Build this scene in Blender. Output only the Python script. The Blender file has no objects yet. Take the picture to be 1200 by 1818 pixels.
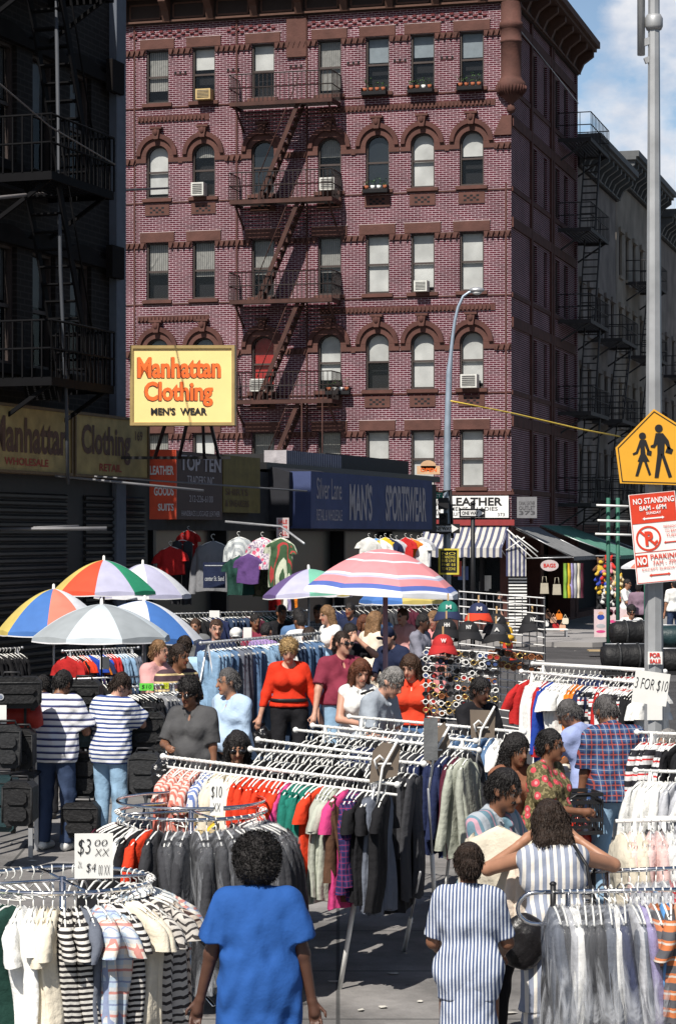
import bpy, math, random
import numpy as np
from mathutils import Matrix, Vector
R = math.radians
random.seed(7)
S = bpy.context.scene
COL = S.collection
# ---------------- camera, sky, sun, exposure ----------------
F = 4100.0; W0, H0 = 1200.0, 1818.0; HY = 951.0; CH = 3.0
cd = bpy.data.cameras.new('camera'); cam = bpy.data.objects.new('camera', cd); COL.objects.link(cam)
cd.sensor_fit = 'VERTICAL'; cd.sensor_height = 36.0; cd.sensor_width = 24.0
cd.lens = F / H0 * 36.0; cd.shift_y = (HY - H0 / 2) / H0
cd.clip_start = 0.5; cd.clip_end = 3000
cam.location = (0, 0, CH); cam.rotation_euler = (R(90), 0, 0)
S.camera = cam
SUN_AZ = R(25); SUN_EL = R(50)          # sun behind the camera, 25 deg to its left
w = bpy.data.worlds.new('World'); S.world = w; w.use_nodes = True
nt = w.node_tree; nt.nodes.clear()
def nd(t, **k):
    n = nt.nodes.new(t)
    for a, b in k.items(): setattr(n, a, b)
    return n
out = nd('ShaderNodeOutputWorld'); bg = nd('ShaderNodeBackground'); sky = nd('ShaderNodeTexSky')
sky.sky_type = 'NISHITA'; sky.sun_disc = False; sky.sun_elevation = SUN_EL
sky.sun_rotation = math.pi + SUN_AZ; sky.air_density = 1.0; sky.dust_density = 1.0; sky.ozone_density = 1.5
bg.inputs[1].default_value = 0.062
nt.links.new(sky.outputs[0], bg.inputs[0])
tc = nd('ShaderNodeTexCoord'); mp = nd('ShaderNodeMapping'); mp.inputs['Scale'].default_value = (1, 1, 1.5)
mp.inputs['Location'].default_value = (0.31, 0.0, 0.12)
nt.links.new(tc.outputs['Generated'], mp.inputs[0])
def noise(sc, det, rough=0.55):
    n = nd('ShaderNodeTexNoise'); n.inputs['Scale'].default_value = sc; n.inputs['Detail'].default_value = det
    n.inputs['Roughness'].default_value = rough; nt.links.new(mp.outputs[0], n.inputs['Vector']); return n
n1 = noise(15, 9, 0.55); n2 = noise(34, 6)
sep = nd('ShaderNodeSeparateXYZ'); nt.links.new(tc.outputs['Generated'], sep.inputs[0])
def mth(op, a, b=None, c=None):
    m = nd('ShaderNodeMath', operation=op)
    for i, v in enumerate((a, b, c)):
        if v is None: continue
        if isinstance(v, (int, float)): m.inputs[i].default_value = v
        else: nt.links.new(v, m.inputs[i])
    return m.outputs[0]
side = mth('MULTIPLY_ADD', sep.outputs[0], 8.0, -0.92)      # more cloud towards the right of the street
side = mth('MINIMUM', mth('MAXIMUM', side, -0.13), 0.14)
cl = mth('ADD', n1.outputs[0], side)
cr = nd('ShaderNodeValToRGB'); cr.color_ramp.elements[0].position = 0.44; cr.color_ramp.elements[1].position = 0.56
cr.color_ramp.elements[1].color = (0.9, 0.9, 0.9, 1)
cl = mth('SUBTRACT', cl, mth('MULTIPLY', mth('MAXIMUM', mth('SUBTRACT', 0.93, sep.outputs[1]), 0.0), 2.5))   # cumulus bank low in the north only
nt.links.new(cl, cr.inputs[0])
north = mth('MINIMUM', mth('MAXIMUM', mth('MULTIPLY', mth('SUBTRACT', sep.outputs[1], 0.93), 20.0), 0.0), 1.0)   # extra brightness added to the sky patch ahead of the camera
nt.links.new(mth('MULTIPLY_ADD', north, 0.05, 0.058), bg.inputs[1])
cc = nd('ShaderNodeValToRGB'); cc.color_ramp.elements[0].position = 0.35; cc.color_ramp.elements[0].color = (0.52, 0.60, 0.74, 1)
cc.color_ramp.elements[1].position = 0.62; cc.color_ramp.elements[1].color = (0.90, 0.90, 0.93, 1)
nt.links.new(n2.outputs[0], cc.inputs[0])
bg2 = nd('ShaderNodeBackground'); bg2.inputs[1].default_value = 0.80; nt.links.new(cc.outputs[0], bg2.inputs[0])
mx = nd('ShaderNodeMixShader'); nt.links.new(cr.outputs[0], mx.inputs[0]); nt.links.new(bg.outputs[0], mx.inputs[1])
nt.links.new(bg2.outputs[0], mx.inputs[2]); nt.links.new(mx.outputs[0], out.inputs[0])
sd = bpy.data.lights.new('sun', 'SUN'); sd.energy = 5.0; sd.angle = R(0.5); sd.color = (1.0, 0.94, 0.855)
sun = bpy.data.objects.new('sun', sd); COL.objects.link(sun)
sdir = Vector((math.sin(SUN_AZ) * math.cos(SUN_EL), math.cos(SUN_AZ) * math.cos(SUN_EL), -math.sin(SUN_EL)))
sun.rotation_euler = sdir.to_track_quat('-Z', 'Y').to_euler(); sun.location = (-10, -10, 40)
S.view_settings.view_transform = 'Standard'; S.view_settings.look = 'None'
S.view_settings.exposure = 0.3; S.view_settings.gamma = 1.0; S.view_settings.use_curve_mapping = False
S.render.engine = 'CYCLES'
S.cycles.max_bounces = 6; S.cycles.transparent_max_bounces = 24

# ---------------- helpers ----------------
def P(px, py, Y): return Vector(((px - 600) / F * Y, Y, CH + (HY - py) / F * Y))
def DY(s): return F / s
def ground(Y):                       # gentle fall of the street towards the camera
    xs = [0, 12, 16, 22, 26, 34, 50, 400]; ys = [-.22, -.2, -.12, 0, .17, .17, .0, 0]
    return float(np.interp(Y, xs, ys))
def tag(o, label=None, cat=None, group=None, kind=None):
    if label: o['label'] = label
    if cat: o['category'] = cat
    if group: o['group'] = group
    if kind: o['kind'] = kind
    return o
def empty(name, loc=(0, 0, 0), rz=0, **k):
    o = bpy.data.objects.new(name, None); COL.objects.link(o); o.location = loc; o.rotation_euler = (0, 0, rz)
    o.empty_display_size = .1
    return tag(o, **k)
def link(name, me, parent=None, loc=(0, 0, 0), rot=(0, 0, 0), **k):
    o = bpy.data.objects.new(name, me); COL.objects.link(o); o.location = loc; o.rotation_euler = rot
    if parent: o.parent = parent
    return tag(o, **k)
def copy_tree(o, parent=None):
    c = o.copy(); COL.objects.link(c); c.parent = parent
    for ch in [x for x in bpy.data.objects if x.parent == o]: copy_tree(ch, c)
    return c
class MB:
    def __init__(s): s.v = []; s.f = []; s.m = []; s.mats = []; s.sm = []; s.M = Matrix.Identity(4)
    def mi(s, mat):
        if mat not in s.mats: s.mats.append(mat)
        return s.mats.index(mat)
    def add(s, vs, fs, mat, smooth=False):
        b = len(s.v); s.v += [tuple(s.M @ Vector(v)) for v in vs]; i = s.mi(mat)
        for f in fs: s.f.append([b + q for q in f]); s.m.append(i); s.sm.append(smooth)
    def box(s, x0, x1, y0, y1, z0, z1, mat):
        vs = [(x, y, z) for x in (x0, x1) for y in (y0, y1) for z in (z0, z1)]
        s.add(vs, [(0, 1, 3, 2), (4, 6, 7, 5), (0, 4, 5, 1), (2, 3, 7, 6), (0, 2, 6, 4), (1, 5, 7, 3)], mat)
    def bar(s, a, b, w, h, mat, up=(0, 0, 1)):
        a = Vector(a); b = Vector(b); d = (b - a).normalized(); u = Vector(up)
        if abs(d.dot(u)) > .99: u = Vector((0, 1, 0))
        sx = d.cross(u).normalized() * w / 2; sz = sx.cross(d).normalized() * h / 2
        vs = [p + i * sx + j * sz for p in (a, b) for i, j in ((-1, -1), (1, -1), (1, 1), (-1, 1))]
        s.add(vs, [(0, 1, 2, 3), (7, 6, 5, 4), (0, 4, 5, 1), (1, 5, 6, 2), (2, 6, 7, 3), (3, 7, 4, 0)], mat)
    def tube(s, pts, r, mat, n=8, smooth=True, cap=True, closed=False):
        pts = [Vector(p) for p in pts]; N = len(pts)
        rs = r if isinstance(r, (list, tuple)) else [r] * N
        vs = []; prev = None
        for i, p in enumerate(pts):
            if closed: d = pts[(i + 1) % N] - pts[i - 1]
            else: d = pts[min(i + 1, N - 1)] - pts[max(i - 1, 0)]
            d = d.normalized() if d.length > 1e-9 else Vector((0, 0, 1))
            if prev is None:
                u = Vector((0, 0, 1)) if abs(d.z) < .9 else Vector((1, 0, 0))
            else: u = prev
            x = (u - d * u.dot(d)).normalized(); prev = x; y = d.cross(x)
            for k in range(n):
                a = 2 * math.pi * k / n; vs.append(p + (x * math.cos(a) + y * math.sin(a)) * rs[i])
        fs = []
        for i in range(N if closed else N - 1):
            j = (i + 1) % N
            for k in range(n): fs.append((i * n + k, i * n + (k + 1) % n, j * n + (k + 1) % n, j * n + k))
        if cap and not closed: fs.append(tuple(range(n))[::-1]); fs.append(tuple((N - 1) * n + k for k in range(n)))
        s.add(vs, fs, mat, smooth)
    def lathe(s, prof, mat, n=20, c=(0, 0, 0), smooth=True, sx=1, sy=1):
        vs = [(c[0] + r * sx * math.cos(2 * math.pi * k / n), c[1] + r * sy * math.sin(2 * math.pi * k / n), c[2] + z) for r, z in prof for k in range(n)]
        fs = [(i * n + k, i * n + (k + 1) % n, (i + 1) * n + (k + 1) % n, (i + 1) * n + k) for i in range(len(prof) - 1) for k in range(n)]
        s.add(vs, fs, mat, smooth)
    def ell(s, c, r, mat, n=12, m=8):
        prof = [(math.cos(-math.pi / 2 + math.pi * i / m), math.sin(-math.pi / 2 + math.pi * i / m)) for i in range(m + 1)]
        vs = [(c[0] + a * r[0] * math.cos(2 * math.pi * k / n), c[1] + a * r[1] * math.sin(2 * math.pi * k / n), c[2] + b * r[2]) for a, b in prof for k in range(n)]
        fs = [(i * n + k, i * n + (k + 1) % n, (i + 1) * n + (k + 1) % n, (i + 1) * n + k) for i in range(m) for k in range(n)]
        s.add(vs, fs, mat, True)
    def prism(s, poly, y0, y1, mat, plane='xz'):   # polygon in xz extruded along y
        n = len(poly)
        f = (lambda a, b, t: (a, t, b)) if plane == 'xz' else (lambda a, b, t: (a, b, t)) if plane == 'xy' else (lambda a, b, t: (t, a, b))
        vs = [f(a, b, y0) for a, b in poly] + [f(a, b, y1) for a, b in poly]
        fs = [tuple(range(n)), tuple(range(2 * n - 1, n - 1, -1))] + [(i, n + i, n + (i + 1) % n, (i + 1) % n) for i in range(n)]
        s.add(vs, fs, mat)
    def mesh(s, name='mesh'):
        me = bpy.data.meshes.new(name); me.from_pydata(s.v, [], s.f)
        for m in s.mats: me.materials.append(m)
        me.polygons.foreach_set('material_index', s.m); me.polygons.foreach_set('use_smooth', s.sm); me.update(); return me
    def build(s, name, parent=None, **k): return link(name, s.mesh(name), parent, **k)

MC = {}
def mat(name, col=(.5, .5, .5), rough=.7, metal=0., var=.12, vs=6., bump=0., bs=30., spec=.4, objcol=False, coat=0., sheen=0., fold=0.):
    if name in MC: return MC[name]
    m = bpy.data.materials.new(name); m.use_nodes = True; t = m.node_tree; L = t.links.new
    b = t.nodes['Principled BSDF']; b.inputs['Roughness'].default_value = rough; b.inputs['Metallic'].default_value = metal
    b.inputs['Specular IOR Level'].default_value = spec; b.inputs['Coat Weight'].default_value = coat; b.inputs['Sheen Weight'].default_value = sheen
    tc = t.nodes.new('ShaderNodeTexCoord')
    n = t.nodes.new('ShaderNodeTexNoise'); n.inputs['Scale'].default_value = vs; n.inputs['Detail'].default_value = 5
    L(tc.outputs['Object'], n.inputs['Vector'])
    mr = t.nodes.new('ShaderNodeMapRange'); mr.inputs[1].default_value = .3; mr.inputs[2].default_value = .7
    mr.inputs[3].default_value = 1 - var; mr.inputs[4].default_value = 1 + var; L(n.outputs[0], mr.inputs[0])
    mul = t.nodes.new('ShaderNodeVectorMath'); mul.operation = 'SCALE'; L(mr.outputs[0], mul.inputs['Scale'])
    if objcol: oi = t.nodes.new('ShaderNodeObjectInfo'); L(oi.outputs['Color'], mul.inputs[0])
    else: mul.inputs[0].default_value = col[:3]
    L(mul.outputs[0], b.inputs['Base Color'])
    if bump:
        n2 = t.nodes.new('ShaderNodeTexNoise'); n2.inputs['Scale'].default_value = bs; n2.inputs['Detail'].default_value = 4
        L(tc.outputs['Object'], n2.inputs['Vector']); bp = t.nodes.new('ShaderNodeBump'); bp.inputs['Strength'].default_value = bump
        bp.inputs['Distance'].default_value = .02; L(n2.outputs[0], bp.inputs['Height']); L(bp.outputs[0], b.inputs['Normal'])
        if fold:
            mp = t.nodes.new('ShaderNodeMapping'); mp.inputs['Scale'].default_value = (1, 1, .55); mp.inputs['Rotation'].default_value = (.2, .35, 0); L(tc.outputs['Object'], mp.inputs[0])
            n3 = t.nodes.new('ShaderNodeTexNoise'); n3.noise_type = 'RIDGED_MULTIFRACTAL'; n3.inputs['Scale'].default_value = fold; n3.inputs['Detail'].default_value = 2; n3.inputs['Distortion'].default_value = .6; L(mp.outputs[0], n3.inputs['Vector'])
            b3 = t.nodes.new('ShaderNodeBump'); b3.inputs['Strength'].default_value = 1.; b3.inputs['Distance'].default_value = .06; L(n3.outputs[0], b3.inputs['Height']); L(bp.outputs[0], b3.inputs['Normal']); L(b3.outputs[0], b.inputs['Normal'])
    MC[name] = m; m['mul'] = mul.name; return m
def pattern(name, kind, cols, per=.05, duty=.5, axis=2, rough=.85, bump=.35, var=.08, warp=.15):
    """stripes / plaid / floral / zigzag cloth; cols = list of rgb"""
    if name in MC: return MC[name]
    m = mat(name, (1, 1, 1), rough, var=var, bump=bump, bs=22, spec=.2, fold=4.5); t = m.node_tree; L = t.links.new
    mul = t.nodes[m['mul']]; tc = t.nodes.new('ShaderNodeTexCoord'); sp = t.nodes.new('ShaderNodeSeparateXYZ')
    no = t.nodes.new('ShaderNodeTexNoise'); no.inputs['Scale'].default_value = 4; L(tc.outputs['Object'], no.inputs['Vector'])
    wr = t.nodes.new('ShaderNodeVectorMath'); wr.operation = 'MULTIPLY_ADD'; L(no.outputs['Color'], wr.inputs[0])
    wr.inputs[1].default_value = (warp * per,) * 3; L(tc.outputs['Object'], wr.inputs[2]); L(wr.outputs[0], sp.inputs[0])
    def M(op, a, b=None):
        n = t.nodes.new('ShaderNodeMath'); n.operation = op
        for i, v in enumerate((a, b)):
            if v is None: continue
            if isinstance(v, (int, float)): n.inputs[i].default_value = v
            else: L(v, n.inputs[i])
        return n.outputs[0]
    def band(ax, p, d, off=0.):
        src = sp.outputs[ax] if isinstance(ax, int) else ax
        return M('LESS_THAN', M('FRACT', M('ADD', M('DIVIDE', src, p), 100 + off)), d)
    def mix(f, a, b):
        n = t.nodes.new('ShaderNodeMix'); n.data_type = 'RGBA'; L(f, n.inputs[0])
        for s_, v in ((6, a), (7, b)):
            if isinstance(v, tuple): n.inputs[s_].default_value = (*v[:3], 1)
            else: L(v, n.inputs[s_])
        return n.outputs[2]
    if kind == 'stripe':
        c = mix(band(axis, per, duty), cols[0], cols[1])
        if len(cols) > 2: c = mix(band(axis, per, .12, .7), c, cols[2])
    elif kind == 'plaid':
        c = mix(band(2, per, .45), cols[0], cols[1]); hx = sp.outputs[0] if axis == 2 and name.startswith('blue_red') else M('ADD', sp.outputs[0], sp.outputs[1])
        v = band(hx, per, .45); n = t.nodes.new('ShaderNodeMix'); n.data_type = 'RGBA'; n.inputs[0].default_value = .5
        L(c, n.inputs[6]); L(mix(v, cols[0], cols[1]), n.inputs[7]); c = n.outputs[2]
        c = mix(band(2, per, .12, .3), c, cols[2]); c = mix(band(hx, per, .12, .3), c, cols[2])
        if len(cols) > 3: c = mix(band(2, per, .08, .8), c, cols[3]); c = mix(band(hx, per, .08, .8), c, cols[3])
    elif kind == 'floral':
        v = t.nodes.new('ShaderNodeTexVoronoi'); v.inputs['Scale'].default_value = 1 / per; L(tc.outputs['Object'], v.inputs['Vector'])
        n3 = t.nodes.new('ShaderNodeTexNoise'); n3.inputs['Scale'].default_value = 3 / per; L(tc.outputs['Object'], n3.inputs['Vector'])
        c = mix(M('LESS_THAN', n3.outputs[0], .47), cols[0], cols[1])
        c = mix(M('LESS_THAN', v.outputs['Distance'], .36), c, cols[2])
        if len(cols) > 3: c = mix(M('LESS_THAN', v.outputs['Distance'], .16), c, cols[3])
    elif kind == 'zigzag':
        w_ = M('PINGPONG', M('ADD', sp.outputs[0], sp.outputs[1]), per * .8)
        c = mix(band(M('ADD', sp.outputs[2], w_), per, duty), cols[0], cols[1])
    L(c, mul.inputs[0]); return m
def brick(name, c1, c2, mortar, bw=.24, bh=.075, ms=.012, rough=.85, axis='xz', grime=.25):
    m = mat(name, (1, 1, 1), rough, var=.1, vs=.5, spec=.2); t = m.node_tree; L = t.links.new; mul = t.nodes[m['mul']]
    tc = t.nodes.new('ShaderNodeTexCoord'); sp = t.nodes.new('ShaderNodeSeparateXYZ'); L(tc.outputs['Object'], sp.inputs[0])
    cb = t.nodes.new('ShaderNodeCombineXYZ'); L(sp.outputs[0 if axis[0] == 'x' else 1], cb.inputs[0]); L(sp.outputs[2], cb.inputs[1])
    br = t.nodes.new('ShaderNodeTexBrick'); L(cb.outputs[0], br.inputs['Vector']); br.inputs['Scale'].default_value = 1
    br.inputs['Brick Width'].default_value = bw; br.inputs['Row Height'].default_value = bh; br.inputs['Mortar Size'].default_value = ms
    br.inputs['Mortar Smooth'].default_value = .1; br.inputs['Bias'].default_value = -.1
    br.inputs['Color1'].default_value = (*c1, 1); br.inputs['Color2'].default_value = (*c2, 1); br.inputs['Mortar'].default_value = (*mortar, 1)
    n = t.nodes.new('ShaderNodeTexNoise'); n.inputs['Scale'].default_value = .9; n.inputs['Detail'].default_value = 8; L(tc.outputs['Object'], n.inputs['Vector'])
    mr = t.nodes.new('ShaderNodeMapRange'); mr.inputs[1].default_value = .35; mr.inputs[2].default_value = .65; mr.inputs[3].default_value = 1 - grime; mr.inputs[4].default_value = 1.05
    L(n.outputs[0], mr.inputs[0]); s2 = t.nodes.new('ShaderNodeVectorMath'); s2.operation = 'SCALE'; L(br.outputs['Color'], s2.inputs[0]); L(mr.outputs[0], s2.inputs['Scale'])
    L(s2.outputs[0], mul.inputs[0])
    bp = t.nodes.new('ShaderNodeBump'); bp.inputs['Strength'].default_value = .4; bp.inputs['Distance'].default_value = .01; bp.invert = True
    L(br.outputs['Fac'], bp.inputs['Height']); L(bp.outputs[0], t.nodes['Principled BSDF'].inputs['Normal']); return m
def glass(name, tint=(.02, .025, .03), clear=.6, rough=.03):
    if name in MC: return MC[name]
    m = bpy.data.materials.new(name); m.use_nodes = True; t = m.node_tree; L = t.links.new
    b = t.nodes['Principled BSDF']; b.inputs['Base Color'].default_value = (*tint, 1); b.inputs['Roughness'].default_value = rough
    b.inputs['Specular IOR Level'].default_value = 1.0
    n = t.nodes.new('ShaderNodeTexNoise'); n.inputs['Scale'].default_value = 1.3; tc = t.nodes.new('ShaderNodeTexCoord'); L(tc.outputs['Object'], n.inputs['Vector'])
    bp = t.nodes.new('ShaderNodeBump'); bp.inputs['Strength'].default_value = .25; bp.inputs['Distance'].default_value = .05; L(n.outputs[0], bp.inputs['Height']); L(bp.outputs[0], b.inputs['Normal'])
    tr = t.nodes.new('ShaderNodeBsdfTransparent'); mx = t.nodes.new('ShaderNodeMixShader'); mx.inputs[0].default_value = 1 - clear
    L(tr.outputs[0], mx.inputs[1]); L(b.outputs[0], mx.inputs[2]); L(mx.outputs[0], t.nodes['Material Output'].inputs[0])
    MC[name] = m; return m
def plastic_film():
    if 'film' in MC: return MC['film']
    m = bpy.data.materials.new('plastic_film'); m.use_nodes = True; t = m.node_tree; L = t.links.new
    b = t.nodes['Principled BSDF']; b.inputs['Base Color'].default_value = (.5, .52, .56, 1); b.inputs['Roughness'].default_value = .13
    b.inputs['Specular IOR Level'].default_value = 1.0
    tc = t.nodes.new('ShaderNodeTexCoord'); mp = t.nodes.new('ShaderNodeMapping'); mp.inputs['Scale'].default_value = (1, 1, .35); L(tc.outputs['Object'], mp.inputs[0])
    n = t.nodes.new('ShaderNodeTexNoise'); n.inputs['Scale'].default_value = 9; n.inputs['Detail'].default_value = 3; n.inputs['Distortion'].default_value = 1.2; L(mp.outputs[0], n.inputs['Vector'])
    bp = t.nodes.new('ShaderNodeBump'); bp.inputs['Strength'].default_value = 1; bp.inputs['Distance'].default_value = .06; L(n.outputs[0], bp.inputs['Height']); L(bp.outputs[0], b.inputs['Normal'])
    tr = t.nodes.new('ShaderNodeBsdfTransparent'); mx = t.nodes.new('ShaderNodeMixShader')
    mr = t.nodes.new('ShaderNodeMapRange'); mr.inputs[1].default_value = .48; mr.inputs[2].default_value = .72; mr.inputs[3].default_value = .06; mr.inputs[4].default_value = .55; L(n.outputs[0], mr.inputs[0])
    L(mr.outputs[0], mx.inputs[0]); L(tr.outputs[0], mx.inputs[1]); L(b.outputs[0], mx.inputs[2]); L(mx.outputs[0], t.nodes['Material Output'].inputs[0])
    MC['film'] = m; return m
def text_into(mb, s, x0, x1, z0, z1, m, y=0., bold=.012, shear=0., ext=.004, space=1.):
    """flat lettering in the xz plane of mb's frame, facing -y, fitted to the box"""
    c = bpy.data.curves.new('t', 'FONT'); c.body = s; c.size = 1; c.offset = bold; c.shear = shear; c.space_character = space
    c.resolution_u = 3; c.extrude = 0
    o = bpy.data.objects.new('t', c); COL.objects.link(o); bpy.context.view_layer.update()
    me = o.to_mesh(); V = [v.co.copy() for v in me.vertices]; Fc = [tuple(p.vertices) for p in me.polygons]
    o.to_mesh_clear(); bpy.data.objects.remove(o); bpy.data.curves.remove(c)
    if not V: return
    ax = min(v.x for v in V); bx = max(v.x for v in V); az = min(v.y for v in V); bz = max(v.y for v in V)
    n = len(V); f = lambda v, yy: (x0 + (v.x - ax) / (bx - ax) * (x1 - x0), yy, z0 + (v.y - az) / (bz - az) * (z1 - z0))
    mb.add([f(v, y - ext) for v in V], Fc, m)
METAL_W = mat('white_enamel', (.8, .8, .78), .35, var=.08)
CHROME = mat('chrome', (.75, .75, .77), .12, 1.0, var=.05)
STEEL = mat('galvanised_steel', (.47, .48, .5), .42, .6, var=.15, vs=9)
IRON = mat('rusty_iron', (.06, .024, .018), .75, var=.3, vs=3)
BLACK = mat('black_paint', (.012, .012, .014), .5)
WHITE = mat('white_paint', (.78, .78, .76), .6, var=.05)
CARD = mat('white_card', (.75, .75, .72), .8, var=.05)
BROWNCARD = mat('brown_cardboard', (.17, .135, .105), .85, var=.1)
INK = mat('ink', (.01, .01, .012), .6)
REDINK = mat('red_ink', (.55, .03, .02), .5)
# ---------------- ground, roads, pavements ----------------
ASPH = mat('asphalt', (.055, .053, .055), .9, var=.3, vs=1.2, bump=.3, bs=60)
CONC = mat('concrete_pavement', (.21, .2, .195), .9, var=.22, vs=1.5, bump=.25, bs=40)
def joint_mat():
    m = mat('jointed_pavement', (1, 1, 1), .9, var=.28, vs=1.3, bump=.3, bs=40); t = m.node_tree; L = t.links.new
    tc = t.nodes.new('ShaderNodeTexCoord'); br = t.nodes.new('ShaderNodeTexBrick'); L(tc.outputs['Object'], br.inputs['Vector'])
    br.offset = 0; br.inputs['Scale'].default_value = 1; br.inputs['Brick Width'].default_value = 1.5; br.inputs['Row Height'].default_value = 1.5
    br.inputs['Mortar Size'].default_value = .014; br.inputs['Color1'].default_value = (.22, .21, .205, 1); br.inputs['Color2'].default_value = (.185, .18, .175, 1)
    br.inputs['Mortar'].default_value = (.07, .07, .07, 1); 
    vo = t.nodes.new('ShaderNodeTexVoronoi'); vo.inputs['Scale'].default_value = 3.2; L(tc.outputs['Object'], vo.inputs['Vector'])
    n2 = t.nodes.new('ShaderNodeTexNoise'); n2.inputs['Scale'].default_value = 1.1; n2.inputs['Detail'].default_value = 9; n2.inputs['Roughness'].default_value = .7; L(tc.outputs['Object'], n2.inputs['Vector'])
    r1 = t.nodes.new('ShaderNodeMapRange'); r1.inputs[1].default_value = .05; r1.inputs[2].default_value = .075; r1.inputs[3].default_value = .45; r1.inputs[4].default_value = 1; L(vo.outputs['Distance'], r1.inputs[0])
    r2 = t.nodes.new('ShaderNodeMapRange'); r2.inputs[1].default_value = .38; r2.inputs[2].default_value = .6; r2.inputs[3].default_value = .62; r2.inputs[4].default_value = 1.12; L(n2.outputs[0], r2.inputs[0])
    mm = t.nodes.new('ShaderNodeMath'); mm.operation = 'MULTIPLY'; L(r1.outputs[0], mm.inputs[0]); L(r2.outputs[0], mm.inputs[1])
    sc_ = t.nodes.new('ShaderNodeVectorMath'); sc_.operation = 'SCALE'; L(br.outputs['Color'], sc_.inputs[0]); L(mm.outputs[0], sc_.inputs['Scale']); L(sc_.outputs[0], t.nodes[m['mul']].inputs[0]); return m
JOINT = joint_mat()
def sheet(name, x0, x1, y0, y1, dz, m, thick=0.):
    ys = sorted(set([y0, y1] + [y for y in (0, 4, 8, 10, 12, 14, 16, 18, 20, 22, 24, 26, 28, 30, 34, 38, 42, 46, 50) if y0 < y < y1]))
    b = MB(); vs = []; fs = []
    for y in ys: vs += [(x0, y, ground(y) + dz), (x1, y, ground(y) + dz)]
    for i in range(len(ys) - 1): fs.append((2 * i, 2 * i + 1, 2 * i + 3, 2 * i + 2))
    if thick:
        n = len(vs); vs += [(v[0], v[1], v[2] - thick) for v in vs]
        for i in range(len(ys) - 1):
            fs += [(2 * i, 2 * i + 2, n + 2 * i + 2, n + 2 * i), (2 * i + 1, n + 2 * i + 1, n + 2 * i + 3, 2 * i + 3)]
        k = 2 * (len(ys) - 1); fs += [(0, n, n + 1, 1), (k, k + 1, n + k + 1, n + k)]
    b.add(vs, fs, m); return b.build(name, kind='structure')
sheet('ground', -400, 400, -20, 900, -.14, ASPH)
sheet('pavement', -7.0, 9.5, 4, 26.5, 0, JOINT, .15)
sheet('road', -60, 60, 49.4, 58.5, -.132, mat('cross_street', (.085, .083, .085), .88, var=.25, vs=.6))
sheet('side_road', 9.6, 24, 58.6, 300, -.130, mat('side_street', (.075, .073, .075), .88, var=.25, vs=.6))
# corner pavement in front of the brick building, and the strip by the left row of shops
b = MB(); B0 = Vector((5.39, 72)); ex = Vector((.9636, -.2672)); ey = Vector((.2672, .9636))
def bl(x, y): q = B0 + ex * x + ey * y; return (q.x, q.y)
b.prism([bl(-24, -6.5), bl(3.6, -6.5), bl(4.3, -5.6), bl(4.3, 150), bl(-1, 150), bl(-1, 1), bl(-24, 1)], -.135, .0, mat('corner_pavement', (.27, .26, .255), .9, var=.15, vs=.8), 'xy')
b.build('corner_pavement', kind='structure')
LO = Vector((-4.43, 38.7)); lx = Vector((.322, .947)); ly = Vector((-.947, .322))
def ll(x, y): q = LO + lx * x + ly * y; return (q.x, q.y)
b = MB(); b.prism([ll(-30, -2.6), ll(20.5, -2.6), ll(20.5, 1), ll(-30, 1)][::-1], -.1, .175, CONC, 'xy'); b.build('shopfront_pavement', kind='structure')

# ---------------- building helpers ----------------
BRICK = brick('purple_brick', (.108, .021, .034), (.070, .0145, .024), (.50, .40, .43), .23, .066, .0078)
BRICKS = brick('purple_brick_side', (.108, .021, .034), (.070, .0145, .024), (.50, .40, .43), .23, .066, .0078, axis='yz')
STONE = mat('brownstone', (.10, .043, .034), .85, var=.22, vs=2.5, bump=.4, bs=14)
STONED = mat('brownstone_trim', (.085, .033, .027), .85, var=.25, vs=3)
FRAME = mat('window_frame', (.055, .04, .036), .6)
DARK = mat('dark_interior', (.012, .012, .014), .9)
BLIND = mat('white_blind', (.72, .74, .72), .8, var=.22, vs=1.5)
CURT = pattern('pale_curtain', 'stripe', [(.42, .42, .39), (.24, .24, .23)], .07, .5, 0)
REDC = mat('red_curtain', (.5, .03, .025), .8, var=.2)
PANE = glass('pane', clear=.75); PANED = glass('pane_dark', clear=.25)
def wall_grid(mb, x0, x1, z0, z1, ops, m, depth=.22, y=0., cap=None):
    xs = sorted(set([x0, x1] + [v for o in ops for v in (o[0], o[1])])); zs = sorted(set([z0, z1] + [v for o in ops for v in (o[2], o[3])]))
    for i in range(len(xs) - 1):
        for j in range(len(zs) - 1):
            cx = (xs[i] + xs[i + 1]) / 2; cz = (zs[j] + zs[j + 1]) / 2
            if any(o[0] < cx < o[1] and o[2] < cz < o[3] for o in ops): continue
            mb.add([(xs[i], y, zs[j]), (xs[i + 1], y, zs[j]), (xs[i + 1], y, zs[j + 1]), (xs[i], y, zs[j + 1])], [(0, 1, 2, 3)], m)
    for a, c, d, e in ops:
        D = depth
        mb.add([(a, y, d), (a, y + D, d), (a, y + D, e), (a, y, e)], [(0, 1, 2, 3)], m); mb.add([(c, y, d), (c, y + D, d), (c, y + D, e), (c, y, e)], [(3, 2, 1, 0)], m)
        mb.add([(a, y, e), (c, y, e), (c, y + D, e), (a, y + D, e)], [(3, 2, 1, 0)], m); mb.add([(a, y, d), (c, y, d), (c, y + D, d), (a, y + D, d)], [(0, 1, 2, 3)], m)
def archpts(xc, z0, z1, hw, rise, n=10):
    p = [(xc - hw, z0), (xc + hw, z0)]
    if rise: p += [(xc + hw * math.cos(math.pi * i / n), z1 - rise + rise * math.sin(math.pi * i / n)) for i in range(n + 1)]
    else: p += [(xc + hw, z1), (xc - hw, z1)]
    return p
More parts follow.
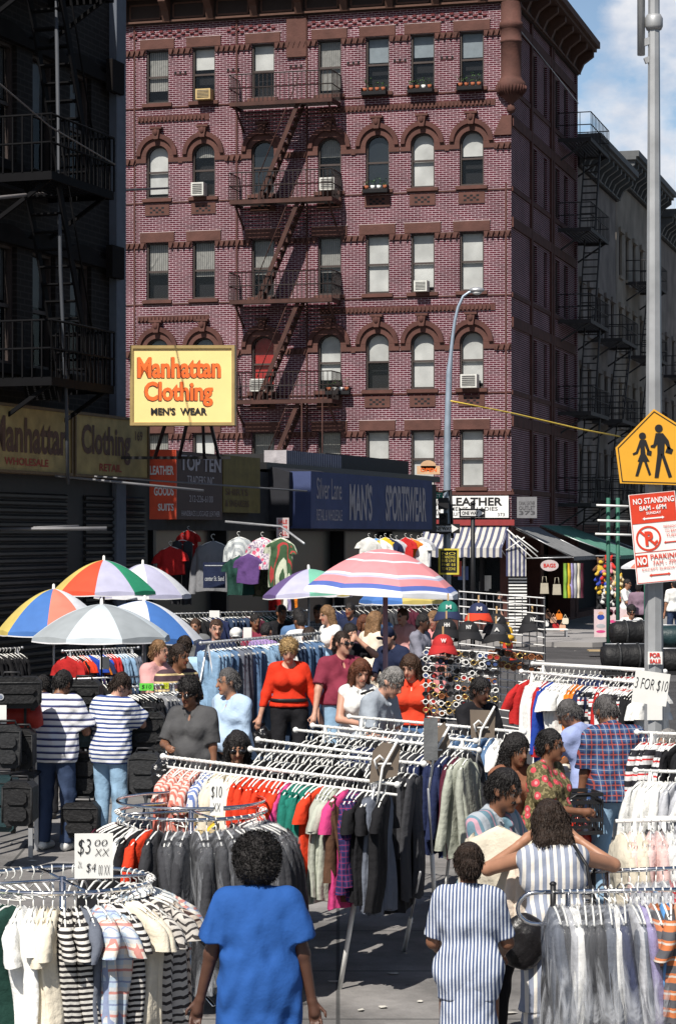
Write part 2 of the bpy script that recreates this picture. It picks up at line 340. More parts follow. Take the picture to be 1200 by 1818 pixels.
def make_window(parent, xc, z0, z1, hw, rise=0., M=None, blind=.5, cm=None, lower=0., ajar=0., simple=False, y=.12):
    b = MB(); b.M = M or Matrix.Identity(4); t = .05
    zt = z1 - rise
    b.box(xc - hw + .003, xc - hw + t, y - .04, y + .06, z0 + .003, zt, FRAME); b.box(xc + hw - t, xc + hw - .003, y - .04, y + .06, z0 + .003, zt, FRAME)
    b.box(xc - hw + t, xc + hw - t, y - .04, y + .06, z0 + .003, z0 + .07, FRAME)
    if rise:
        n = 10
        for i in range(n):
            a0 = math.pi * i / n; a1 = math.pi * (i + 1) / n
            q = [(xc + (hw - d) * math.cos(a), zt + (rise - d) * math.sin(a)) for d, a in ((.002, a0), (.002, a1), (t, a1), (t, a0))]
            b.prism(q, y - .04, y + .06, FRAME)
    else: b.box(xc - hw + t, xc + hw - t, y - .04, y + .06, z1 - t, z1 - .003, FRAME)
    zm = z0 + (z1 - z0) * .5
    b.box(xc - hw + t, xc + hw - t, y - .01, y + .05, zm - .03, zm + .03, FRAME)
    f = b.build('window', parent)
    p = MB(); p.M = b.M; p.add([(a, y + .03, c) for a, c in archpts(xc, z0 + .06, z1 - t, hw - t, rise)], [tuple(range(len(archpts(xc, 0, 1, 1, rise))))], PANE if blind > 0 else PANED)
    p.build('pane', f)
    c = MB(); c.M = b.M
    if blind > 0:
        zb = z1 - (z1 - z0) * blind
        pts = archpts(xc, max(zb, z0 + .06), z1 - t, hw - t, rise if zb < zt else 0)
        c.add([(a, y + .1, q) for a, q in pts], [tuple(range(len(pts)))], cm or BLIND)
    if lower: c.add([(a, y + .11, q) for a, q in archpts(xc, z0 + .06, z0 + (z1 - z0) * lower, hw - t, 0)], [(0, 1, 2, 3)], CURT)
    if c.v: c.build('curtain', f)
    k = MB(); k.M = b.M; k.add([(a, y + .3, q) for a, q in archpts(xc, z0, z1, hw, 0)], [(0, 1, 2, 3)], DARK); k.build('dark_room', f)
    return f
def fire_escape(parent, x0, x1, levels, M, depth=1.0, dirn=-1, im=IRON, bm=IRON, gap=.14, rail=.9, stair_x=None, last=1.6, w=.55, up=None):
    root = empty('fire_escape'); root.parent = parent; rm = mat('sooty_iron', (.022, .014, .013), .7) if im == IRON else im  # railings and slats get a darker tone than the beams
    for z in levels:
        for x in (x0 + .15, x1 - .15): br = MB(); br.M = M; br.bar((x, 0, z - .75), (x, -depth + .08, z - .06), .05, .06, bm); br.build('bracket', root)
    for i, z in enumerate(levels):
        p = MB(); p.M = M
        p.box(x0, x1, -depth, -depth + .05, z - .1, z + .03, im); p.box(x0, x0 + .05, -depth + .05, 0, z - .1, z + .03, im); p.box(x1 - .05, x1, -depth + .05, 0, z - .1, z + .03, im)
        n = 9
        for k in range(n):
            ya = -depth + .07 + (depth - .1) * k / n; p.box(x0 + .05, x1 - .05, ya, ya + .075, z - .03, z - .005, rm)
        p.build('platform', root)
        r = MB(); r.M = M
        loop = [(x0, 0), (x0, -depth), (x1, -depth), (x1, 0)]
        for hh in (rail, rail * .52): r.tube([(a, c, z + hh) for a, c in loop], .02, rm, 5)
        for a, c in ((loop[0], loop[1]), (loop[1], loop[2]), (loop[2], loop[3])):
            L = math.hypot(a[0] - c[0], a[1] - c[1]); m = max(2, int(L / gap))
            for k in range(m + 1):
                x = a[0] + (c[0] - a[0]) * k / m; yy = a[1] + (c[1] - a[1]) * k / m
                r.box(x - .0105, x + .0105, yy - .0105, yy + .0105, z + .03, z + rail, rm)
        r.build('railing', root)
        s = MB(); s.M = M
        lo = levels[i + 1] if i + 1 < len(levels) else z - last
        a, c = stair_x or (x0 + .9, x1 - .9)
        ts = (z - lo) / (levels[0] - levels[1]) if len(levels) > 1 else 1
        top = (c, z); bot = (c + (a - c) * min(ts, 1.2), lo)
        for yy in (-depth + .14, -depth + .14 + w): s.bar((bot[0], yy, bot[1]), (top[0], yy, top[1]), .04, .13, im)
        n = 12
        for k in range(1, n):
            x = bot[0] + (top[0] - bot[0]) * k / n; zz = bot[1] + (top[1] - bot[1]) * k / n
            s.box(x - .1, x + .1, -depth + .16, -depth + .12 + w, zz - .012, zz + .012, bm)
        s.tube([(bot[0], -depth + .12, bot[1] + .75), (top[0], -depth + .12, top[1] + .75)], .016, im, 5)
        s.build('stair', root)
    return root

# ---------------- the brick tenement ----------------
RZ = math.atan2(-.2672, .9636)
bt = empty('brick_tenement', (5.39, 72, 0), RZ, label='tall purple brick tenement with brown stone arches and white mortar', cat='building')
I4 = Matrix.Identity(4)
def tx(px):
    k = (px - 600) / F; return -(5.39 - 72 * k) / (.9636 + .2672 * k)
cols = [tx(p) for p in (280, 362, 467, 585, 670, 750, 837)]
rows = [(17.05, 18.81, 0), (13.96, 15.69, 1), (10.66, 12.53, 0), (7.61, 9.41, 1), (4.52, 6.32, 0)]
XL = -12.95; TOP = 19.62; HWN = .385
ops = []
for (z0, z1, ar) in rows:
    for c in cols: ops.append((c - HWN, c + HWN, z0, z1))
for c0, c1 in ((-2.75, -.35), (-5.6, -3.1), (-8.6, -6), (-12.4, -9.2)): ops.append((c0, c1, .35, 2.9))
b = MB(); wall_grid(b, XL, 0, 3.3, TOP, [o for o in ops if o[2] > 3], BRICK); b.build('front_wall', bt)
b = MB(); wall_grid(b, XL, 0, 0, 3.3, [o for o in ops if o[2] < 3], STONED, depth=.5); b.build('shopfront_wall', bt)
MS = Matrix.Rotation(R(90), 4, 'Z')        # side wall: local x -> into the building, y=0 plane is x=0
SU = 11.9; scols = [(4.0, .36), (5.9, .3), (8.2, .4), (9.9, .4)]
sops = [(c - h, c + h, z0, z1) for (z0, z1, a) in rows for c, h in scols]
b = MB(); b.M = MS; wall_grid(b, 0, SU, 3.3, TOP, sops, BRICKS); wall_grid(b, 0, SU, 0, 3.3, [(.6, 5, .2, 2.9), (5.6, 10.8, .1, 2.9)], STONED, depth=.8)
b.box(XL * 0 + .0, SU, .9, 1.0, 0, 3.2, DARK); b.build('side_wall', bt)
b = MB(); b.box(XL + .01, -.26, .55, .6, 0, 3.2, DARK); b.add([(XL, 0, TOP), (0, 0, TOP), (0, SU, TOP), (XL, SU, TOP)], [(0, 1, 2, 3)], DARK)
b.add([(XL, SU, 0), (0, SU, 0), (0, SU, TOP), (XL, SU, TOP)], [(3, 2, 1, 0)], STONED); b.add([(XL, 0, 0), (XL, SU, 0), (XL, SU, TOP), (XL, 0, TOP)], [(3, 2, 1, 0)], BRICKS); b.build('roof', bt)
rnd = random.Random(3)
WSPEC = {(0, 0): (.75, CURT), (0, 1): (.4, BLIND), (0, 2): (.5, BLIND), (0, 3): (.9, CURT), (0, 4): (.45, None), (0, 5): (.4, None), (0, 6): (.45, None),
  (1, 0): (.9, BLIND), (1, 1): (.25, CURT), (1, 2): (.0, None), (1, 3): (.35, CURT), (1, 4): (0, None), (1, 5): (.95, BLIND), (1, 6): (.45, BLIND),
  (2, 0): (.55, CURT), (2, 1): (.6, CURT), (2, 2): (.6, CURT), (2, 3): (.6, CURT), (2, 4): (.95, BLIND), (2, 5): (.9, BLIND), (2, 6): (1, BLIND),
  (3, 0): (.2, None), (3, 1): (.2, None), (3, 2): (.85, REDC), (3, 3): (.8, BLIND), (3, 4): (.5, BLIND), (3, 5): (.95, BLIND), (3, 6): (.9, BLIND),
  (4, 0): (.6, CURT), (4, 1): (.5, BLIND), (4, 2): (.6, CURT), (4, 3): (.7, CURT), (4, 4): (.9, BLIND), (4, 5): (.95, BLIND), (4, 6): (1, BLIND)}
SBL = mat('bluish_blind', (.30, .36, .40), .6, var=.1)
for ri, (z0, z1, ar) in enumerate(rows):
    for ci, c in enumerate(cols):
        bd, cm = WSPEC[(ri, ci)]
        make_window(bt, c, z0, z1, HWN, .34 if ar else 0, I4, bd, cm or SBL, lower=(.5 if (ri, ci) in ((2, 4), (4, 4)) else 0))
        s = MB(); s.box(c - HWN - .12, c + HWN + .12, -.09, .12, z0 - .11, z0 + .002, STONE); s.build('window_sill', bt)
        if not ar:
            s = MB(); s.box(c - HWN - .2, c + HWN + .2, -.05, .06, z1 + .012, z1 + .33, STONE)
            s.box(c - HWN - .225, c + HWN + .225, -.035, 0, z1 + .33, z1 + .345, mat('mortar_line', (.6, .52, .52), .9)); s.build('lintel', bt)
        else:
            s = MB(); n = 14; zt = z1 - .34
            for i in range(n):
                a0 = math.pi * i / n; a1 = math.pi * (i + 1) / n
                for (ra, rb, za, zb, y0, y1, mm) in ((HWN - .004, .56, .34, .56, -.045, .16, STONE), (.56, .70, .56, .71, -.12, 0, STONED)):
                    b2 = [(c + ra * math.cos(a0), zt + za * math.sin(a0)), (c + ra * math.cos(a1), zt + za * math.sin(a1)), (c + rb * math.cos(a1), zt + zb * math.sin(a1)), (c + rb * math.cos(a0), zt + zb * math.sin(a0))]
                    s.prism(b2, y0, y1, mm)
            for sg in (-1, 1): s.box(*(sorted((c + sg * (HWN - .003), c + sg * .72))), -.045 - .003, .1, zt - .22, zt - .004, STONE)
            ar_ = s.build('window_arch', bt)
            k = MB(); k.prism([(c - .08, zt + .52), (c + .08, zt + .52), (c + .13, zt + .84), (c - .13, zt + .84)], -.2, -.02, STONE)
            k.ell((c, -.17, zt + .74), (.09, .08, .13), STONED, 8, 6); k.box(c - .2, c + .2, -.22, -.02, zt + .85, zt + .92, STONE); k.build('keystone', ar_)
            s = MB(); s.box(c - HWN - .03, c + HWN + .03, -.035, -.004, z0 - .55, z0 - .2, STONE)
            for i in range(5):
                for j in range(3):
                    if (i + j) % 2 == 0: s.box(c - .25 + i * .1, c - .16 + i * .1, -.037, -.03, z0 - .48 + j * .07, z0 - .42 + j * .07, DARK)
            s.build('panel', bt)
# string courses and corbel bands
for (z0, z1, ar) in rows:
    s = MB(); s.box(XL, 0, -.028, -.004, z0 - .16, z0 - .12, STONED); s.build('string_course', bt)
    s = MB(); zc = (z1 - .34 - .2) if ar else z1 - .12
    segs = []; xs = [XL]
    for c in cols: xs += [c - (.72 if ar else HWN + .01), c + (.72 if ar else HWN + .01)]
    xs += [0]
    for i in range(0, len(xs), 2):
        if xs[i + 1] - xs[i] < .05: continue
        s = MB()
        s.box(xs[i], xs[i + 1], -.045, -.004, zc - .06, zc + .12, STONED if not ar else STONE)
        n = int((xs[i + 1] - xs[i]) / .17)
        for k in range(n): xx = xs[i] + (k + .5) * (xs[i + 1] - xs[i]) / n; s.prism([(xx - .075, zc + .1), (xx, zc - .1), (xx + .075, zc + .1)], -.11, -.046, STONE)
        s.build('corbel_band', bt)
for (xa, xb, z) in ((XL + .6, -9.9, 16.55), (-6.2, -.5, 16.55), (XL + .6, -9.9, 10.05), (-6.2, -.5, 10.15)):
    s = MB(); n = int((xb - xa) / .13); s.box(xa, xb, -.03, -.003, z - .1, z + .1, STONED)
    for k in range(n): s.box(xa + k * .13 + .02, xa + k * .13 + .085, -.08, -.031, z - .06, z + .05, STONE)
    s.build('dentil_band', bt)
for k, (xa, xb) in enumerate(((XL + .3, -10), (-9.3, -7.6), (-6.9, -.7))):
    s = MB(); n = int((xb - xa) / .15)
    for j in range(3):
        for i in range(n):
            if (i + j) % 2: s.box(xa + i * .15, xa + i * .15 + .12, -.05, -.003, 19.17 + j * .09, 19.235 + j * .09, mat('red_brick_dentil', (.12, .022, .026), .8))
    s.build('brick_frieze', bt)
for i in range(6):
    a = (cols[i] + cols[i + 1]) / 2; s = MB()
    for q in range(5):
        if q % 2 == 0 or q == 2: s.box(a - .2 + q * .085, a - .14 + q * .085, -.03, -.003, 17.98 + (q % 2) * .05, 18.06, DARK)
    s.box(a - .22, a + .22, -.02, -.003, 17.96, 17.985, STONED); s.build('vent_brick', bt)
for px in (240, 421, 545, 898):      # recessed joints / drain pipes
    s = MB(); s.box(tx(px) - .025, tx(px) + .025, -.05, -.004, 3.4, TOP if px != 898 else 14, STONED); s.build('downpipe', bt)
s = MB(); s.box(tx(510), tx(545), -.09, -.004, 18.3, 19.55, STONE); s.build('stone_pilaster', bt)
# cornice
def cornice(parent, x0, x1, M, z, out_=.75, m1=None, m2=None, step=1.45):
    m1 = m1 or mat('cornice_brown', (.10, .05, .035), .8); m2 = m2 or mat('cornice_dark', (.035, .022, .018), .8)
    s = MB(); s.M = M
    s.box(x0, x1, -.12, .0, z, z + .1, m2); s.box(x0, x1, -.1, 0, z + .1, z + .8, m2); s.box(x0, x1 , -out_, .02, z + .8, z + .92, m1); s.box(x0, x1, -out_ - .12, .02, z + .921, z + 1.15, m1)
    s.box(x0, x1, -.2, -.121, z + .03, z + .09, m1)
    n = max(1, int((x1 - x0) / step))
    for i in range(n + 1):
        x = x0 + .25 + i * (x1 - x0 - .5) / n
        s.prism([(-.11, z + .02), (-.2, z + .02), (-.35, z + .35), (-out_ + .08, z + .6), (-out_ + .08, z + .79), (-.11, z + .79)], x - .12, x + .12, m1, 'yz')
        if i < n:
            xx = x0 + .25 + (i + .5) * (x1 - x0 - .5) / n; hw = (x1 - x0) / n / 2 - .25
            for za, zb in ((.14, .2), (.6, .66)): s.box(xx - hw, xx + hw, -.13, -.101, z + za, z + zb, m1)
            for sg in (-1, 1): s.box(xx + sg * hw - .03, xx + sg * hw + .03, -.13, -.101, z + .2, z + .6, m1)
    return s.build('cornice', parent)
cornice(bt, XL - .1, .85, I4, TOP)
cornice(bt, -.2, SU, MS, TOP, out_=.78)
# corner turret
s = MB(); s.lathe([(.0, 16.15), (.1, 16.2), (.15, 16.3), (.1, 16.42), (.07, 16.46), (.16, 16.55), (.3, 16.68), (.42, 16.85), (.46, 17.0), (.44, 17.12), (.36, 17.2), (.32, 17.3), (.32, 18.35), (.345, 18.37), (.345, 18.42), (.32, 18.44), (.32, 18.8), (.37, 18.84), (.37, 18.98), (.32, 19.02), (.32, 19.62)], STONE, 24)
for k in range(28):
    a = 2 * math.pi * k / 28; s.tube([(.33 * math.cos(a), .33 * math.sin(a), 16.7), (.46 * math.cos(a), .46 * math.sin(a), 16.87), (.475 * math.cos(a), .475 * math.sin(a), 17.0)], .022, STONED, 4)
s.build('turret', bt)
s = MB(); s.prism([(-.55, 15.5), (.02, 15.5), (.02, 16.1), (-.28, 16.1)], -.08, -.004, STONE); s.build('turret_bracket', bt)
# side facade
for (z0, z1, ar) in rows:
    for c, h in scols: make_window(bt, c, z0, z1, h, 0, MS, rnd.choice((0, .5, .7)), SBL)
    s = MB(); s.M = MS; s.box(.05, SU, -.05, -.004, z0 - .2, z0 - .06, STONED); s.build('string_course', bt)
    s = MB(); s.M = MS; s.box(.05, SU, -.07, -.004, z1 + .1, z1 + .42, STONED); s.build('corbel_band', bt)
for u in (3.2, 6.8, 7.2, SU - .1):
    s = MB(); s.M = MS; s.box(u - .12, u + .12, -.08, -.004, 3.4, TOP, BRICKS if u > 8 else STONED); s.build('brick_pier', bt)
s = MB(); s.M = MS; s.tube([(0.3, -.15, 18.9), (6, -.15, 18.75), (11.8, -.12, 18.6)], .016, STEEL, 5); s.build('cable', bt)
FEL = [16.73, 13.62, 10.45, 7.27]
fire_escape(bt, tx(420) + .1, tx(605), FEL, I4, depth=1.05, stair_x=(tx(474), tx(545)), last=2.4)
s = MB()
for px in (553, 589): s.tube([(tx(px), -1.1, 7.2), (tx(px), -1.1, 3.4)], .02, IRON, 5)
s.build('drop_ladder_guide', bt)
FD = mat('dark_iron', (.03, .028, .03), .7)
fire_escape(bt, 8.3, 12.3, FEL + [4.1], MS, depth=1.15, im=FD, bm=FD, gap=.3, stair_x=(10.0, 11.2), last=1.2)
# shopfront of the corner shop
s = MB(); s.box(XL, .12, -.12, .0, 3.32, 3.5, mat('red_fascia', (.25, .03, .03), .6)); s.box(XL, .1, -.06, 0, 4.28, 4.36, STONED); s.build('fascia', bt)
for xa, xb in ((-2.75, -.35), (-5.6, -3.1), (-8.6, -6), (-12.4, -9.2)):
    s = MB(); s.add([(xa, .3, .35), (xb, .3, .35), (xb, .3, 2.9), (xa, .3, 2.9)], [(0, 1, 2, 3)], PANED)
    for x in (xa, (xa + xb) / 2, xb): s.box(x - .03, x + .03, .2, .32, .36, 2.89, STEEL)
    w_ = s.build('shop_window', bt)
    for i in range(5):
        q = MB()
        x = rnd.uniform(xa + .1, xb - .4); z = rnd.uniform(.6, 2); q.box(x, x + rnd.uniform(.2, .35), .262 - i * .002, .27, z, z + rnd.uniform(.25, .5), rnd.choice((CARD, CARD, mat('poster_red', (.4, .08, .06)), mat('poster_blue', (.1, .15, .35)))))
        q.build('poster', w_)

# ---------------- signs on the brick tenement ----------------
def world_M(o): return Matrix.Translation(o.location) @ Matrix.Rotation(o.rotation_euler[2], 4, 'Z')
def sign(name, base, xa, xb, z0, z1, y, face, label, cat, texts, depth=.08, frame=None, group=None):
    """board in the local frame of base, facing local -y; texts = (string, xa, xb, za, zb, mat, bold) as fractions of the board"""
    W = world_M(base) if base else Matrix.Identity(4)
    o = W @ Vector((xa, y, z0)); root = empty(name, o, base.rotation_euler[2] if base else 0, label=label, cat=cat, group=group)
    L = xb - xa; Hh = z1 - z0
    b = MB(); b.box(0, L, 0, depth, 0, Hh, face); b.build('board', root)
    if frame:
        b = MB(); t = .045
        for a in ((-t, L + t, -.03, depth, -t, 0), (-t, L + t, -.03, depth, Hh, Hh + t), (-t, 0, -.03, depth, 0, Hh), (L, L + t, -.03, depth, 0, Hh)): b.box(*a, frame)
        b.build('frame', root)
    for tx_ in texts:
        b = MB(); text_into(b, tx_[0], tx_[1] * L, tx_[2] * L, tx_[3] * Hh, tx_[4] * Hh, tx_[5], y=-.004, bold=tx_[6] if len(tx_) > 6 else .02, shear=tx_[7] if len(tx_) > 7 else 0)
        if b.v: b.build('lettering', root)
    return root
sign('shop_sign', bt, tx(768), tx(904), 3.56, 4.24, -.16, WHITE, 'long white shop sign reading LEATHER above the striped awning', 'sign',
     [('BAGS', .01, .13, .55, .9, INK, .03), ('SHOES', .02, .12, .1, .4, INK, .01), ('LEATHER', .24, .92, .55, .93, INK, .03), ("MEN'S & LADIES", .24, .86, .32, .5, INK, .005), ('SUITS & COATS', .26, .7, .08, .25, INK, .005), ('373', .86, .95, .07, .22, INK, .0)])
s_ = empty('shop_sign', (5.39 + .12 * .9636 + .25 * .2672, 72 - .12 * .2672 + .25 * .9636 - .2, 3.55), 0, label='small grey shop sign on the shaded side of the corner shop', cat='sign')
b = MB(); GS = mat('grey_sign', (.2, .2, .21), .7); b.box(0, .62, 0, .06, 0, .66, GS); b.build('board', s_)
for i, (t_, z) in enumerate((('CANAL LEATHER', .4), ('OUTLET', .25), ('373', .1))):
    b = MB(); text_into(b, t_, .06, .56, z, z + .12, mat('grey_ink', (.07, .07, .075)), y=-.004); b.build('lettering', s_)

# awnings
NAVY = (.05, .06, .14)
STRIPE_AW = pattern('awning_stripe', 'stripe', [(.5, .48, .44), (.08, .09, .15)], .2, .45, 0, warp=.02, bump=.15)
def awning(name, base, M, x0, x1, ztop, zout, proj, m, label, val=.22, cat='awning'):
    W = world_M(base) @ M; root = empty(name, W @ Vector((x0, 0, 0)), W.to_euler().z, label=label, cat=cat); L = x1 - x0
    b = MB(); n = 24; vs = []
    for i in range(n + 1):
        x = L * i / n; sag = .02 * math.sin(i * 1.3)
        vs += [(x, -.02, ztop), (x, -proj * .5, (ztop + zout) / 2 - .05 + sag), (x, -proj, zout), (x, -proj - .01, zout - val + (.03 if i % 2 else 0))]
    fs = [(4 * i + k, 4 * i + 4 + k, 4 * i + 5 + k, 4 * i + 1 + k) for i in range(n) for k in range(3)]
    b.add(vs, fs, m); b.build('canopy', root)
    b = MB()
    for x in (.05, L - .05): b.tube([(x, 0, ztop - 1.0), (x, -proj + .03, zout - .02)], .02, STEEL, 6); b.tube([(x, 0, ztop - .04), (x, -proj + .03, zout - .03)], .018, STEEL, 6)
    b.tube([(0.02, -proj + .03, zout - .03), (L - .02, -proj + .03, zout - .03)], .02, STEEL, 6); b.build('awning_frame', root); return root
awning('awning', bt, I4, tx(732), tx(903), 3.3, 2.62, 1.1, STRIPE_AW, 'striped cream and navy awning over the corner shop window', .3)
awning('awning', bt, MS, .4, 4.6, 3.28, 2.35, 1.9, mat('grey_canvas', (.19, .195, .20), .8, var=.2, bump=.3, bs=4), 'grey canvas awning sloping over the side street pavement', .14)
awning('awning', bt, MS, 4.8, 10.5, 3.35, 2.35, 2.7, mat('green_canvas', (.08, .22, .17), .8, var=.2, bump=.3, bs=4), 'long green canvas awning beyond the grey one', .14)
awning('awning', bt, MS, 11, 17, 3.1, 2.25, 2.2, mat('dark_green_canvas', (.02, .05, .05), .8, var=.2), 'dark green canvas awning farthest down the side street', .14)
W = world_M(bt)
o = empty('side_curtain', W @ Vector((.02, -.9, 1.75)), 0, label='striped canvas curtain hanging at the end of the striped awning', cat='curtain')
b = MB(); SCM = pattern('curtain_stripe', 'stripe', [(.45, .44, .42), (.05, .055, .12)], .13, .5, 0, warp=.02); b.prism([(0, 0), (.62, 0), (.62, .85), (.1, 1.35), (0, 1.5)], 0, .02, SCM); b.build('canvas', o)
b = MB()
for q in (((.02, -.05, 1.45), (.95, -.3, .6)), ((.1, -.05, 1.2), (.8, -.3, .55)), ((0, -.03, .8), (.55, -.2, 1.2)), ((.3, -.2, 1.25), (.95, -.35, .75))): b.tube(q, .02, WHITE, 5)
b.build('awning_arm', o)
o = empty('slatted_shutter', W @ Vector((.05, -.7, .02)), 0, label='white and black slatted shutter panel at the corner of the shop', cat='shutter')
b = MB(); b.box(0, .58, .03, .06, 0, 1.72, BLACK); b.build('backing', o)
b = MB()
for k in range(17): b.box(.01, .57, 0, .03, .03 + k * .1, .075 + k * .1, WHITE)
b.build('slat', o)

# air conditioners, plants and window boxes on the facade
def window_unit(px, row, m, label, hh=.34, ww=.5, off=0.):
    x = tx(px); z = rows[row][0] + .01
    o = empty('air_conditioner', W @ Vector((x, -.02, z)), RZ, label=label, cat='air conditioner')
    b = MB(); b.box(-ww / 2, ww / 2, -.3, .1, 0, hh, m); b.build('casing', o)
    b = MB(); b.box(-ww / 2 + .05, ww / 2 - .05, -.306, -.301, .05, hh - .05, mat('dark_grille', (.06, .06, .06)))
    for i in range(5): b.box(-ww / 2 + .05, ww / 2 - .05, -.315, -.307, .07 + i * (hh - .12) / 5, .085 + i * (hh - .12) / 5, m)
    b.build('grille', o)
BEI = mat('beige_metal', (.5, .36, .16), .6); OFF = mat('offwhite_metal', (.6, .6, .56), .5)
window_unit(366, 0, BEI, 'tan air conditioner in the top floor window, second from the left')
window_unit(356, 1, OFF, 'white air conditioner in the arched window second from the left', .42, .42)
window_unit(585, 1, OFF, 'white air conditioner by the fire escape in the fourth floor', .4, .5)
window_unit(750, 2, OFF, 'grey and white air conditioner in a third floor window of the right half', .34, .42)
window_unit(835, 3, OFF, 'off white air conditioner in the arched window nearest the corner', .42, .52)
window_unit(462, 3, OFF, 'white air conditioner below the red curtain', .4, .5)
LEAF = mat('leaf_green', (.05, .12, .03), .7, var=.4, vs=20); POT = mat('clay_pot', (.3, .09, .04), .8)
def window_box(px, row, label, seed, box=DARK):
    rr = random.Random(seed); x = tx(px); z = rows[row][0]
    o = empty('window_box', W @ Vector((x, -.12, z)), RZ, label=label, cat='window box')
    b = MB(); b.box(-.4, .4, -.22, .02, -.13, -.02, box)
    for sx in (-.4, .385): b.box(sx, sx + .015, -.22, .02, -.02, .1, box)
    b.build('tray', o)
    for i in range(4):
        xx = -.3 + i * .2; p = MB(); p.lathe([(.0, -.015), (.05, -.015), (.075, .1), (.065, .1), (.0, .08)], rr.choice((POT, WHITE, POT)), 10, (xx, -.1, 0)); pp = p.build('pot', o)
        q = MB(); h = rr.uniform(.1, .35)
        for k in range(26):
            a = rr.uniform(0, 6.28); rad = rr.uniform(0, .11); zz = .1 + rr.random() * h; c = Vector((xx + rad * math.cos(a), -.1 + rad * math.sin(a), zz))
            d = Vector((rr.uniform(-1, 1), rr.uniform(-1, 1), rr.uniform(-.2, 1))).normalized() * .06; e = d.cross(Vector((0, 0, 1))).normalized() * .02
            q.add([c, c + d * .5 + e, c + d, c + d * .5 - e], [(0, 1, 2, 3)], LEAF)
        q.build('foliage', pp)
window_box(667, 0, 'dark window box with green plants, top floor, third window from the corner', 1)
window_box(749, 0, 'window box with small leafy pots, top floor, second window from the corner', 2)
window_box(836, 0, 'window box with an orange trough, top floor, window nearest the corner', 3)
window_box(670, 1, 'spiky potted plant in the dark arched window', 4)
window_box(603, 3, 'trailing green plant on the lowest fire escape platform', 5)

# ---------------- street behind: pale tenements down the side street ----------------
def row_house(x0, x1, top, wallm, label, colsu, brownc, seed, fe=None, storefront=True):
    rr = random.Random(seed); root = empty('tenement', W @ Vector((0, 0, 0)), RZ, label=label, cat='building')
    zs = [4.4 + 3.05 * i for i in range(int((top - 4.8) / 3.05))]
    o_ = [(u - .42, u + .42, z, z + 1.75) for z in zs for u in colsu]
    b = MB(); b.M = MS; wall_grid(b, x0, x1, 3.4, top, o_, wallm); wall_grid(b, x0, x1, 0, 3.4, [(x0 + .5, x1 - .5, .2, 3)], STONED, depth=.6)
    b.box(x0, x1, .7, .8, 0, 3.2, DARK); b.build('front_wall', root)
    b = MB(); b.M = MS; b.box(x0 + .01, x1 - .01, .32, 10, 3.4, top, wallm); b.build('main_block', root)
    for z in zs:
        for u in colsu:
            make_window(root, u, z, z + 1.75, .42, 0, MS, rr.choice((0, .5, .6)), SBL)
            s = MB(); s.M = MS; s.box(u - .55, u + .55, -.1, -.004, z + 1.76, z + 1.95, wallm); s.build('lintel', root)
            s = MB(); s.M = MS; s.box(u - .5, u + .5, -.1, -.004, z - .12, z - .004, wallm); s.build('window_sill', root)
    cornice(root, x0, x1, MS, top, .8, mat('cornice_slate', (.10, .105, .11), .7), mat('cornice_black', (.02, .02, .024), .8), 1.0)
    if fe: fire_escape(root, fe[0], fe[1], [z - .1 for z in zs[::-1]], MS, depth=1.15, im=FD, bm=FD, gap=.3, stair_x=(fe[0] + 1, fe[1] - .8), last=1.2)
    return root
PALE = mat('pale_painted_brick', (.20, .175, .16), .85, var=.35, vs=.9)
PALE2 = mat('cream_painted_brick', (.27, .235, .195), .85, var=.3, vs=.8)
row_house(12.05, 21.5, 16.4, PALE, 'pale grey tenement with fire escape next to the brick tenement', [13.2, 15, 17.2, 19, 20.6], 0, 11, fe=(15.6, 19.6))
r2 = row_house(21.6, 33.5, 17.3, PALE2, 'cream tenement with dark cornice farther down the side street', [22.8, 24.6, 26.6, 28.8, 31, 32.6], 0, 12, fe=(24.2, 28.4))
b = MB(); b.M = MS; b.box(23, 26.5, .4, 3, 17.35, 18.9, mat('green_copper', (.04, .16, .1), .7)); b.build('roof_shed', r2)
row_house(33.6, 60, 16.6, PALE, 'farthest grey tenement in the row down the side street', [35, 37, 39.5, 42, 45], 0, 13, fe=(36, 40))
# sunlit white building closing the view on the right
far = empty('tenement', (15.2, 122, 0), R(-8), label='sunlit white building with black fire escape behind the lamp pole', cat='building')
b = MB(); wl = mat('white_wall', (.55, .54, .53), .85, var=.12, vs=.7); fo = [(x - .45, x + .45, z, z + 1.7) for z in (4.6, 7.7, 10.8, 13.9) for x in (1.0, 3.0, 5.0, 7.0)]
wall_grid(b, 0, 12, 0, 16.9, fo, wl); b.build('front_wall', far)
b = MB(); b.box(-.0, 12, .33, 12, 0, 16.85, wl); b.build('main_block', far)
b = MB(); b.box(-.1, 12.1, -.2, .3, 16.9, 17.1, mat('brick_red_coping', (.3, .06, .04))); b.build('coping', far)
for a in fo: make_window(far, (a[0] + a[1]) / 2, a[2], a[3], .45, 0, I4, .5, SBL)
fire_escape(far, .2, 3.6, [13.7, 10.6, 7.5, 4.4], I4, depth=1.2, im=FD, bm=FD, gap=.25, stair_x=(1, 2.4), last=2)
b = MB()
for i in range(16): b.box(i * .4, i * .4 + .03, -.05, -.02, 17.1, 18.9, FD)
for z in (17.6, 18.2, 18.85): b.box(0, 6.4, -.06, -.03, z, z + .03, FD)
b.build('roof_railing', far)
# cream building seen through the gap at the left of the brick tenement
g = empty('tenement', (-11.5, 88, 0), 0, label='sliver of cream building seen in the gap left of the brick tenement', cat='building')
b = MB(); wall_grid(b, -4, 3, 0, 16.6, [(x, x + .9, z, z + 1.8) for z in (5, 8.2, 11.4) for x in (-3, -.8, 1.2)], PALE2); b.box(-4, 3, .3, 8, 0, 16.6, PALE2); b.build('front_wall', g)
b = MB(); b.box(-4.1, 3.1, -.3, .3, 16.6, 17, PALE2); b.build('cornice', g)
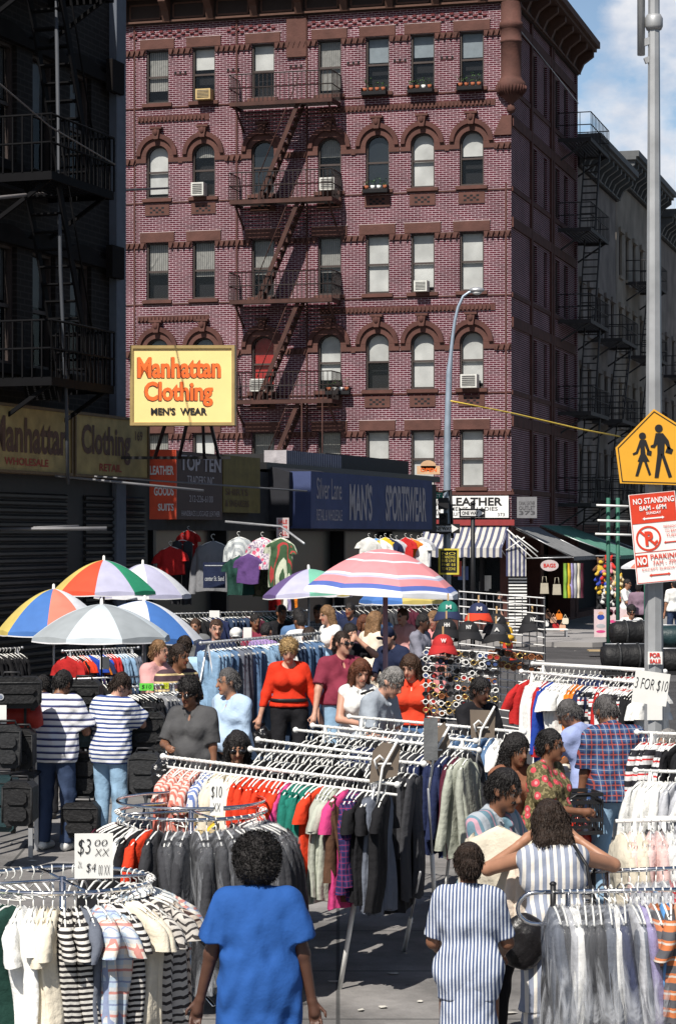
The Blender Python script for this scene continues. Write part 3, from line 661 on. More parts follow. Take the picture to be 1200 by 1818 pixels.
# ---------------- left row: dark tenement and low shops ----------------
RL = math.atan2(.947, .322)
lb = empty('dark_tenement', (LO.x, LO.y, 0), RL, label='dark shaded tenement with fire escapes at the left edge of the street', cat='building')
def ux(px, off=0.):
    X0 = LO.x + .947 * off; Y0 = LO.y - .322 * off; k = (px - 600) / F
    return (Y0 * k - X0) / (.322 - .947 * k)
def lz(px, py, off=0.):
    u = ux(px, off); Y = LO.y - .322 * off + .947 * u; return CH + (HY - py) / F * Y
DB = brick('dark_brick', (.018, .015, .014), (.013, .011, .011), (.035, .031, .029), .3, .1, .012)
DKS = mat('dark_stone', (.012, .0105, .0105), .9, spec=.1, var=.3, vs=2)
lows = [(u - .42, u + .42, z, z + 1.9) for z in (5.7, 8.9) for u in (-2.5, -1.1, .3)]
b = MB(); wall_grid(b, -3.3, 1.45, 3.9, 13.0, lows, DB); b.build('front_wall', lb)  # height and left end cut back out of view to let sunlight past
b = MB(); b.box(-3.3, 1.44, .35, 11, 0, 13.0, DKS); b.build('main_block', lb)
b = MB(); b.box(-14, -3.31, .35, 8, 0, 5.1, DKS); b.build('low_wing', lb)  # unseen block kept low so the sun clears it to the billboard
b = MB(); b.box(1.45, 1.85, -.14, .3, 0, 13.0, mat('plaster_pier', (.11, .125, .155), .8, var=.1)); b.build('end_pier', lb)
b = MB()
for z in (3.9, 7.1, 10.3):
    b = MB(); b.box(-3.3, 1.44, -.1, -.004, z + .5, z + .65, DKS); b.box(1.1, 1.6, -.22, -.1, z + .35, z + .9, DKS); b.build('string_course', lb)
for a in lows:
    make_window(lb, (a[0] + a[1]) / 2, a[2], a[3], .42, 0, I4, .45, mat('dim_curtain', (.12, .12, .12)))
    s = MB(); s.prism(archpts((a[0] + a[1]) / 2, a[3] + .02, a[3] + .3, .6, .15), -.09, -.004, DKS); s.build('lintel', lb)
    s = MB(); s.box(a[0] - .1, a[1] + .1, -.1, -.004, a[2] - .15, a[2] - .004, DKS); s.build('window_sill', lb)
IRB = mat('black_iron', (.006, .006, .007), .8, spec=.1)
fire_escape(lb, -3.2, ux(203, 1.15), [11.75, 8.55, 5.4], I4, depth=1.15, im=IRB, bm=IRB, gap=.15, stair_x=(ux(203, 1.15) - .5, ux(203, 1.15) - 1.8), last=.3)
b = MB(); PIP = mat('pipe_grey', (.05, .055, .065), .7); b.tube([P(121, 860, 36), P(119, 730, 36), P(108, 480, 36), P(100, -20, 36)], .03, PIP, 7); b.build('conduit_pipe', label='thin grey upright pipe in front of the mustard fascia', cat='pipe')
# shutter and dark shopfront under the sign
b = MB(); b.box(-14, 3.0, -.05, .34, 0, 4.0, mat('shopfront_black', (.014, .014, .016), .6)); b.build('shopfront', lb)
sh = mat('roller_shutter', (.02, .02, .021), .5, .3, var=.25, vs=2)
for u0 in (-6, -2.9, .3):
    b = MB()
    for k in range(30): z = .25 + k * .115; b.prism([(-.06, z), (-.1, z + .03), (-.1, z + .07), (-.06, z + .1)], u0, u0 + 2.5, sh, 'yz')
    b.build('roller_shutter', lb)
MUST = mat('mustard_board', (.33, .25, .10), .7, var=.3, vs=3); BRN = mat('brown_ink', (.09, .045, .03)); DRED = mat('dull_red_ink', (.3, .04, .03))
fo_ = .35
def s_u(px): return ux(px, fo_)
def fascia(px0, px1, z0, z1, face, label, texts, off=.35, depth=.3, frame=None):
    u0, u1 = ux(px0, off), ux(px1, off)
    tt = [(t[0], (ux(t[1], off) - u0) / (u1 - u0), (ux(t[2], off) - u0) / (u1 - u0), *t[3:]) for t in texts]
    return sign('shop_sign', lb, u0, u1, z0, z1, -off, face, label, 'sign', tt, depth, frame)
fascia(-70, 126, 4.02, 5.0, MUST, 'mustard fascia sign reading Manhattan Wholesale under the dark fire escape', [('Manhattan', -14, 121, .28, .85, BRN, .03), ('WHOLESALE', 8, 86, .08, .2, DRED, .02)], frame=mat('brown_frame', (.12, .08, .04)))
fascia(134, 262, 4.02, 5.0, MUST, 'mustard fascia sign reading Clothing Retail and 169', [('Clothing', 145, 232, .2, .85, BRN, .03), ('RETAIL', 177, 216, .07, .2, DRED, .02), ('169', 240, 253, .65, .82, BRN, .01)], frame=mat('brown_frame'))
# projecting billboard
bb = empty('billboard', P(237, 750, 37.5), R(-2), label='big yellow billboard reading Manhattan Clothing Mens Wear on struts', cat='sign')
YEL = mat('yellow_board', (.92, .68, .28), .6, var=.05, vs=2); ORA = mat('orange_letter', (.85, .15, .025), .5); SHD = mat('letter_side', (.09, .02, .015), .6)
Lb = 175 / F * 37.5; Hb = 131 / F * 37.5
b = MB(); b.box(0, Lb, 0, .32, 0, Hb, YEL); b.build('board', bb)
b = MB(); GD = mat('gilt_frame', (.35, .25, .10), .5); t = .05
for a in ((-t, Lb + t, -.03, .35, -t, 0), (-t, Lb + t, -.03, .35, Hb, Hb + t), (-t, 0, -.03, .35, 0, Hb), (Lb, Lb + t, -.03, .35, 0, Hb)): b.box(*a, GD)
b.build('frame', bb)
for (s_t, x0, x1, z0, z1) in (('Manhattan', .045, .89, .60, .885), ('Clothing', .115, .81, .215, .555)):
    for dx, dz, y, mm, bo in ((-.007, -.006, -.0045, SHD, .04), (0, 0, -.0065, ORA, .03)):  # dark offset copy paints a shadow behind the orange letters
        b = MB(); text_into(b, s_t, (x0 + dx) * Lb, (x1 + dx) * Lb, (z0 + dz) * Hb, (z1 + dz) * Hb, mm, y=y, bold=bo); b.build('lettering', bb)
b = MB(); text_into(b, "MEN'S  WEAR", .18 * Lb, .75 * Lb, .10 * Hb, .20 * Hb, INK, y=-.01, bold=.035); b.build('lettering', bb)
b = MB()
for a, c in ((.5, .2), (.85, .62), (1.12, 1.05), (1.25, 1.3)): b.bar((a, .16, -.03), (c - .1, 2.2, -.5), .05, .05, BLACK)
b.bar((-.9, 2.2, -.5), (1.4, 2.2, -.5), .05, .05, BLACK); b.build('strut', bb)
# low shops
low = empty('low_shops', (LO.x, LO.y, 0), RL, label='low dark row of one storey shops in front of the brick tenement', cat='building')
b = MB(); b.box(3.0, 21.4, .3, 4.5, 0, 4.35, mat('soot_wall', (.03, .03, .033), .8, var=.3)); b.box(3.0, 21.4, -.05, .3, 3.1, 4.3, mat('soot_wall')); b.build('wall', low)  # even near-black colour for the low walls
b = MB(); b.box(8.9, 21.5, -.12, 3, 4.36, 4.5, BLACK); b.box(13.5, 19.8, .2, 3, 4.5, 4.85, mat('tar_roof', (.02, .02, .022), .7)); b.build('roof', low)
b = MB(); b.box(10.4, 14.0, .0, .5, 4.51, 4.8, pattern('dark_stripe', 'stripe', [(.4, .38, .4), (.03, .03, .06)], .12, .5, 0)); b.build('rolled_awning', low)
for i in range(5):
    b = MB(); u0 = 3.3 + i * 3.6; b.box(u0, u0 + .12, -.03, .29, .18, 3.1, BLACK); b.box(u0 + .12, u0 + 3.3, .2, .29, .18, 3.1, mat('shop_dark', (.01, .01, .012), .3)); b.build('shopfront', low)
RED = mat('red_board', (.7, .08, .03), .6, var=.1); DRD = mat('dark_maroon_board', (.045, .02, .02), .6); GRYI = mat('grey_letter', (.42, .38, .40), .7); OLV = mat('olive_board', (.16, .12, .03), .7, var=.2)
sgr = empty('shop_sign', P(266, 922, 41.0), 0, label='sunlit red hanging sign reading LEATHER GOODS SUITS', cat='sign')
k = 41.0 / F
b = MB(); b.box(0, 47 * k, 0, .2, 0, 124 * k, RED); b.build('board', sgr)
for t_, a0, a1, y0, y1 in (('LEATHER', 1, 43, 79, 95), ('GOODS', 8, 43, 42, 58), ('SUITS', 15, 43, 15, 28)):
    b = MB(); text_into(b, t_, a0 * k, a1 * k, y0 * k, y1 * k, WHITE, y=-.006, bold=.03); b.build('lettering', sgr)
fascia(315, 395, 3.3, 4.55, DRD, 'dark maroon sign reading TOP TEN TRADERS INC', [('TOP TEN', 320, 392, .72, .95, GRYI, .03), ('TRADERS INC', 332, 380, .52, .65, GRYI, .01), ('212-226-6100', 336, 378, .26, .36, GRYI, .0), ('HANDBAGS LUGGAGE LEATHER', 322, 390, .05, .13, GRYI, .0)], off=.3)
fascia(397, 462, 3.45, 4.55, OLV, 'olive brown sign board between the maroon sign and the black awning', [('SHIRTS', 400, 440, .3, .42, BRN, .01), ('& SNEAKERS', 400, 442, .1, .22, BRN, .01)], off=.3)
b_ = empty('awning', (LO.x + .322 * 9.2 + .947 * .5, LO.y + .947 * 9.2 - .322 * .5, 3.2), RL, label='black shop awning with faint lettering left of the blue one', cat='awning')
b = MB(); b.prism([(0, 0), (0, 1.1), (.5, 1.25), (.5, 0)], 0, 2.9, mat('black_canvas', (.015, .016, .022), .7), 'yz'); b.build('canopy', b_)
b = MB(); text_into(b, 'LEATHER COATS', .2, 2.7, .55, .8, mat('faint_ink', (.035, .037, .045)), y=-.005); b.build('lettering', b_)
BLU = mat('blue_canvas', (.05, .07, .17), .75, var=.12, vs=3, bump=.2, bs=3)
fa = fascia(552, 767, 3.15, 4.32, BLU, 'long blue canvas sign reading Silver Lane MANS SPORTSWEAR', [('Silver Lane', 562, 606, .52, .9, GRYI, .0), ('RETAIL & WHOLESALE', 562, 607, .14, .34, GRYI, .0), ("MAN'S", 620, 660, .15, .85, GRYI, .03), ('SPORTSWEAR', 684, 756, .15, .85, GRYI, .03)], off=.9, depth=.9)
sw = empty('price_sign', P(491, 955, 39), 0, label='small white placard with red writing above the hanging shirts', cat='sign')
b = MB(); b.box(0, .21, 0, .01, 0, .34, mat('pinkish_card', (.5, .42, .42))); b.build('board', sw)
for i, t_ in enumerate(('SALE', '$9.99', 'ALL')): b = MB(); text_into(b, t_, .03, .18, .24 - i * .1, .31 - i * .1, REDINK, y=-.004); b.build('lettering', sw)
# hanging poles across the shop fronts
b = MB(); b.tube([P(98, 845, 37), P(362, 871, 37.5)], .02, mat('dull_steel', (.2, .2, .21), .6, .3), 6); b.build('awning_pole', label='long thin pole slung under the mustard sign', cat='pole')
b = MB(); b.tube([P(168, 846, 38), P(545, 872, 40)], .015, mat('dull_steel'), 6); b.build('awning_pole', label='thinner upper pole running in front of the red sign', cat='pole')
b = MB(); b.tube([P(-20, 940, 36), P(190, 938, 36)], .03, mat('dull_steel', (.2, .2, .21), .5, .5), 6); b.tube([P(60, 937, 36), P(140, 934, 36.5)], .02, mat('dull_steel'), 6); b.build('awning_pole', label='horizontal steel bar in front of the roller shutters', cat='pole')
b = MB(); b.tube([P(400, 926, 38), P(500, 935, 38), P(540, 965, 36)], .02, STEEL, 6); b.build('awning_pole', label='bent bar carrying the shirts beside the blue sign', cat='pole')
b = MB(); b.tube([P(-10, 352, 34), P(60, 345, 36), P(300, 334, 60)], .03, mat('grey_cable', (.12, .11, .11)), 5); b.build('cable', label='thick grey cable crossing from the dark tenement to the brick one', cat='cable')
b = MB(); b.tube([P(-10, 140, 30), P(90, 225, 33), P(205, 292, 36)], .012, mat('grey_cable'), 5); b.build('cable', label='thin diagonal wire in front of the dark tenement', cat='cable')

# ---------------- street furniture ----------------
def disc(b, c, r, y0, y1, m, n=16, rz=None):
    b.prism([(c[0] + r * math.cos(2 * math.pi * i / n), c[1] + (rz or r) * math.sin(2 * math.pi * i / n)) for i in range(n)], y0, y1, m)
# foreground lamp pole with school sign; Y 15
YP = 20.0; kp = YP / F
pole = empty('lamp_pole', (560 * kp, YP, ground(YP)), 0, label='big grey octagonal steel pole carrying the school crossing sign', cat='pole')
b = MB(); prof = [(.085, 0), (.085, 1.0), (.078, 3.0), (.068, 4.4), (.058, 6.0), (.05, 7.5), (.048, 9.5)]
GP = mat('pole_grey', (.36, .37, .38), .5, .35, var=.2, vs=4); b.lathe(prof, GP, 8, smooth=False)
b.lathe([(.05, 7.42), (.065, 7.42), (.078, 7.45), (.078, 7.52), (.062, 7.55), (.05, 7.55)], GP, 12); b.build('shaft', pole)
b = MB(); b.tube([(-.11, 0, 7.2), (-.11, 0, 9)], .034, GP, 8); b.bar((-.11, 0, 7.3), (0, 0, 7.34), .04, .06, GP); b.bar((-.08, 0, 7.15), (0, 0, 7.18), .04, .05, GP); b.build('side_arm', pole)
b = MB(); b.box(-.07, .06, -.092, -.086, 1.45, 1.85, CARD); b.build('flyer', pole)
b = MB(); b.box(-.065, .06, -.094, -.088, 1.93, 2.04, CARD); fl = b.build('sticker', pole)
b = MB(); text_into(b, 'FOR', -.05, .045, 1.99, 2.03, REDINK, y=-.097, bold=.04); text_into(b, 'SALE', -.05, .045, 1.94, 1.975, REDINK, y=-.097, bold=.04); b.build('lettering', fl)
# school crossing sign
sc = empty('school_crossing_sign', P(1154, 862, YP - .2), R(0), label='yellow pentagon school crossing sign with two walking children', cat='sign')
SY = mat('sign_yellow', (.72, .36, .03), .45, var=.04); k = (YP - .2) / F
def sp(pts): return [((x - 1154) * k, (862 - y) * k) for x, y in pts]
pent = sp([(1100, 858), (1092, 795), (1160, 726), (1238, 775), (1228, 862)]); b = MB(); b.prism(pent, 0, .012, SY); b.build('board', sc)
cx_ = sum(p[0] for p in pent) / 5; cz_ = sum(p[1] for p in pent) / 5
b = MB(); i1 = [(cx_ + (p[0] - cx_) * .95, cz_ + (p[1] - cz_) * .95) for p in pent]; i2 = [(cx_ + (p[0] - cx_) * .925, cz_ + (p[1] - cz_) * .925) for p in pent]
for i in range(5): j = (i + 1) % 5; b.prism([i1[i], i1[j], i2[j], i2[i]], -.004, -.0005, INK)
b.build('border', sc)
b = MB()
def pl(pts): b.prism(sp(pts), -.006, -.0005, INK)
disc(b, sp([(1139.5, 774)])[0], 6.3 * k, -.006, -.0005, INK); disc(b, sp([(1168.5, 760.5)])[0], 7 * k, -.006, -.0005, INK)
pl([(1135, 781), (1146, 781), (1152, 798), (1149, 803), (1143, 790), (1145, 806), (1152, 819), (1131, 819), (1136, 806), (1136, 792), (1131, 805), (1123, 808), (1122, 805), (1128, 802)])
pl([(1134, 819), (1140, 819), (1132, 845), (1127, 845)]); pl([(1142, 819), (1147, 819), (1155, 842), (1151, 844)]); pl([(1148, 798), (1156, 801), (1155, 809), (1147, 807)])
pl([(1163, 769), (1176, 769), (1186, 782), (1190, 797), (1186, 799), (1179, 786), (1178, 806), (1166, 806), (1166, 788), (1161, 795), (1154, 794), (1154, 791), (1159, 789)])
pl([(1166, 806), (1175, 806), (1168, 848), (1161, 848)]); pl([(1172, 806), (1178, 806), (1192, 846), (1186, 848)]); pl([(1184, 792), (1194, 798), (1191, 806), (1180, 803)])
b.build('pictogram', sc)
b = MB(); b.box(-.02, .02, .012, .1, .05, .09, STEEL); b.box(-.02, .02, .012, .1, .35, .39, STEEL); b.build('bracket', sc)
# parking sign, tilted
pk = empty('parking_sign', P(1130, 1038, YP - .17), 0, label='white and red tilted no standing and no parking sign on the pole', cat='sign')
pk.rotation_euler = (0, R(-5.5), 0); SW = 83 * k; SH = 160 * k
b = MB(); b.prism([(0, 0), (SW, .0), (SW, SH), (0, SH)], 0, .01, WHITE); b.build('board', pk)
b = MB(); SR = mat('sign_red', (.62, .05, .02), .45); b.box(.012, SW - .012, -.004, -.0005, SH * .67, SH - .01, SR)
for a in ((.006, SW - .006, .006, .011), (.006, SW - .006, SH - .008, SH - .004), (.006, .011, .011, SH - .008), (SW - .011, SW - .006, .011, SH - .008), (.012, SW - .012, SH * .345, SH * .352)): b.box(a[0], a[1], -.003, -.0005, a[2], a[3], SR)
b.build('red_panel', pk)
def tp(s, x0, x1, z0, z1, m=SR, bold=.02, y=-.006):
    b = MB(); text_into(b, s, x0 * SW, x1 * SW, z0 * SH, z1 * SH, m, y=y, bold=bold); b.build('lettering', pk)
def arrow(x0, x1, z, m, h=.02):
    b = MB(); w = .3 * h; a0, a1, zz = x0 * SW, x1 * SW, z * SH
    b.prism([(a0, zz), (a0 + h, zz - h * .7), (a0 + h, zz - w), (a1 - h, zz - w), (a1 - h, zz - h * .7), (a1, zz), (a1 - h, zz + h * .7), (a1 - h, zz + w), (a0 + h, zz + w), (a0 + h, zz + h * .7)], -.007, -.0045, m); b.build('arrow', pk)
tp('NO STANDING', .08, .96, .885, .95, WHITE); tp('8AM - 6PM', .2, .78, .81, .865, WHITE); tp('SUNDAY', .34, .66, .765, .795, WHITE); arrow(.25, .72, .72, WHITE)
tp('MIDNIGHT', .68, .97, .6, .63, SR, .0); tp('TO 8AM', .7, .96, .55, .58, SR, .0); tp('TUES', .72, .94, .5, .53, SR, .0); arrow(.66, .97, .44, SR, .016)
b = MB(); n = 28; c = (.34 * SW, .5 * SH)
for i in range(n):
    a0, a1 = 2 * math.pi * i / n, 2 * math.pi * (i + 1) / n; r0, r1 = .23 * SW, .27 * SW
    b.prism([(c[0] + r * math.cos(a), c[1] + r * math.sin(a)) for r, a in ((r0, a0), (r0, a1), (r1, a1), (r1, a0))], -.006, -.0005, SR)
b.prism([(c[0] - .19 * SW, c[1] + .15 * SW), (c[0] - .15 * SW, c[1] + .18 * SW), (c[0] + .16 * SW, c[1] - .13 * SW), (c[0] + .13 * SW, c[1] - .17 * SW)], -.007, -.005, SR)
b.prism([(c[0] + .08 * SW, c[1] - .12 * SW), (c[0] + .18 * SW, c[1] - .04 * SW), (c[0] + .2 * SW, c[1] - .08 * SW), (c[0] + .12 * SW, c[1] - .17 * SW)], -.0075, -.0055, SR)
b.build('no_parking_symbol', pk); tp('P', .26, .44, .42, .58, SR, .05)
b = MB(); b.box(.03 * SW, .28 * SW, -.004, -.0005, .19 * SH, .32 * SH, SR); b.build('red_panel', pk); tp('NO', .05, .26, .21, .30, WHITE, .04)
tp('PARKING', .34, .96, .265, .32); tp('7AM - 7PM', .38, .92, .195, .245, SR, .0); tp('EXCEPT SUNDAY', .14, .9, .145, .17, SR, .0); arrow(.28, .74, .09, SR)
p2 = empty('parking_sign', P(1213, 1030, YP + .18), R(30), label='edge of a second parking sign behind the tilted one', cat='sign')
b = MB(); b.box(0, .3, 0, .01, 0, .56, WHITE); b.build('board', p2); b = MB(); b.box(.01, .29, -.004, 0, .38, .55, SR); b.build('red_panel', p2)
# small traffic signal and far street lamp at the corner
YL = 60.0; kl = YL / F
la = empty('street_lamp', ((793 - 600) * kl, YL, 0), 0, label='slim curved street lamp standing before the brick tenement', cat='street lamp')
pts = [(0, 0, 0), (0, 0, 3.2)] + [(((x - 793) * kl), 0, CH + (951 - y) * kl) for x, y in ((794, 760), (797, 660), (800, 630), (803, 600), (807, 570), (813, 545), (822, 526), (832, 519), (845, 516))]
b = MB(); b.tube(pts, [.11, .1, .085, .075, .05, .045, .04, .04, .035, .035, .035], mat('lamp_blue_grey', (.35, .42, .5), .4, .4), 8); b.build('shaft', la)
b = MB(); b.ell(((846 - 793) * kl, 0, CH + (951 - 515) * kl), (.2, .12, .08), STEEL); b.ell(((846 - 793) * kl, 0, CH + (951 - 519) * kl), (.13, .09, .07), WHITE); b.build('lamp_head', la)
def one_way(px0, px1, py0, py1, Y, label, rz=0):
    k = Y / F; r = empty('one_way_sign', P(px0, py1, Y), rz, label=label, cat='sign'); w_, h_ = (px1 - px0) * k, (py1 - py0) * k
    b = MB(); b.box(0, w_, 0, .02, 0, h_, BLACK); b.build('board', r)
    b = MB(); b.prism([(.06 * w_, .2 * h_), (.72 * w_, .2 * h_), (.72 * w_, .06 * h_), (.96 * w_, .5 * h_), (.72 * w_, .94 * h_), (.72 * w_, .8 * h_), (.06 * w_, .8 * h_)], -.006, -.0005, WHITE); b.build('arrow', r)
    b = MB(); text_into(b, 'ONE WAY', .1 * w_, .74 * w_, .3 * h_, .7 * h_, INK, y=-.008, bold=.03); b.build('lettering', r)
one_way(762, 816, 930, 947, 59.6, 'black and white one way sign on the curved lamp post')
one_way(815, 861, 903, 919, 62.0, 'one way sign in front of the LEATHER sign')
pp = empty('sign_post', ((839 - 600) * 62.1 / F, 62.1, 0), 0, label='dark thin post carrying the right hand one way sign', cat='pole'); b = MB(); b.tube([(0, 0, 0), (0, 0, 3.85)], .06, BLACK, 8); b.build('shaft', pp)
b = MB(); b.lathe([(.0, 3.85), (.085, 3.85), (.06, 3.9), (.0, 3.94)], BLACK, 8); b.build('cap', pp)
sg = empty('traffic_signal', P(786, 935, 59.8), 0, label='dark traffic signal and walk box on the lamp post', cat='traffic signal')
b = MB(); b.box(-.12, .14, -.15, .15, .45, .75, BLACK); b.box(-.1, .12, -.15, .15, -.2, .35, BLACK); b.build('housing', sg)
b = MB(); b.tube([(0, 0, .9), (.2, .1, .95), (.25, .1, -.3)], .04, BLACK, 6); b.build('arm', sg)
b = MB(); b.tube([(0, -.152, .25), (0, -.25, .26)], .06, BLACK, 8, cap=False); b.tube([(0, -.152, .02), (0, -.25, .03)], .06, BLACK, 8, cap=False); b.build('visor', sg)
st = sign('street_name_sign', None, (768 - 600) * .01455, (786 - 600) * .01455, CH + (951 - 886) * .01455, CH + (951 - 874) * .01455, 59.65, mat('sign_green', (.02, .22, .15)), 'small green street name sign beside the LEATHER sign', 'sign', [('ST', .2, .8, .25, .75, WHITE, .02)], .02)
sy = sign('notice_sign', None, (781 - 600) * .01435, (811 - 600) * .01435, CH + (951 - 1017) * .01435, CH + (951 - 977) * .01435, 58.8, BLACK, 'black no standing notice with yellow writing on the lamp post', 'sign',
          [(t, .1, .9, z, z + .12, mat('yellow_ink', (.6, .5, .06)), .0) for t, z in (('NO', .8), ('STANDING', .64), ('BUS LINE', .48), ('FINE $$', .3), ('TOW ZONE', .12))], .02, mat('yellow_ink'))
so = sign('bus_stop_sign', None, (740 - 600) * .0144, (781 - 600) * .0144, CH + (951 - 842) * .0144, CH + (951 - 827) * .0144, 59.1, mat('peach_board', (.6, .38, .22)), 'peach coloured sign with a rounded top beside the lamp post', 'sign', [('OPEN', .15, .85, .3, .75, ORA, .02)], .02)
b = MB(); disc(b, (.29, .22), .2, .0, .02, mat('peach_board'), 14, .14); b.build('crest', so)
b = MB(); b.tube([P(800, 712, 59), P(850, 722, 60), P(915, 735, 62), P(1030, 762, 64), P(1100, 775, 66)], .022, mat('yellow_tape', (.7, .5, .08)), 5); b.build('caution_tape', label='yellow tape strung from the lamp post across the side street', cat='tape')
for i, (px, lab) in enumerate(((1079, 'left green post of the scaffold by the toy stall'), (1096, 'right green post of the scaffold by the toy stall'))):
    o = empty('scaffold_post', ((px - 600) * 58 / F, 58, 0), 0, label=lab, cat='post'); b = MB(); GR = mat('green_paint', (.03, .13, .09), .6); b.tube([(0, 0, 0), (0, 0, 3.95)], .05, GR, 8); b.build('shaft', o)
    b = MB(); b.lathe([(.0, 0), (.14, 0), (.14, .05), (.07, .08), (0, .08)], GR, 8); b.build('base_plate', o)
for z, (a, c) in zip((897, 924, 948), ((1058, 1115), (1060, 1120), (1056, 1120))):
    b = MB(); b.tube([P(a, z, 57.8), P(c, z + 2, 57.8)], .03, WHITE, 6); b.build('scaffold_rail', label='white rail of the scaffold, %s of three' % {897: 'topmost', 924: 'middle', 948: 'lowest'}[z], cat='rail')
b = MB(); b.tube([(x, y, z) for x, y, z in (P(1145, 1000, 57), P(1145, 1150, 57))], .04, GR, 6); b.build('scaffold_post', label='thin green post right of the big pole', cat='post')
# fire hydrant
hy = empty('fire_hydrant', ((901 - 600) * 56 / F, 56, -.02), 0, label='yellow and red fire hydrant behind the sunglasses stall', cat='hydrant')
YH = mat('hydrant_yellow', (.65, .38, .03), .5); RH = mat('hydrant_red', (.5, .05, .03), .5)
b = MB(); b.lathe([(0, 0), (.19, 0), (.19, .06), (.13, .1), (.12, .5)], RH, 12); b.lathe([(.12, .5), (.16, .52), (.16, .57), (.13, .6), (.12, .75), (.06, .84), (.03, .86), (.03, .92), (0, .92)], YH, 12); b.build('barrel', hy)
b = MB(); b.tube([(-.2, 0, .45), (.2, 0, .45)], .06, YH, 8); b.tube([(0, -.2, .42), (0, 0, .42)], .075, YH, 8); b.build('outlet', hy)
b = MB(); b.tube([(-.0, 0, .0), (0, 0, .03)], .22, RH, 10); b.build('flange', hy)
# ---------------- people: smooth implicit bodies turned into meshes ----------------
def surface_nets(D, ID, lo, vox):
    ins = D < 0
    nx, ny, nz = D.shape
    c = [ins[i:nx - 1 + i, j:ny - 1 + j, k:nz - 1 + k] for i in (0, 1) for j in (0, 1) for k in (0, 1)]
    s = sum(x.astype(np.int8) for x in c); act = (s > 0) & (s < 8)
    idx = np.argwhere(act)
    if len(idx) == 0: return None
    num = -np.ones(act.shape, dtype=np.int64); num[act] = np.arange(len(idx))
    acc = np.zeros((len(idx), 3)); cnt = np.zeros(len(idx))
    for ax in range(3):
        o = [a for a in range(3) if a != ax]
        for p in (0, 1):
            for q in (0, 1):
                off = np.zeros(3, int); off[o[0]] = p; off[o[1]] = q; e = off.copy(); e[ax] = 1
                i0 = idx + off; i1 = idx + e
                d0 = D[i0[:, 0], i0[:, 1], i0[:, 2]]; d1 = D[i1[:, 0], i1[:, 1], i1[:, 2]]
                m = (d0 < 0) != (d1 < 0); t = np.where(m, d0 / (d0 - d1 + 1e-12), 0)
                pt = off[None, :].astype(float) + 0; pt = np.repeat(pt, len(idx), 0); pt[:, ax] += t
                acc[m] += pt[m]; cnt[m] += 1
    V = (idx + acc / cnt[:, None]) * vox + np.array(lo)
    mid = ID[idx[:, 0], idx[:, 1], idx[:, 2]]
    Fs = []
    for ax in range(3):
        o = [(ax + 1) % 3, (ax + 2) % 3]
        sl0 = [slice(None)] * 3; sl1 = [slice(None)] * 3; sl0[ax] = slice(0, -1); sl1[ax] = slice(1, None)
        a = ins[tuple(sl0)]; bb = ins[tuple(sl1)]; E = np.argwhere(a != bb)
        E = E[(E[:, o[0]] > 0) & (E[:, o[1]] > 0) & (E[:, o[0]] < D.shape[o[0]] - 1) & (E[:, o[1]] < D.shape[o[1]] - 1)]
        if len(E) == 0: continue
        def g(da, db):
            q = E.copy(); q[:, o[0]] -= da; q[:, o[1]] -= db; return num[q[:, 0], q[:, 1], q[:, 2]]
        Q = np.stack([g(1, 1), g(0, 1), g(0, 0), g(1, 0)], 1)
        fl = ~a[E[:, 0], E[:, 1], E[:, 2]]; Q[fl] = Q[fl][:, ::-1]; Fs.append(Q)
    return V, np.concatenate(Fs), mid
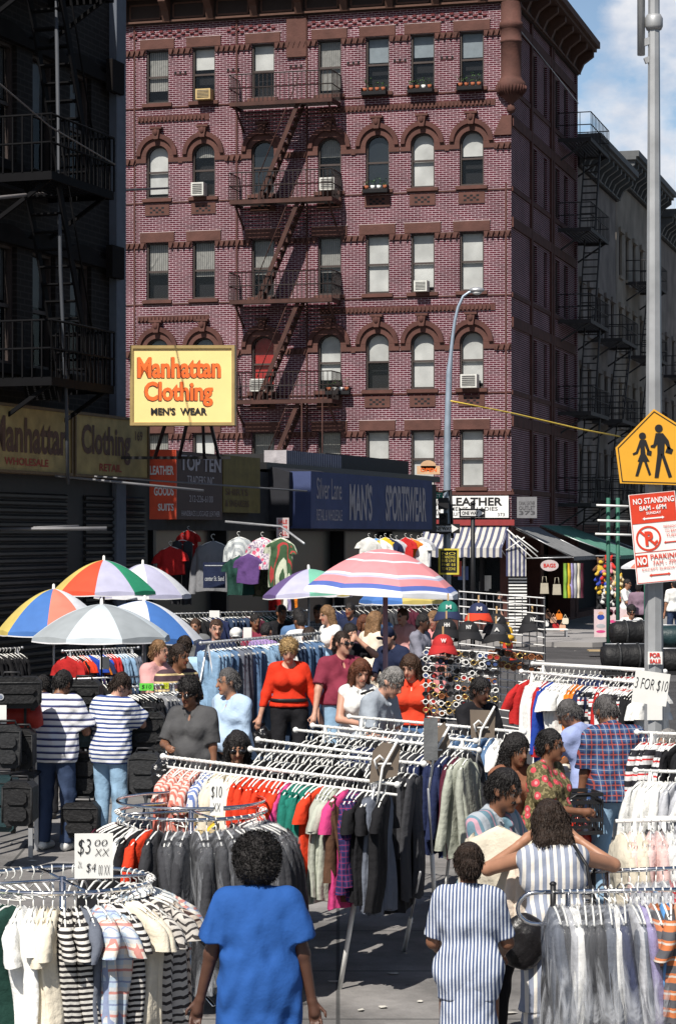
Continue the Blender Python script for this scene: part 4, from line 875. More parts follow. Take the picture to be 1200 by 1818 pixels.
class Vol:
    """parts = (kind, a, b, ra, rb, scale, slot, k, clip)"""
    def __init__(s): s.p = []
    def cap(s, a, b, ra, rb=None, sc=(1, 1, 1), slot=0, k=.03, clip=None): s.p.append((np.array(a, float), np.array(b, float), ra, ra if rb is None else rb, np.array(sc, float), slot, k, clip, None)); return s
    def ell(s, c, r, slot=0, k=.02, rot=None, clip=None): s.p.append((np.array(c, float), None, None, None, np.array(r, float), slot, k, clip, rot)); return s
    def mesh(s, name, mats, vox=.014, wrinkle=0., seed=0, wf=(9, 9, 5), sub=None, cut=None, off=0., drape=0.):
        bbs = []
        for a, b, ra, rb, sc, slot, k, clip, rot in s.p:
            if b is None: m = max(sc) + off; bbs.append((a - m, a + m))
            else:
                m = max(ra, rb) * max(sc) * 1.02 + off; bbs.append((np.minimum(a, b) - m, np.maximum(a, b) + m))
        lo = np.min([x[0] for x in bbs], 0) - 3 * vox; hi = np.max([x[1] for x in bbs], 0) + 3 * vox
        n = np.ceil((hi - lo) / vox).astype(int) + 1
        ax = [lo[i] + np.arange(n[i]) * vox for i in range(3)]
        D = np.full(n, .5, dtype=np.float32); ID = np.zeros(n, dtype=np.int16); B = np.full(n, 9., dtype=np.float32)
        for (a, b, ra, rb, sc, slot, k, clip, rot), bx in zip(s.p, bbs):
            m = k + 3 * vox
            i0 = np.clip(np.floor((bx[0] - m - lo) / vox).astype(int), 0, n - 1); i1 = np.clip(np.ceil((bx[1] + m - lo) / vox).astype(int) + 1, 1, n)
            X = ax[0][i0[0]:i1[0]][:, None, None]; Y = ax[1][i0[1]:i1[1]][None, :, None]; Z = ax[2][i0[2]:i1[2]][None, None, :]
            if b is None:
                px, py, pz = X - a[0], Y - a[1], Z - a[2]
                if rot is not None:
                    q = [rot[0][i] * px + rot[1][i] * py + rot[2][i] * pz for i in range(3)]; px, py, pz = q
                q = np.sqrt((px / sc[0]) ** 2 + (py / sc[1]) ** 2 + (pz / sc[2]) ** 2); q2 = np.sqrt((px / sc[0] ** 2) ** 2 + (py / sc[1] ** 2) ** 2 + (pz / sc[2] ** 2) ** 2)
                d = q * (q - 1) / np.maximum(q2, 1e-6)
            else:
                A = a / sc; v = (b - a) / sc; L2 = max(float(v @ v), 1e-9)
                px, py, pz = X / sc[0] - A[0], Y / sc[1] - A[1], Z / sc[2] - A[2]
                h = np.clip((px * v[0] + py * v[1] + pz * v[2]) / L2, 0, 1)
                d = (np.sqrt((px - h * v[0]) ** 2 + (py - h * v[1]) ** 2 + (pz - h * v[2]) ** 2) - (ra + (rb - ra) * h)) * min(sc)
            d = d - off
            if clip is not None:
                c, nn = clip; d = np.maximum(d, (X - c[0]) * nn[0] + (Y - c[1]) * nn[1] + (Z - c[2]) * nn[2])
            sl = (slice(i0[0], i1[0]), slice(i0[1], i1[1]), slice(i0[2], i1[2]))
            old = D[sl]; near = d < B[sl]; ID[sl] = np.where(near, slot, ID[sl]); B[sl] = np.where(near, d, B[sl])
            h = np.clip(.5 + .5 * (old - d) / k, 0, 1); D[sl] = old * (1 - h) + d * h - k * h * (1 - h)
        X = ax[0][:, None, None]; Y = ax[1][None, :, None]; Z = ax[2][None, None, :]
        if wrinkle:
            f = np.sin(X * wf[0] * 2.1 + Z * wf[2] * 1.7 + seed) * np.sin(Y * wf[1] * 1.9 - Z * wf[2] + seed * 1.3) + .6 * np.sin(X * wf[0] * 5.3 - Z * wf[2] * 3.1 + 2 * seed) * np.sin(Z * wf[2] * 4.7 + Y * 17 + seed) + .4 * np.sin(Z * wf[2] * 9 + X * 25 + 3 * np.sin(Y * 20 + seed))
            D = D + wrinkle * f
        if drape:
            w_ = np.clip(1.36 - Z, 0, .55) * drape; D = D + w_ * (np.sin(26 * X + 2.5 * np.sin(5 * Z + seed) + seed) * .7 + .6 * np.sin(41 * X - 9 * Z + 2 * np.sin(13 * Z + X * 8 + seed)) + .35 * np.sin(60 * X + 22 * Z + seed)) * (.6 + .4 * np.sin(6 * Z + 7 * X + seed))
        if cut:
            for c, nn in cut: D = np.maximum(D, (X - c[0]) * nn[0] + (Y - c[1]) * nn[1] + (Z - c[2]) * nn[2])
        if sub:
            for c, r in sub:
                q = np.sqrt(((X - c[0]) / r[0]) ** 2 + ((Y - c[1]) / r[1]) ** 2 + ((Z - c[2]) / r[2]) ** 2); D = np.maximum(D, (1 - q) * min(r))
        res = surface_nets(D, ID, lo, vox)
        me = bpy.data.meshes.new(name)
        for m in mats: me.materials.append(m)
        if res is None: return me
        V, Q, mid = res
        me.vertices.add(len(V)); me.vertices.foreach_set('co', V.astype(np.float32).ravel())
        me.loops.add(len(Q) * 4); me.loops.foreach_set('vertex_index', Q.astype(np.int32).ravel())
        me.polygons.add(len(Q)); me.polygons.foreach_set('loop_start', np.arange(0, len(Q) * 4, 4, dtype=np.int32))
        me.update(calc_edges=True)
        me.polygons.foreach_set('material_index', mid[Q[:, 0]].astype(np.int32)); me.polygons.foreach_set('use_smooth', np.ones(len(Q), dtype=bool)); me.update()
        return me
def rotm(yaw=0., pitch=0., roll=0.):
    return np.array((Matrix.Rotation(yaw, 3, 'Z') @ Matrix.Rotation(pitch, 3, 'X') @ Matrix.Rotation(roll, 3, 'Y')))
SKINS = {'light': (.50, .27, .19), 'tan': (.36, .18, .11), 'brown': (.20, .09, .05), 'dark': (.085, .038, .024)}
HAIRS = {'black': (.012, .010, .010), 'brown': (.05, .024, .012), 'darkbrown': (.025, .014, .009), 'blond': (.38, .25, .11), 'sandy': (.20, .11, .05), 'grey': (.22, .21, .20), 'darkgrey': (.09, .085, .085), 'auburn': (.11, .035, .015)}
def skin(k): return mat('skin_' + k, SKINS[k], .5, var=.1, vs=14, spec=.45)
def cloth(name, col, rough=.85, **k): return mat(name, col, rough, var=k.get('var', .07), vs=9, bump=k.get('bump', .35), bs=k.get('bs', 26), spec=.2, fold=4.5)
def hairm(k): return mat('hair_' + k, HAIRS[k], .55, var=.35, vs=30, bump=.9, bs=70, spec=.4)
EYEW = mat('eye_white', (.2, .17, .155), .6); EYE = mat('eye_dark', (.02, .012, .01), .3); SHOEB = mat('black_shoe', (.015, .014, .014), .4); SHOEW = mat('white_sneaker', (.7, .7, .68), .6)
GLS = mat('dark_lens', (.008, .006, .006), .12, spec=.8)
def ik(s, t, l1, l2, hint):
    s, t, hint = np.array(s, float), np.array(t, float), np.array(hint, float); d = t - s; L = min(np.linalg.norm(d), (l1 + l2) * .999); u = d / np.linalg.norm(d); t = s + u * L
    a = (l1 * l1 - l2 * l2 + L * L) / (2 * L); h = math.sqrt(max(l1 * l1 - a * a, 0)); n = hint - u * (hint @ u); n /= np.linalg.norm(n); return s + u * a + n * h, t
def person(label, px, ytop, s, yaw=0, skinc='light', hair=('short', 'brown'), top=None, bottom=None, arms=('down', 'down'), lean=0, head=(0, 0), wd=1., belly=0., female=False,
           vox=None, shoes=None, glasses=False, cap=None, hat_label=None, extra=None, bald=False, hmax=None, legs='stand', backpack=None, mous=False):
    """px, ytop: where the head top shows; s: pixels per metre there; yaw in degrees, 0 faces the camera, + turns to the right of the picture"""
    Y = F / s; g = ground(Y); H = CH - g - (ytop - HY) / s
    if hmax: H = min(H, hmax)
    wd = 1 + (wd - 1) * .45
    vox = vox or (.009 if s > 270 else .012 if s > 170 else .015 if s > 110 else .024)
    X = (px - 600) / s; rnd_ = random.Random(int(px * 7 + ytop)); seed = rnd_.uniform(0, 6)
    root = empty('person', (X, Y, g), R(yaw), label=label, cat='person'); root.scale = (H / 1.74,) * 3
    ln = R(lean); c0, s0 = math.cos(ln), math.sin(ln)
    def U(p):
        x, y, z = p; z -= .98; return np.array((x, y * c0 - z * s0, .98 + y * s0 + z * c0))
    sw = (.175 if not female else .158) * (1 + (wd - 1) * .7); hw = (.09 if not female else .1) * wd
    neck = U((0, .005, 1.452)); hr = rotm(R(head[0]), R(0) + 0) @ rotm(0, R(head[1]) + ln * .6)
    hc0 = neck + np.array((0, -.015 * (1), 0))
    def Hd(p): return neck + hr @ np.array((p[0], p[1] - .012, p[2] + .145))
    def limb(side, mode, L):
        sh = U((side * sw, .01, 1.39))
        if isinstance(mode, tuple): tgt = np.array(mode[:3], float); tgt = U(tgt) if lean and not (len(mode) > 3) else tgt; hint = np.array((side * .7, .6, -.6)) if len(mode) < 5 else np.array(mode[3:6])
        elif mode == 'down': tgt = sh + np.array((side * .07, -.06, -.54)); hint = np.array((side * .3, .6, 0))
        elif mode == 'front': tgt = U((side * .06, -.30, 1.12)); hint = np.array((side * .6, .3, -.6))
        elif mode == 'reach': tgt = U((side * .14, -.46, 1.12)); hint = np.array((side * .6, .3, -.8))
        elif mode == 'waist': tgt = U((side * .12, -.2, .98)); hint = np.array((side * .8, .5, -.2))
        elif mode == 'face': tgt = U((side * .05, -.16, 1.52)); hint = np.array((side * .8, -.2, -.8))
        elif mode == 'swing': tgt = sh + np.array((side * .08, -.2, -.5)); hint = np.array((side * .3, .6, 0))
        return (sh,) + ik(sh, tgt, .285, .25, hint)
    A = [limb(-1, arms[0], 0), limb(1, arms[1], 0)]
    ft = {'stand': (0, 0), 'walk': (-.16, .18)}[legs]
    LG = []
    for sd_, dy in ((-1, ft[0]), (1, ft[1])):
        hip = np.array((sd_ * hw, 0, .93)); an = np.array((sd_ * (hw + .02), dy + .02, .09)); kn = (hip + an) / 2 + np.array((sd_ * .01, -.03 - (.03 if dy else 0), .02)); LG.append((hip, kn, an))
    v = Vol(); f = wd
    def torso(v, o=0., slot=0, k=.05, low=True):
        v.cap(U((-.10 * f, .015, 1.375)), U((.10 * f, .015, 1.375)), .058 + o, slot=slot, k=k)
        for q in (-1, 1): v.cap(U((q * .02, .02, 1.44)), U((q * .12 * f, .015, 1.395)), .034 + o * .8, .05 + o, slot=slot, k=k)
        v.cap(U((-.065 * f, 0, 1.27)), U((.065 * f, 0, 1.27)), .115 * f ** .5 + o, sc=(1, .85, 1), slot=slot, k=k)
        v.cap(U((-.05 * f, -.01, 1.1)), U((.05 * f, -.01, 1.1)), (.1 if not female else .092) * f + o, sc=(1, .85, 1), slot=slot, k=k)
        if low: v.cap((-.06 * f, .01, .95), (.06 * f, .01, .95), .115 * f ** .5 + o, sc=(1, .92, 1), slot=slot, k=k)
        if female:
            for q in (-1, 1): v.ell(U((q * .075 * f, -.095, 1.265)), (.07 * f ** .5 + o, .06 + o, .065 + o), slot=slot, k=.04)
        if belly: v.ell(U((0, -.05 - belly * .3, 1.08)), (.13 * f + o, .10 + belly + o, .14 + o), slot=slot, k=.06)
    torso(v)
    v.cap(U((0, .015, 1.4)), neck + hr @ np.array((0, 0, .07)), .055 * f ** .3, .05, k=.03)
    hs = rotm(R(head[0])) @ rotm(0, R(head[1]) + ln * .6)
    v.ell(Hd((0, .008, .03)), (.074, .094, .095), k=.01, rot=hr.T); v.ell(Hd((0, -.025, -.035)), (.058, .068, .078), k=.03, rot=hr.T)
    v.cap(Hd((0, -.088, .02)), Hd((0, -.112, -.022)), .009, .0145, k=.012); v.ell(Hd((0, -.078, -.092)), (.026, .022, .02), k=.02)
    v.cap(Hd((-.03, -.082, .034)), Hd((.03, -.082, .034)), .012, k=.012)
    for q in (-1, 1):
        v.ell(Hd((q * .075, .01, -.005)), (.012, .022, .034), k=.008, rot=hr.T)
        v.ell(Hd((q * .031, -.0835, .012)), (.011, .009, .0045), slot=3, k=.002); v.ell(Hd((q * .031, -.0875, .012)), (.0065, .009, .0055), slot=2, k=.001)
        v.cap(Hd((q * .018, -.093, .034)), Hd((q * .047, -.084, .036)), .0055, .004, slot=4, k=.002)
    v.cap(Hd((-.02, -.094, -.052)), Hd((.02, -.094, -.052)), .0075, slot=1, k=.003)
    if mous:
        for q in (-1, 1): v.cap(Hd((0, -.102, -.036)), Hd((q * .03, -.092, -.044)), .0085, .005, slot=4, k=.003)
    for i, (sh, el, wr) in enumerate(A):
        q = -1 if i == 0 else 1
        v.cap(sh, el, .05 * f ** .5, .04 * f ** .3, k=.035); v.cap(el, wr, .039 * f ** .3, .026, k=.02)
        d = wr - el; d /= np.linalg.norm(d); side = np.cross(d, np.array((0, -1, 0.2))); side /= (np.linalg.norm(side) + 1e-9); nrm = np.cross(side, d)
        v.cap(wr + d * .02, wr + d * .075, .027, .033, sc=(1, 1, 1), k=.02)
        cv = nrm * (-.02)
        for j, (of, ln_) in enumerate(((-.027, .062), (-.009, .075), (.009, .07), (.026, .055))):
            a = wr + d * .085 + side * of; m_ = a + d * ln_ * .6 + cv * .5; e = m_ + d * ln_ * .35 + cv * 1.4; v.cap(a, m_, .0105, .0095, k=.006); v.cap(m_, e, .0095, .008, k=.003)
        a = wr + d * .03 - side * .022 * q; e = a + d * .05 - side * .035 * q + cv * .8; v.cap(a, e, .012, .009, k=.008); v.cap(e, e + d * .022 + cv * .5, .0095, .008, k=.004)
    for hip, kn, an in LG:
        v.cap(hip, kn, .082 * f ** .5, .056, k=.04); v.cap(kn, an, .053, .036, k=.02); v.cap(an + np.array((0, .02, -.045)), an + np.array((0, -.14, -.055)), .035, .028, k=.02)
    sk = skin(skinc); lips = mat('lips_' + skinc, tuple(a * b_ for a, b_ in zip(SKINS[skinc], (.75, .45, .45))), .45)
    me = v.mesh('body', [sk, lips, EYE, EYEW, hairm(hair[1])], vox, off=0)
    body = link('body', me, root)
    # hair
    st, hc = hair
    if st != 'none':
        h = Vol(); sub = []
        fo = lambda dy=-.135, rz=.1, z=-.055: (Hd((0, dy, z)), (.075, .095, rz))
        if st == 'short': h.ell(Hd((0, .018, .042)), (.083, .1, .094), rot=hr.T, k=.01); h.ell(Hd((0, .055, -.02)), (.07, .05, .07), rot=hr.T, k=.02); sub = [fo()]; wr_ = .0035
        elif st == 'afro': h.ell(Hd((0, .02, .045)), (.125, .13, .125), rot=hr.T, k=.01); h.ell(Hd((0, .05, -.03)), (.11, .09, .09), rot=hr.T, k=.03); sub = [fo(-.15, .1, -.06)]; wr_ = .005
        elif st == 'puffy': h.ell(Hd((0, .02, .05)), (.1, .11, .105), rot=hr.T, k=.01); h.ell(Hd((0, .055, -.03)), (.088, .06, .08), rot=hr.T, k=.03); sub = [fo(-.145, .1, -.055)]; wr_ = .005
        elif st in ('bob', 'long'):
            zl = -.13 if st == 'bob' else -.27
            h.ell(Hd((0, .015, .045)), (.09, .105, .1), rot=hr.T, k=.01)
            for q in (-1, 0, 1): h.cap(Hd((q * .06, .045, .02)), Hd((q * .075, .06, zl)), .045, .04, k=.04)
            for q in (-1, 1): h.cap(Hd((q * .075, .0, .03)), Hd((q * .085, -.01, zl * .8)), .024, .02, k=.03)
            sub = [fo(-.14, .11, -.06)]; wr_ = .004
        elif st == 'bun': h.ell(Hd((0, .018, .04)), (.082, .1, .093), rot=hr.T, k=.01); h.ell(Hd((0, .06, -.03)), (.065, .05, .06), rot=hr.T, k=.02); h.ell(Hd((0, .12, -.03)), (.05, .04, .05), rot=hr.T, k=.015); sub = [fo()]; wr_ = .002
        hm = h.mesh('hair', [hairm(hc)], min(vox, .012), wrinkle=wr_, seed=seed, wf=(22, 22, 20) if st in ('afro', 'puffy') else (30, 30, 8), sub=sub)
        if s > 150 and st != 'none':
            V = np.array([v_.co for v_ in hm.vertices]); Nn = np.array([v_.normal for v_ in hm.vertices]); rs_ = np.random.RandomState(int(px)); cnt = 3200 if s > 270 else 1100
            if len(V):
                ii = rs_.randint(0, len(V), cnt); v0 = V[ii]; nn = Nn[ii]; rv = rs_.normal(size=(cnt, 3)); curly = st in ('afro', 'puffy')
                d_ = nn * (.9 if curly else .22) + (rv * .55 if curly else rv * .16 + np.array((0, .25, -.9))); d_ /= np.linalg.norm(d_, axis=1)[:, None]
                ln_ = (rs_.uniform(.008, .022, cnt) if curly else rs_.uniform(.02, .045, cnt))[:, None]; tt = np.cross(d_, rv); tt /= np.linalg.norm(tt, axis=1)[:, None]; wd_ = .0016 if s > 270 else .0028
                v0 = v0 + nn * .001; mid_ = v0 + d_ * ln_ * .6 + nn * .003; P4 = np.stack([v0 - tt * wd_, v0 + tt * wd_, mid_ + tt * wd_ * .8, v0 + d_ * ln_ + (rv * .003 if curly else -nn * .002), mid_ - tt * wd_ * .8], 1).reshape(-1, 3)
                base = len(V); fc = [tuple(p_.vertices) for p_ in hm.polygons] + [tuple(base + 5 * q_ + w_ for w_ in range(5)) for q_ in range(cnt)]
                h2 = bpy.data.meshes.new('hair'); h2.from_pydata([tuple(x) for x in V] + [tuple(x) for x in P4], [], fc); h2.materials.append(hairm(hc)); h2.polygons.foreach_set('use_smooth', [True] * len(fc)); h2.update(); hm = h2
        link('hair', hm, root)
    if glasses:
        b = MB()
        for q in (-1, 1): c = Hd((q * .034, -.1, .01)); b.ell(c, (.031, .012, .023), GLS, 8, 6); b.tube([Hd((q * .066, -.088, .014)), Hd((q * .082, .01, .016))], .004, BLACK, 4)
        b.build('sunglasses', root)
    if cap:
        h = Vol(); h.ell(Hd((0, .01, .055)), (.09, .105, .085), rot=hr.T, k=.01); h.ell(Hd((0, -.12, .045)), (.065, .07, .014), rot=hr.T, k=.012)
        link('cap', h.mesh('cap', [cap], min(vox, .012), cut=None, sub=[(Hd((0, -.04, -.05)), (.12, .13, .075))]), root)
    # clothes
    if top:
        m, sleeve, hem, opt = (list(top) + [{}])[:4] if len(top) < 4 else top
        g_ = Vol(); torso(g_, .018, 0, .06); g_.cap((-.06 * f, .01, .97), (.06 * f, .01, .97), .115 * f ** .5 + .034, sc=(1, .95, 1), k=.05)
        if hem < .9:
            r1 = opt.get('flare', .17); g_.cap((-.05, .01, .98), (-.05, .01, hem), .13 * f, (r1 - .04) * f, sc=(1, .85, 1), k=.05); g_.cap((.05, .01, .98), (.05, .01, hem), .13 * f, (r1 - .04) * f, sc=(1, .85, 1), k=.05)
        if opt.get('wide', 0) >= .03 and not opt.get('slim'): g_.cap(U((-.05 * f, .0, 1.26)), (-.05 * f, .01, max(.92, hem)), .125 * f ** .5, .14 * f ** .5, sc=(1, .88, 1), k=.06); g_.cap(U((.05 * f, .0, 1.26)), (.05 * f, .01, max(.92, hem)), .125 * f ** .5, .14 * f ** .5, sc=(1, .88, 1), k=.06)
        for i, (sh, el, wr) in enumerate(A):
            if sleeve <= 0: g_.cap(sh + np.array(((.01 if i == 0 else -.01), 0, -.005)), sh + (el - sh) * .02, .052 * f ** .5, k=.03); continue
            L1 = min(sleeve, 1.); wide = opt.get('wide', .012)
            e = sh + (el - sh) * L1; d = (el - sh) / np.linalg.norm(el - sh)
            g_.cap(sh, e, .056 * f ** .5 + wide * .6, (.046 * f ** .3 + wide * 1.3) if L1 < 1 else .05 * f ** .3, k=.04, clip=(e, d) if sleeve < 1 else None)
            if sleeve > 1:
                e2 = el + (wr - el) * (sleeve - 1); d2 = (wr - el) / np.linalg.norm(wr - el); g_.cap(el, e2, .049 * f ** .3, .036, k=.03, clip=(e2, d2))
        if opt.get('collar'):
            for q in (-1, 1): g_.cap(U((q * .02, .045, 1.475)), U((q * .06, -.035, 1.455)), .016, .014, k=.012); g_.cap(U((q * .06, -.035, 1.455)), U((q * .03, -.095, 1.39)), .014, .01, k=.012)
        cut = [((0, 0, hem), (0, 0, -1.))]; subs = []
        nk = opt.get('neck', .06)
        subs.append((U((0, -.06, 1.49)), (nk * 1.15, .075, nk)))
        if opt.get('vneck'): subs.append((U((0, -.12, 1.41)), (.032, .07, .085)))
        me = g_.mesh('shirt', [m], vox, wrinkle=opt.get('wr', .0045), seed=seed, cut=cut, sub=subs, drape=opt.get('drape', .024))
        sh_ = link(opt.get('name', 'shirt'), me, root)
        if opt.get('belt'):
            q = Vol(); q.cap(U((-.05 * f, -.01, 1.06)), U((.05 * f, -.01, 1.06)), .1 * f + .05, sc=(1, .9, 1)); link('belt', q.mesh('belt', [BLACK], .012, cut=[((0, 0, 1.075), (0, 0, 1.)), ((0, 0, 1.035), (0, 0, -1.))]), root)
    if bottom:
        m, kind = bottom[0], bottom[1]; g_ = Vol(); g_.cap((-.06 * f, .01, .96), (.06 * f, .01, .96), .115 * f ** .5 + .012, sc=(1, .92, 1), k=.05)
        if kind == 'skirt':
            z1 = bottom[2]; g_.cap((0, .01, .95), (0, .01, z1), .165 * f, .19 * f, sc=(1, .8, 1), k=.05); cut = [((0, 0, z1), (0, 0, -1.)), ((0, 0, 1.04), (0, 0, 1.))]
        else:
            for hip, kn, an in LG:
                g_.cap(hip, kn, .098 * f ** .5, .074, k=.035); g_.cap(kn, an, .072, .062, k=.03, clip=(an + np.array((0, 0, -.02)), np.array((0, 0, -1.))))
            cut = [((0, 0, 1.05), (0, 0, 1.))]
        link({'skirt': 'skirt', 'shorts': 'shorts'}.get(kind, 'trousers'), g_.mesh('trousers', [m], vox, wrinkle=.004, seed=seed + 2, cut=cut), root)
    if s > 150 or shoes:
        for hip, kn, an in LG:
            q = Vol(); q.cap(an + np.array((0, .03, -.045)), an + np.array((0, -.15, -.055)), .046, .038, k=.02); link('shoe', q.mesh('shoe', [shoes or SHOEB], .014, cut=[((0, 0, .0), (0, 0, -1.))]), root)
    if backpack:
        q = Vol(); q.ell(U((0, .17, 1.26)), (.15, .1, .2), k=.02); q.ell(U((0, .24, 1.18)), (.1, .05, .1), k=.03); me = q.mesh('backpack', [backpack], vox)
        bp_ = link('backpack', me, None, loc=root.location, rot=root.rotation_euler); bp_.scale = root.scale
        tag(bp_, 'grey backpack on the shoulder of the person in the pale blue shirt', 'backpack')
    root['hands'] = [float(x) for x in np.concatenate([A[0][2], A[1][2]])]
    return root
def wpos(root, p): return Matrix.Translation(root.location) @ Matrix.Rotation(root.rotation_euler[2], 4, 'Z') @ Matrix.Scale(root.scale[0], 4) @ Vector(p)
def hand(root, i): h = list(root['hands'])[3 * i:3 * i + 3]; return wpos(root, h)
C = cloth
DEN = C('denim_dark', (.035, .055, .11)); DENL = C('denim_light', (.27, .42, .58)); DENM = C('denim_mid', (.09, .17, .32)); BLKC = C('black_cloth', (.014, .014, .017))
BLUE = C('tunic_blue', (.02, .085, .30), bump=.25); NVY = C('navy_cloth', (.015, .022, .055)); GRYC = C('grey_cloth', (.13, .135, .14)); WHT = C('white_cloth', (.74, .74, .72)); REDS = C('scarlet_knit', (.62, .035, .012))
PBL = C('pale_blue_shirt', (.42, .55, .72)); MAR = C('maroon_polo', (.21, .03, .055)); PNK = C('pink_top', (.62, .33, .32)); LBL = C('light_blue_shirt', (.36, .54, .72)); GTE = C('grey_tee', (.33, .37, .42)); BRT = C('brown_tee', (.23, .10, .06))
PINS = pattern('fine_pinstripe', 'stripe', [(.66, .70, .76), (.07, .10, .20)], .021, .55, 0, bump=.2)
BARS = pattern('grey_white_stripe', 'stripe', [(.25, .28, .36), (.72, .68, .62)], .045, .42, 0, bump=.2)
STB = pattern('navy_white_hoops', 'stripe', [(.70, .70, .72), (.04, .045, .13), (.35, .4, .5)], .062, .38, 2)
STC = pattern('blue_white_hoops', 'stripe', [(.72, .74, .76), (.04, .07, .22)], .042, .42, 2)
STE = pattern('brown_cream_hoops', 'stripe', [(.075, .045, .055), (.62, .48, .25)], .075, .25, 2)
PLD = pattern('blue_red_plaid', 'plaid', [(.02, .028, .07), (.045, .09, .21), (.28, .06, .05), (.22, .25, .31)], .075, warp=.02)
FLO = pattern('rose_floral', 'floral', [(.10, .085, .04), (.24, .20, .10), (.55, .07, .09), (.7, .3, .3)], .085)
IKT = pattern('pastel_stripe', 'stripe', [(.36, .40, .44), (.14, .24, .30), (.5, .3, .36)], .14, .55, 0)
CHK = pattern('small_check', 'plaid', [(.25, .27, .3), (.08, .09, .12), (.4, .4, .4)], .04)
LIL = C('lilac_shirt', (.30, .36, .60)); GSH = C('slate_shirt', (.22, .22, .27)); CRM = C('cream_cloth', (.72, .62, .50), bump=.3)
# -- foreground
w1 = person('woman seen from behind in a bright blue tunic with round black hair', 458, 1487, 348, 184, 'dark', ('afro', 'black'), (BLUE, .75, .62, {'wide': .04, 'flare': .22, 'neck': .05, 'name': 'tunic', 'wr': .003, 'drape': .045}), (NVY, 'trousers'), ((-.30, -.02, .82), (.31, -.08, .86)), 4, (0, 12), 1.16, .04, True)
w2 = person('older woman seen from behind in a fine blue and white pinstripe jacket and skirt', 832, 1492, 332, 172, 'brown', ('bun', 'darkbrown'), (PINS, .85, .80, {'wide': .012, 'flare': .175, 'neck': .04, 'name': 'jacket', 'wr': .004, 'drape': .012}), (PINS, 'skirt', .35), ((-.17, -.3, 1.02, -.35, .6, -.3), (.17, -.28, 1.0, .35, .6, -.3)), 2, (8, 14), .98, 0, True)
w3 = person('woman from behind in a sleeveless grey and white striped dress with raised arms', 985, 1417, 312, 186, 'tan', ('bob', 'darkbrown'), (BARS, 0, .50, {'flare': .2, 'neck': .05, 'name': 'dress', 'wr': .004}), (BARS, 'skirt', .42), ((-.22, -.33, 1.44, -1, .1, -.55), (.16, -.33, 1.42, 1, .1, -.6)), 10, (6, 16), 1.1, 0, True)
m4 = person('man with a moustache in a pastel striped shirt looking down at a cream garment', 866, 1354, 292, 52, 'brown', ('short', 'black'), (IKT, .85, .93, {'wide': .02, 'collar': 1, 'wr': .006}), (BLKC, 'trousers'), ((-.05, -.3, 1.2), (.16, -.24, 1.26)), 7, (6, 16), 1.08, .02, mous=True)
# -- middle right
person('smiling woman in a plain brown tee and black belt', 906, 1297, 238, 38, 'brown', ('bob', 'black'), (BRT, .7, .98, {'wide': .01}), (DENL, 'trousers'), ('down', 'down'), 3, (0, 12), 1.0, 0, True)
person('woman in an olive blouse printed with red roses', 966, 1290, 238, 62, 'brown', ('short', 'black'), (FLO, .8, .88, {'wide': .03, 'neck': .08}), (BLKC, 'trousers'), ('front', 'down'), 3, (8, 6), 1.22, .04, True)
m7 = person('man seen from behind in a blue and red plaid shirt and pale jeans', 1092, 1209, 222, 196, 'brown', ('short', 'darkgrey'), (PLD, .9, .90, {'wide': .03, 'collar': 1, 'wr': .007, 'flare': .17}), (DENL, 'trousers'), ((-.3, -.12, .92), 'down'), 8, (10, 32), 1.12, .03, hmax=1.84)
person('man in a lilac blue shirt bending over the table behind the plaid shirt', 1045, 1232, 208, 230, 'brown', ('short', 'darkgrey'), (LIL, .9, .92, {'wide': .02}), (NVY, 'trousers'), ('reach', 'reach'), 14, (20, 25), 1.0)
person('man in shadow with dark clothes by the sunglasses grid', 843, 1197, 190, 35, 'dark', ('short', 'black'), (BLKC, 1.9, .9, {'wide': .02}), (BLKC, 'trousers'), ('front', 'front'), 5, (0, 14), 1.05)
# -- middle
p10 = person('woman in a charcoal jacket and dark sunglasses with short curly hair', 343, 1200, 196, -22, 'brown', ('puffy', 'black'), (C('charcoal_jacket', (.075, .075, .078)), .9, .88, {'wide': .02, 'vneck': 1, 'collar': 1, 'name': 'jacket'}), (GRYC, 'skirt', .5), ((-.1, -.3, 1.13), 'down'), 2, (-8, 16), 1.18, .03, True, glasses=True)
person('grey haired man in a pale blue long sleeved shirt looking left', 414, 1182, 188, -50, 'tan', ('short', 'darkgrey'), (PBL, 1.85, .95, {'wide': .03, 'collar': 1, 'wr': .008, 'vneck': 1}), (BLKC, 'trousers'), ('down', 'down'), 3, (-15, 8), 1.15, .03)
person('woman with long black hair and sunglasses peering over the white rail', 421, 1291, 232, 4, 'tan', ('long', 'black'), (BLKC, .8, .9, {'wide': .02}), (BLKC, 'trousers'), ('front', 'front'), 5, (0, 18), .9, 0, True, glasses=True)
w13 = person('blonde woman in a scarlet long sleeved sweater with a thin black belt', 513, 1127, 162, 6, 'light', ('puffy', 'blond'), (REDS, 1.9, .98, {'neck': .095, 'belt': 1, 'wr': .002, 'drape': .004}), (BLKC, 'trousers'), ((-.33, -.06, .84), (.34, -.08, .84)), 0, (-6, 22), 1.12, 0, True, hmax=1.75)
m14 = person('big man in a maroon polo shirt and jeans wearing sunglasses', 606, 1118, 162, 25, 'light', ('short', 'darkbrown'), (MAR, .8, .96, {'wide': .02, 'collar': 1, 'vneck': 1}), (DENL, 'trousers'), ((-.36, -.1, .84), 'front'), 0, (18, 4), 1.25, .09, glasses=True, hmax=1.85)
person('woman with long wavy brown hair in a sleeveless white top', 636, 1165, 178, 12, 'light', ('long', 'auburn'), (WHT, 0, .95, {'vneck': 1, 'collar': 1}), (DEN, 'trousers'), ('front', 'front'), 4, (6, 18), .95, 0, True)
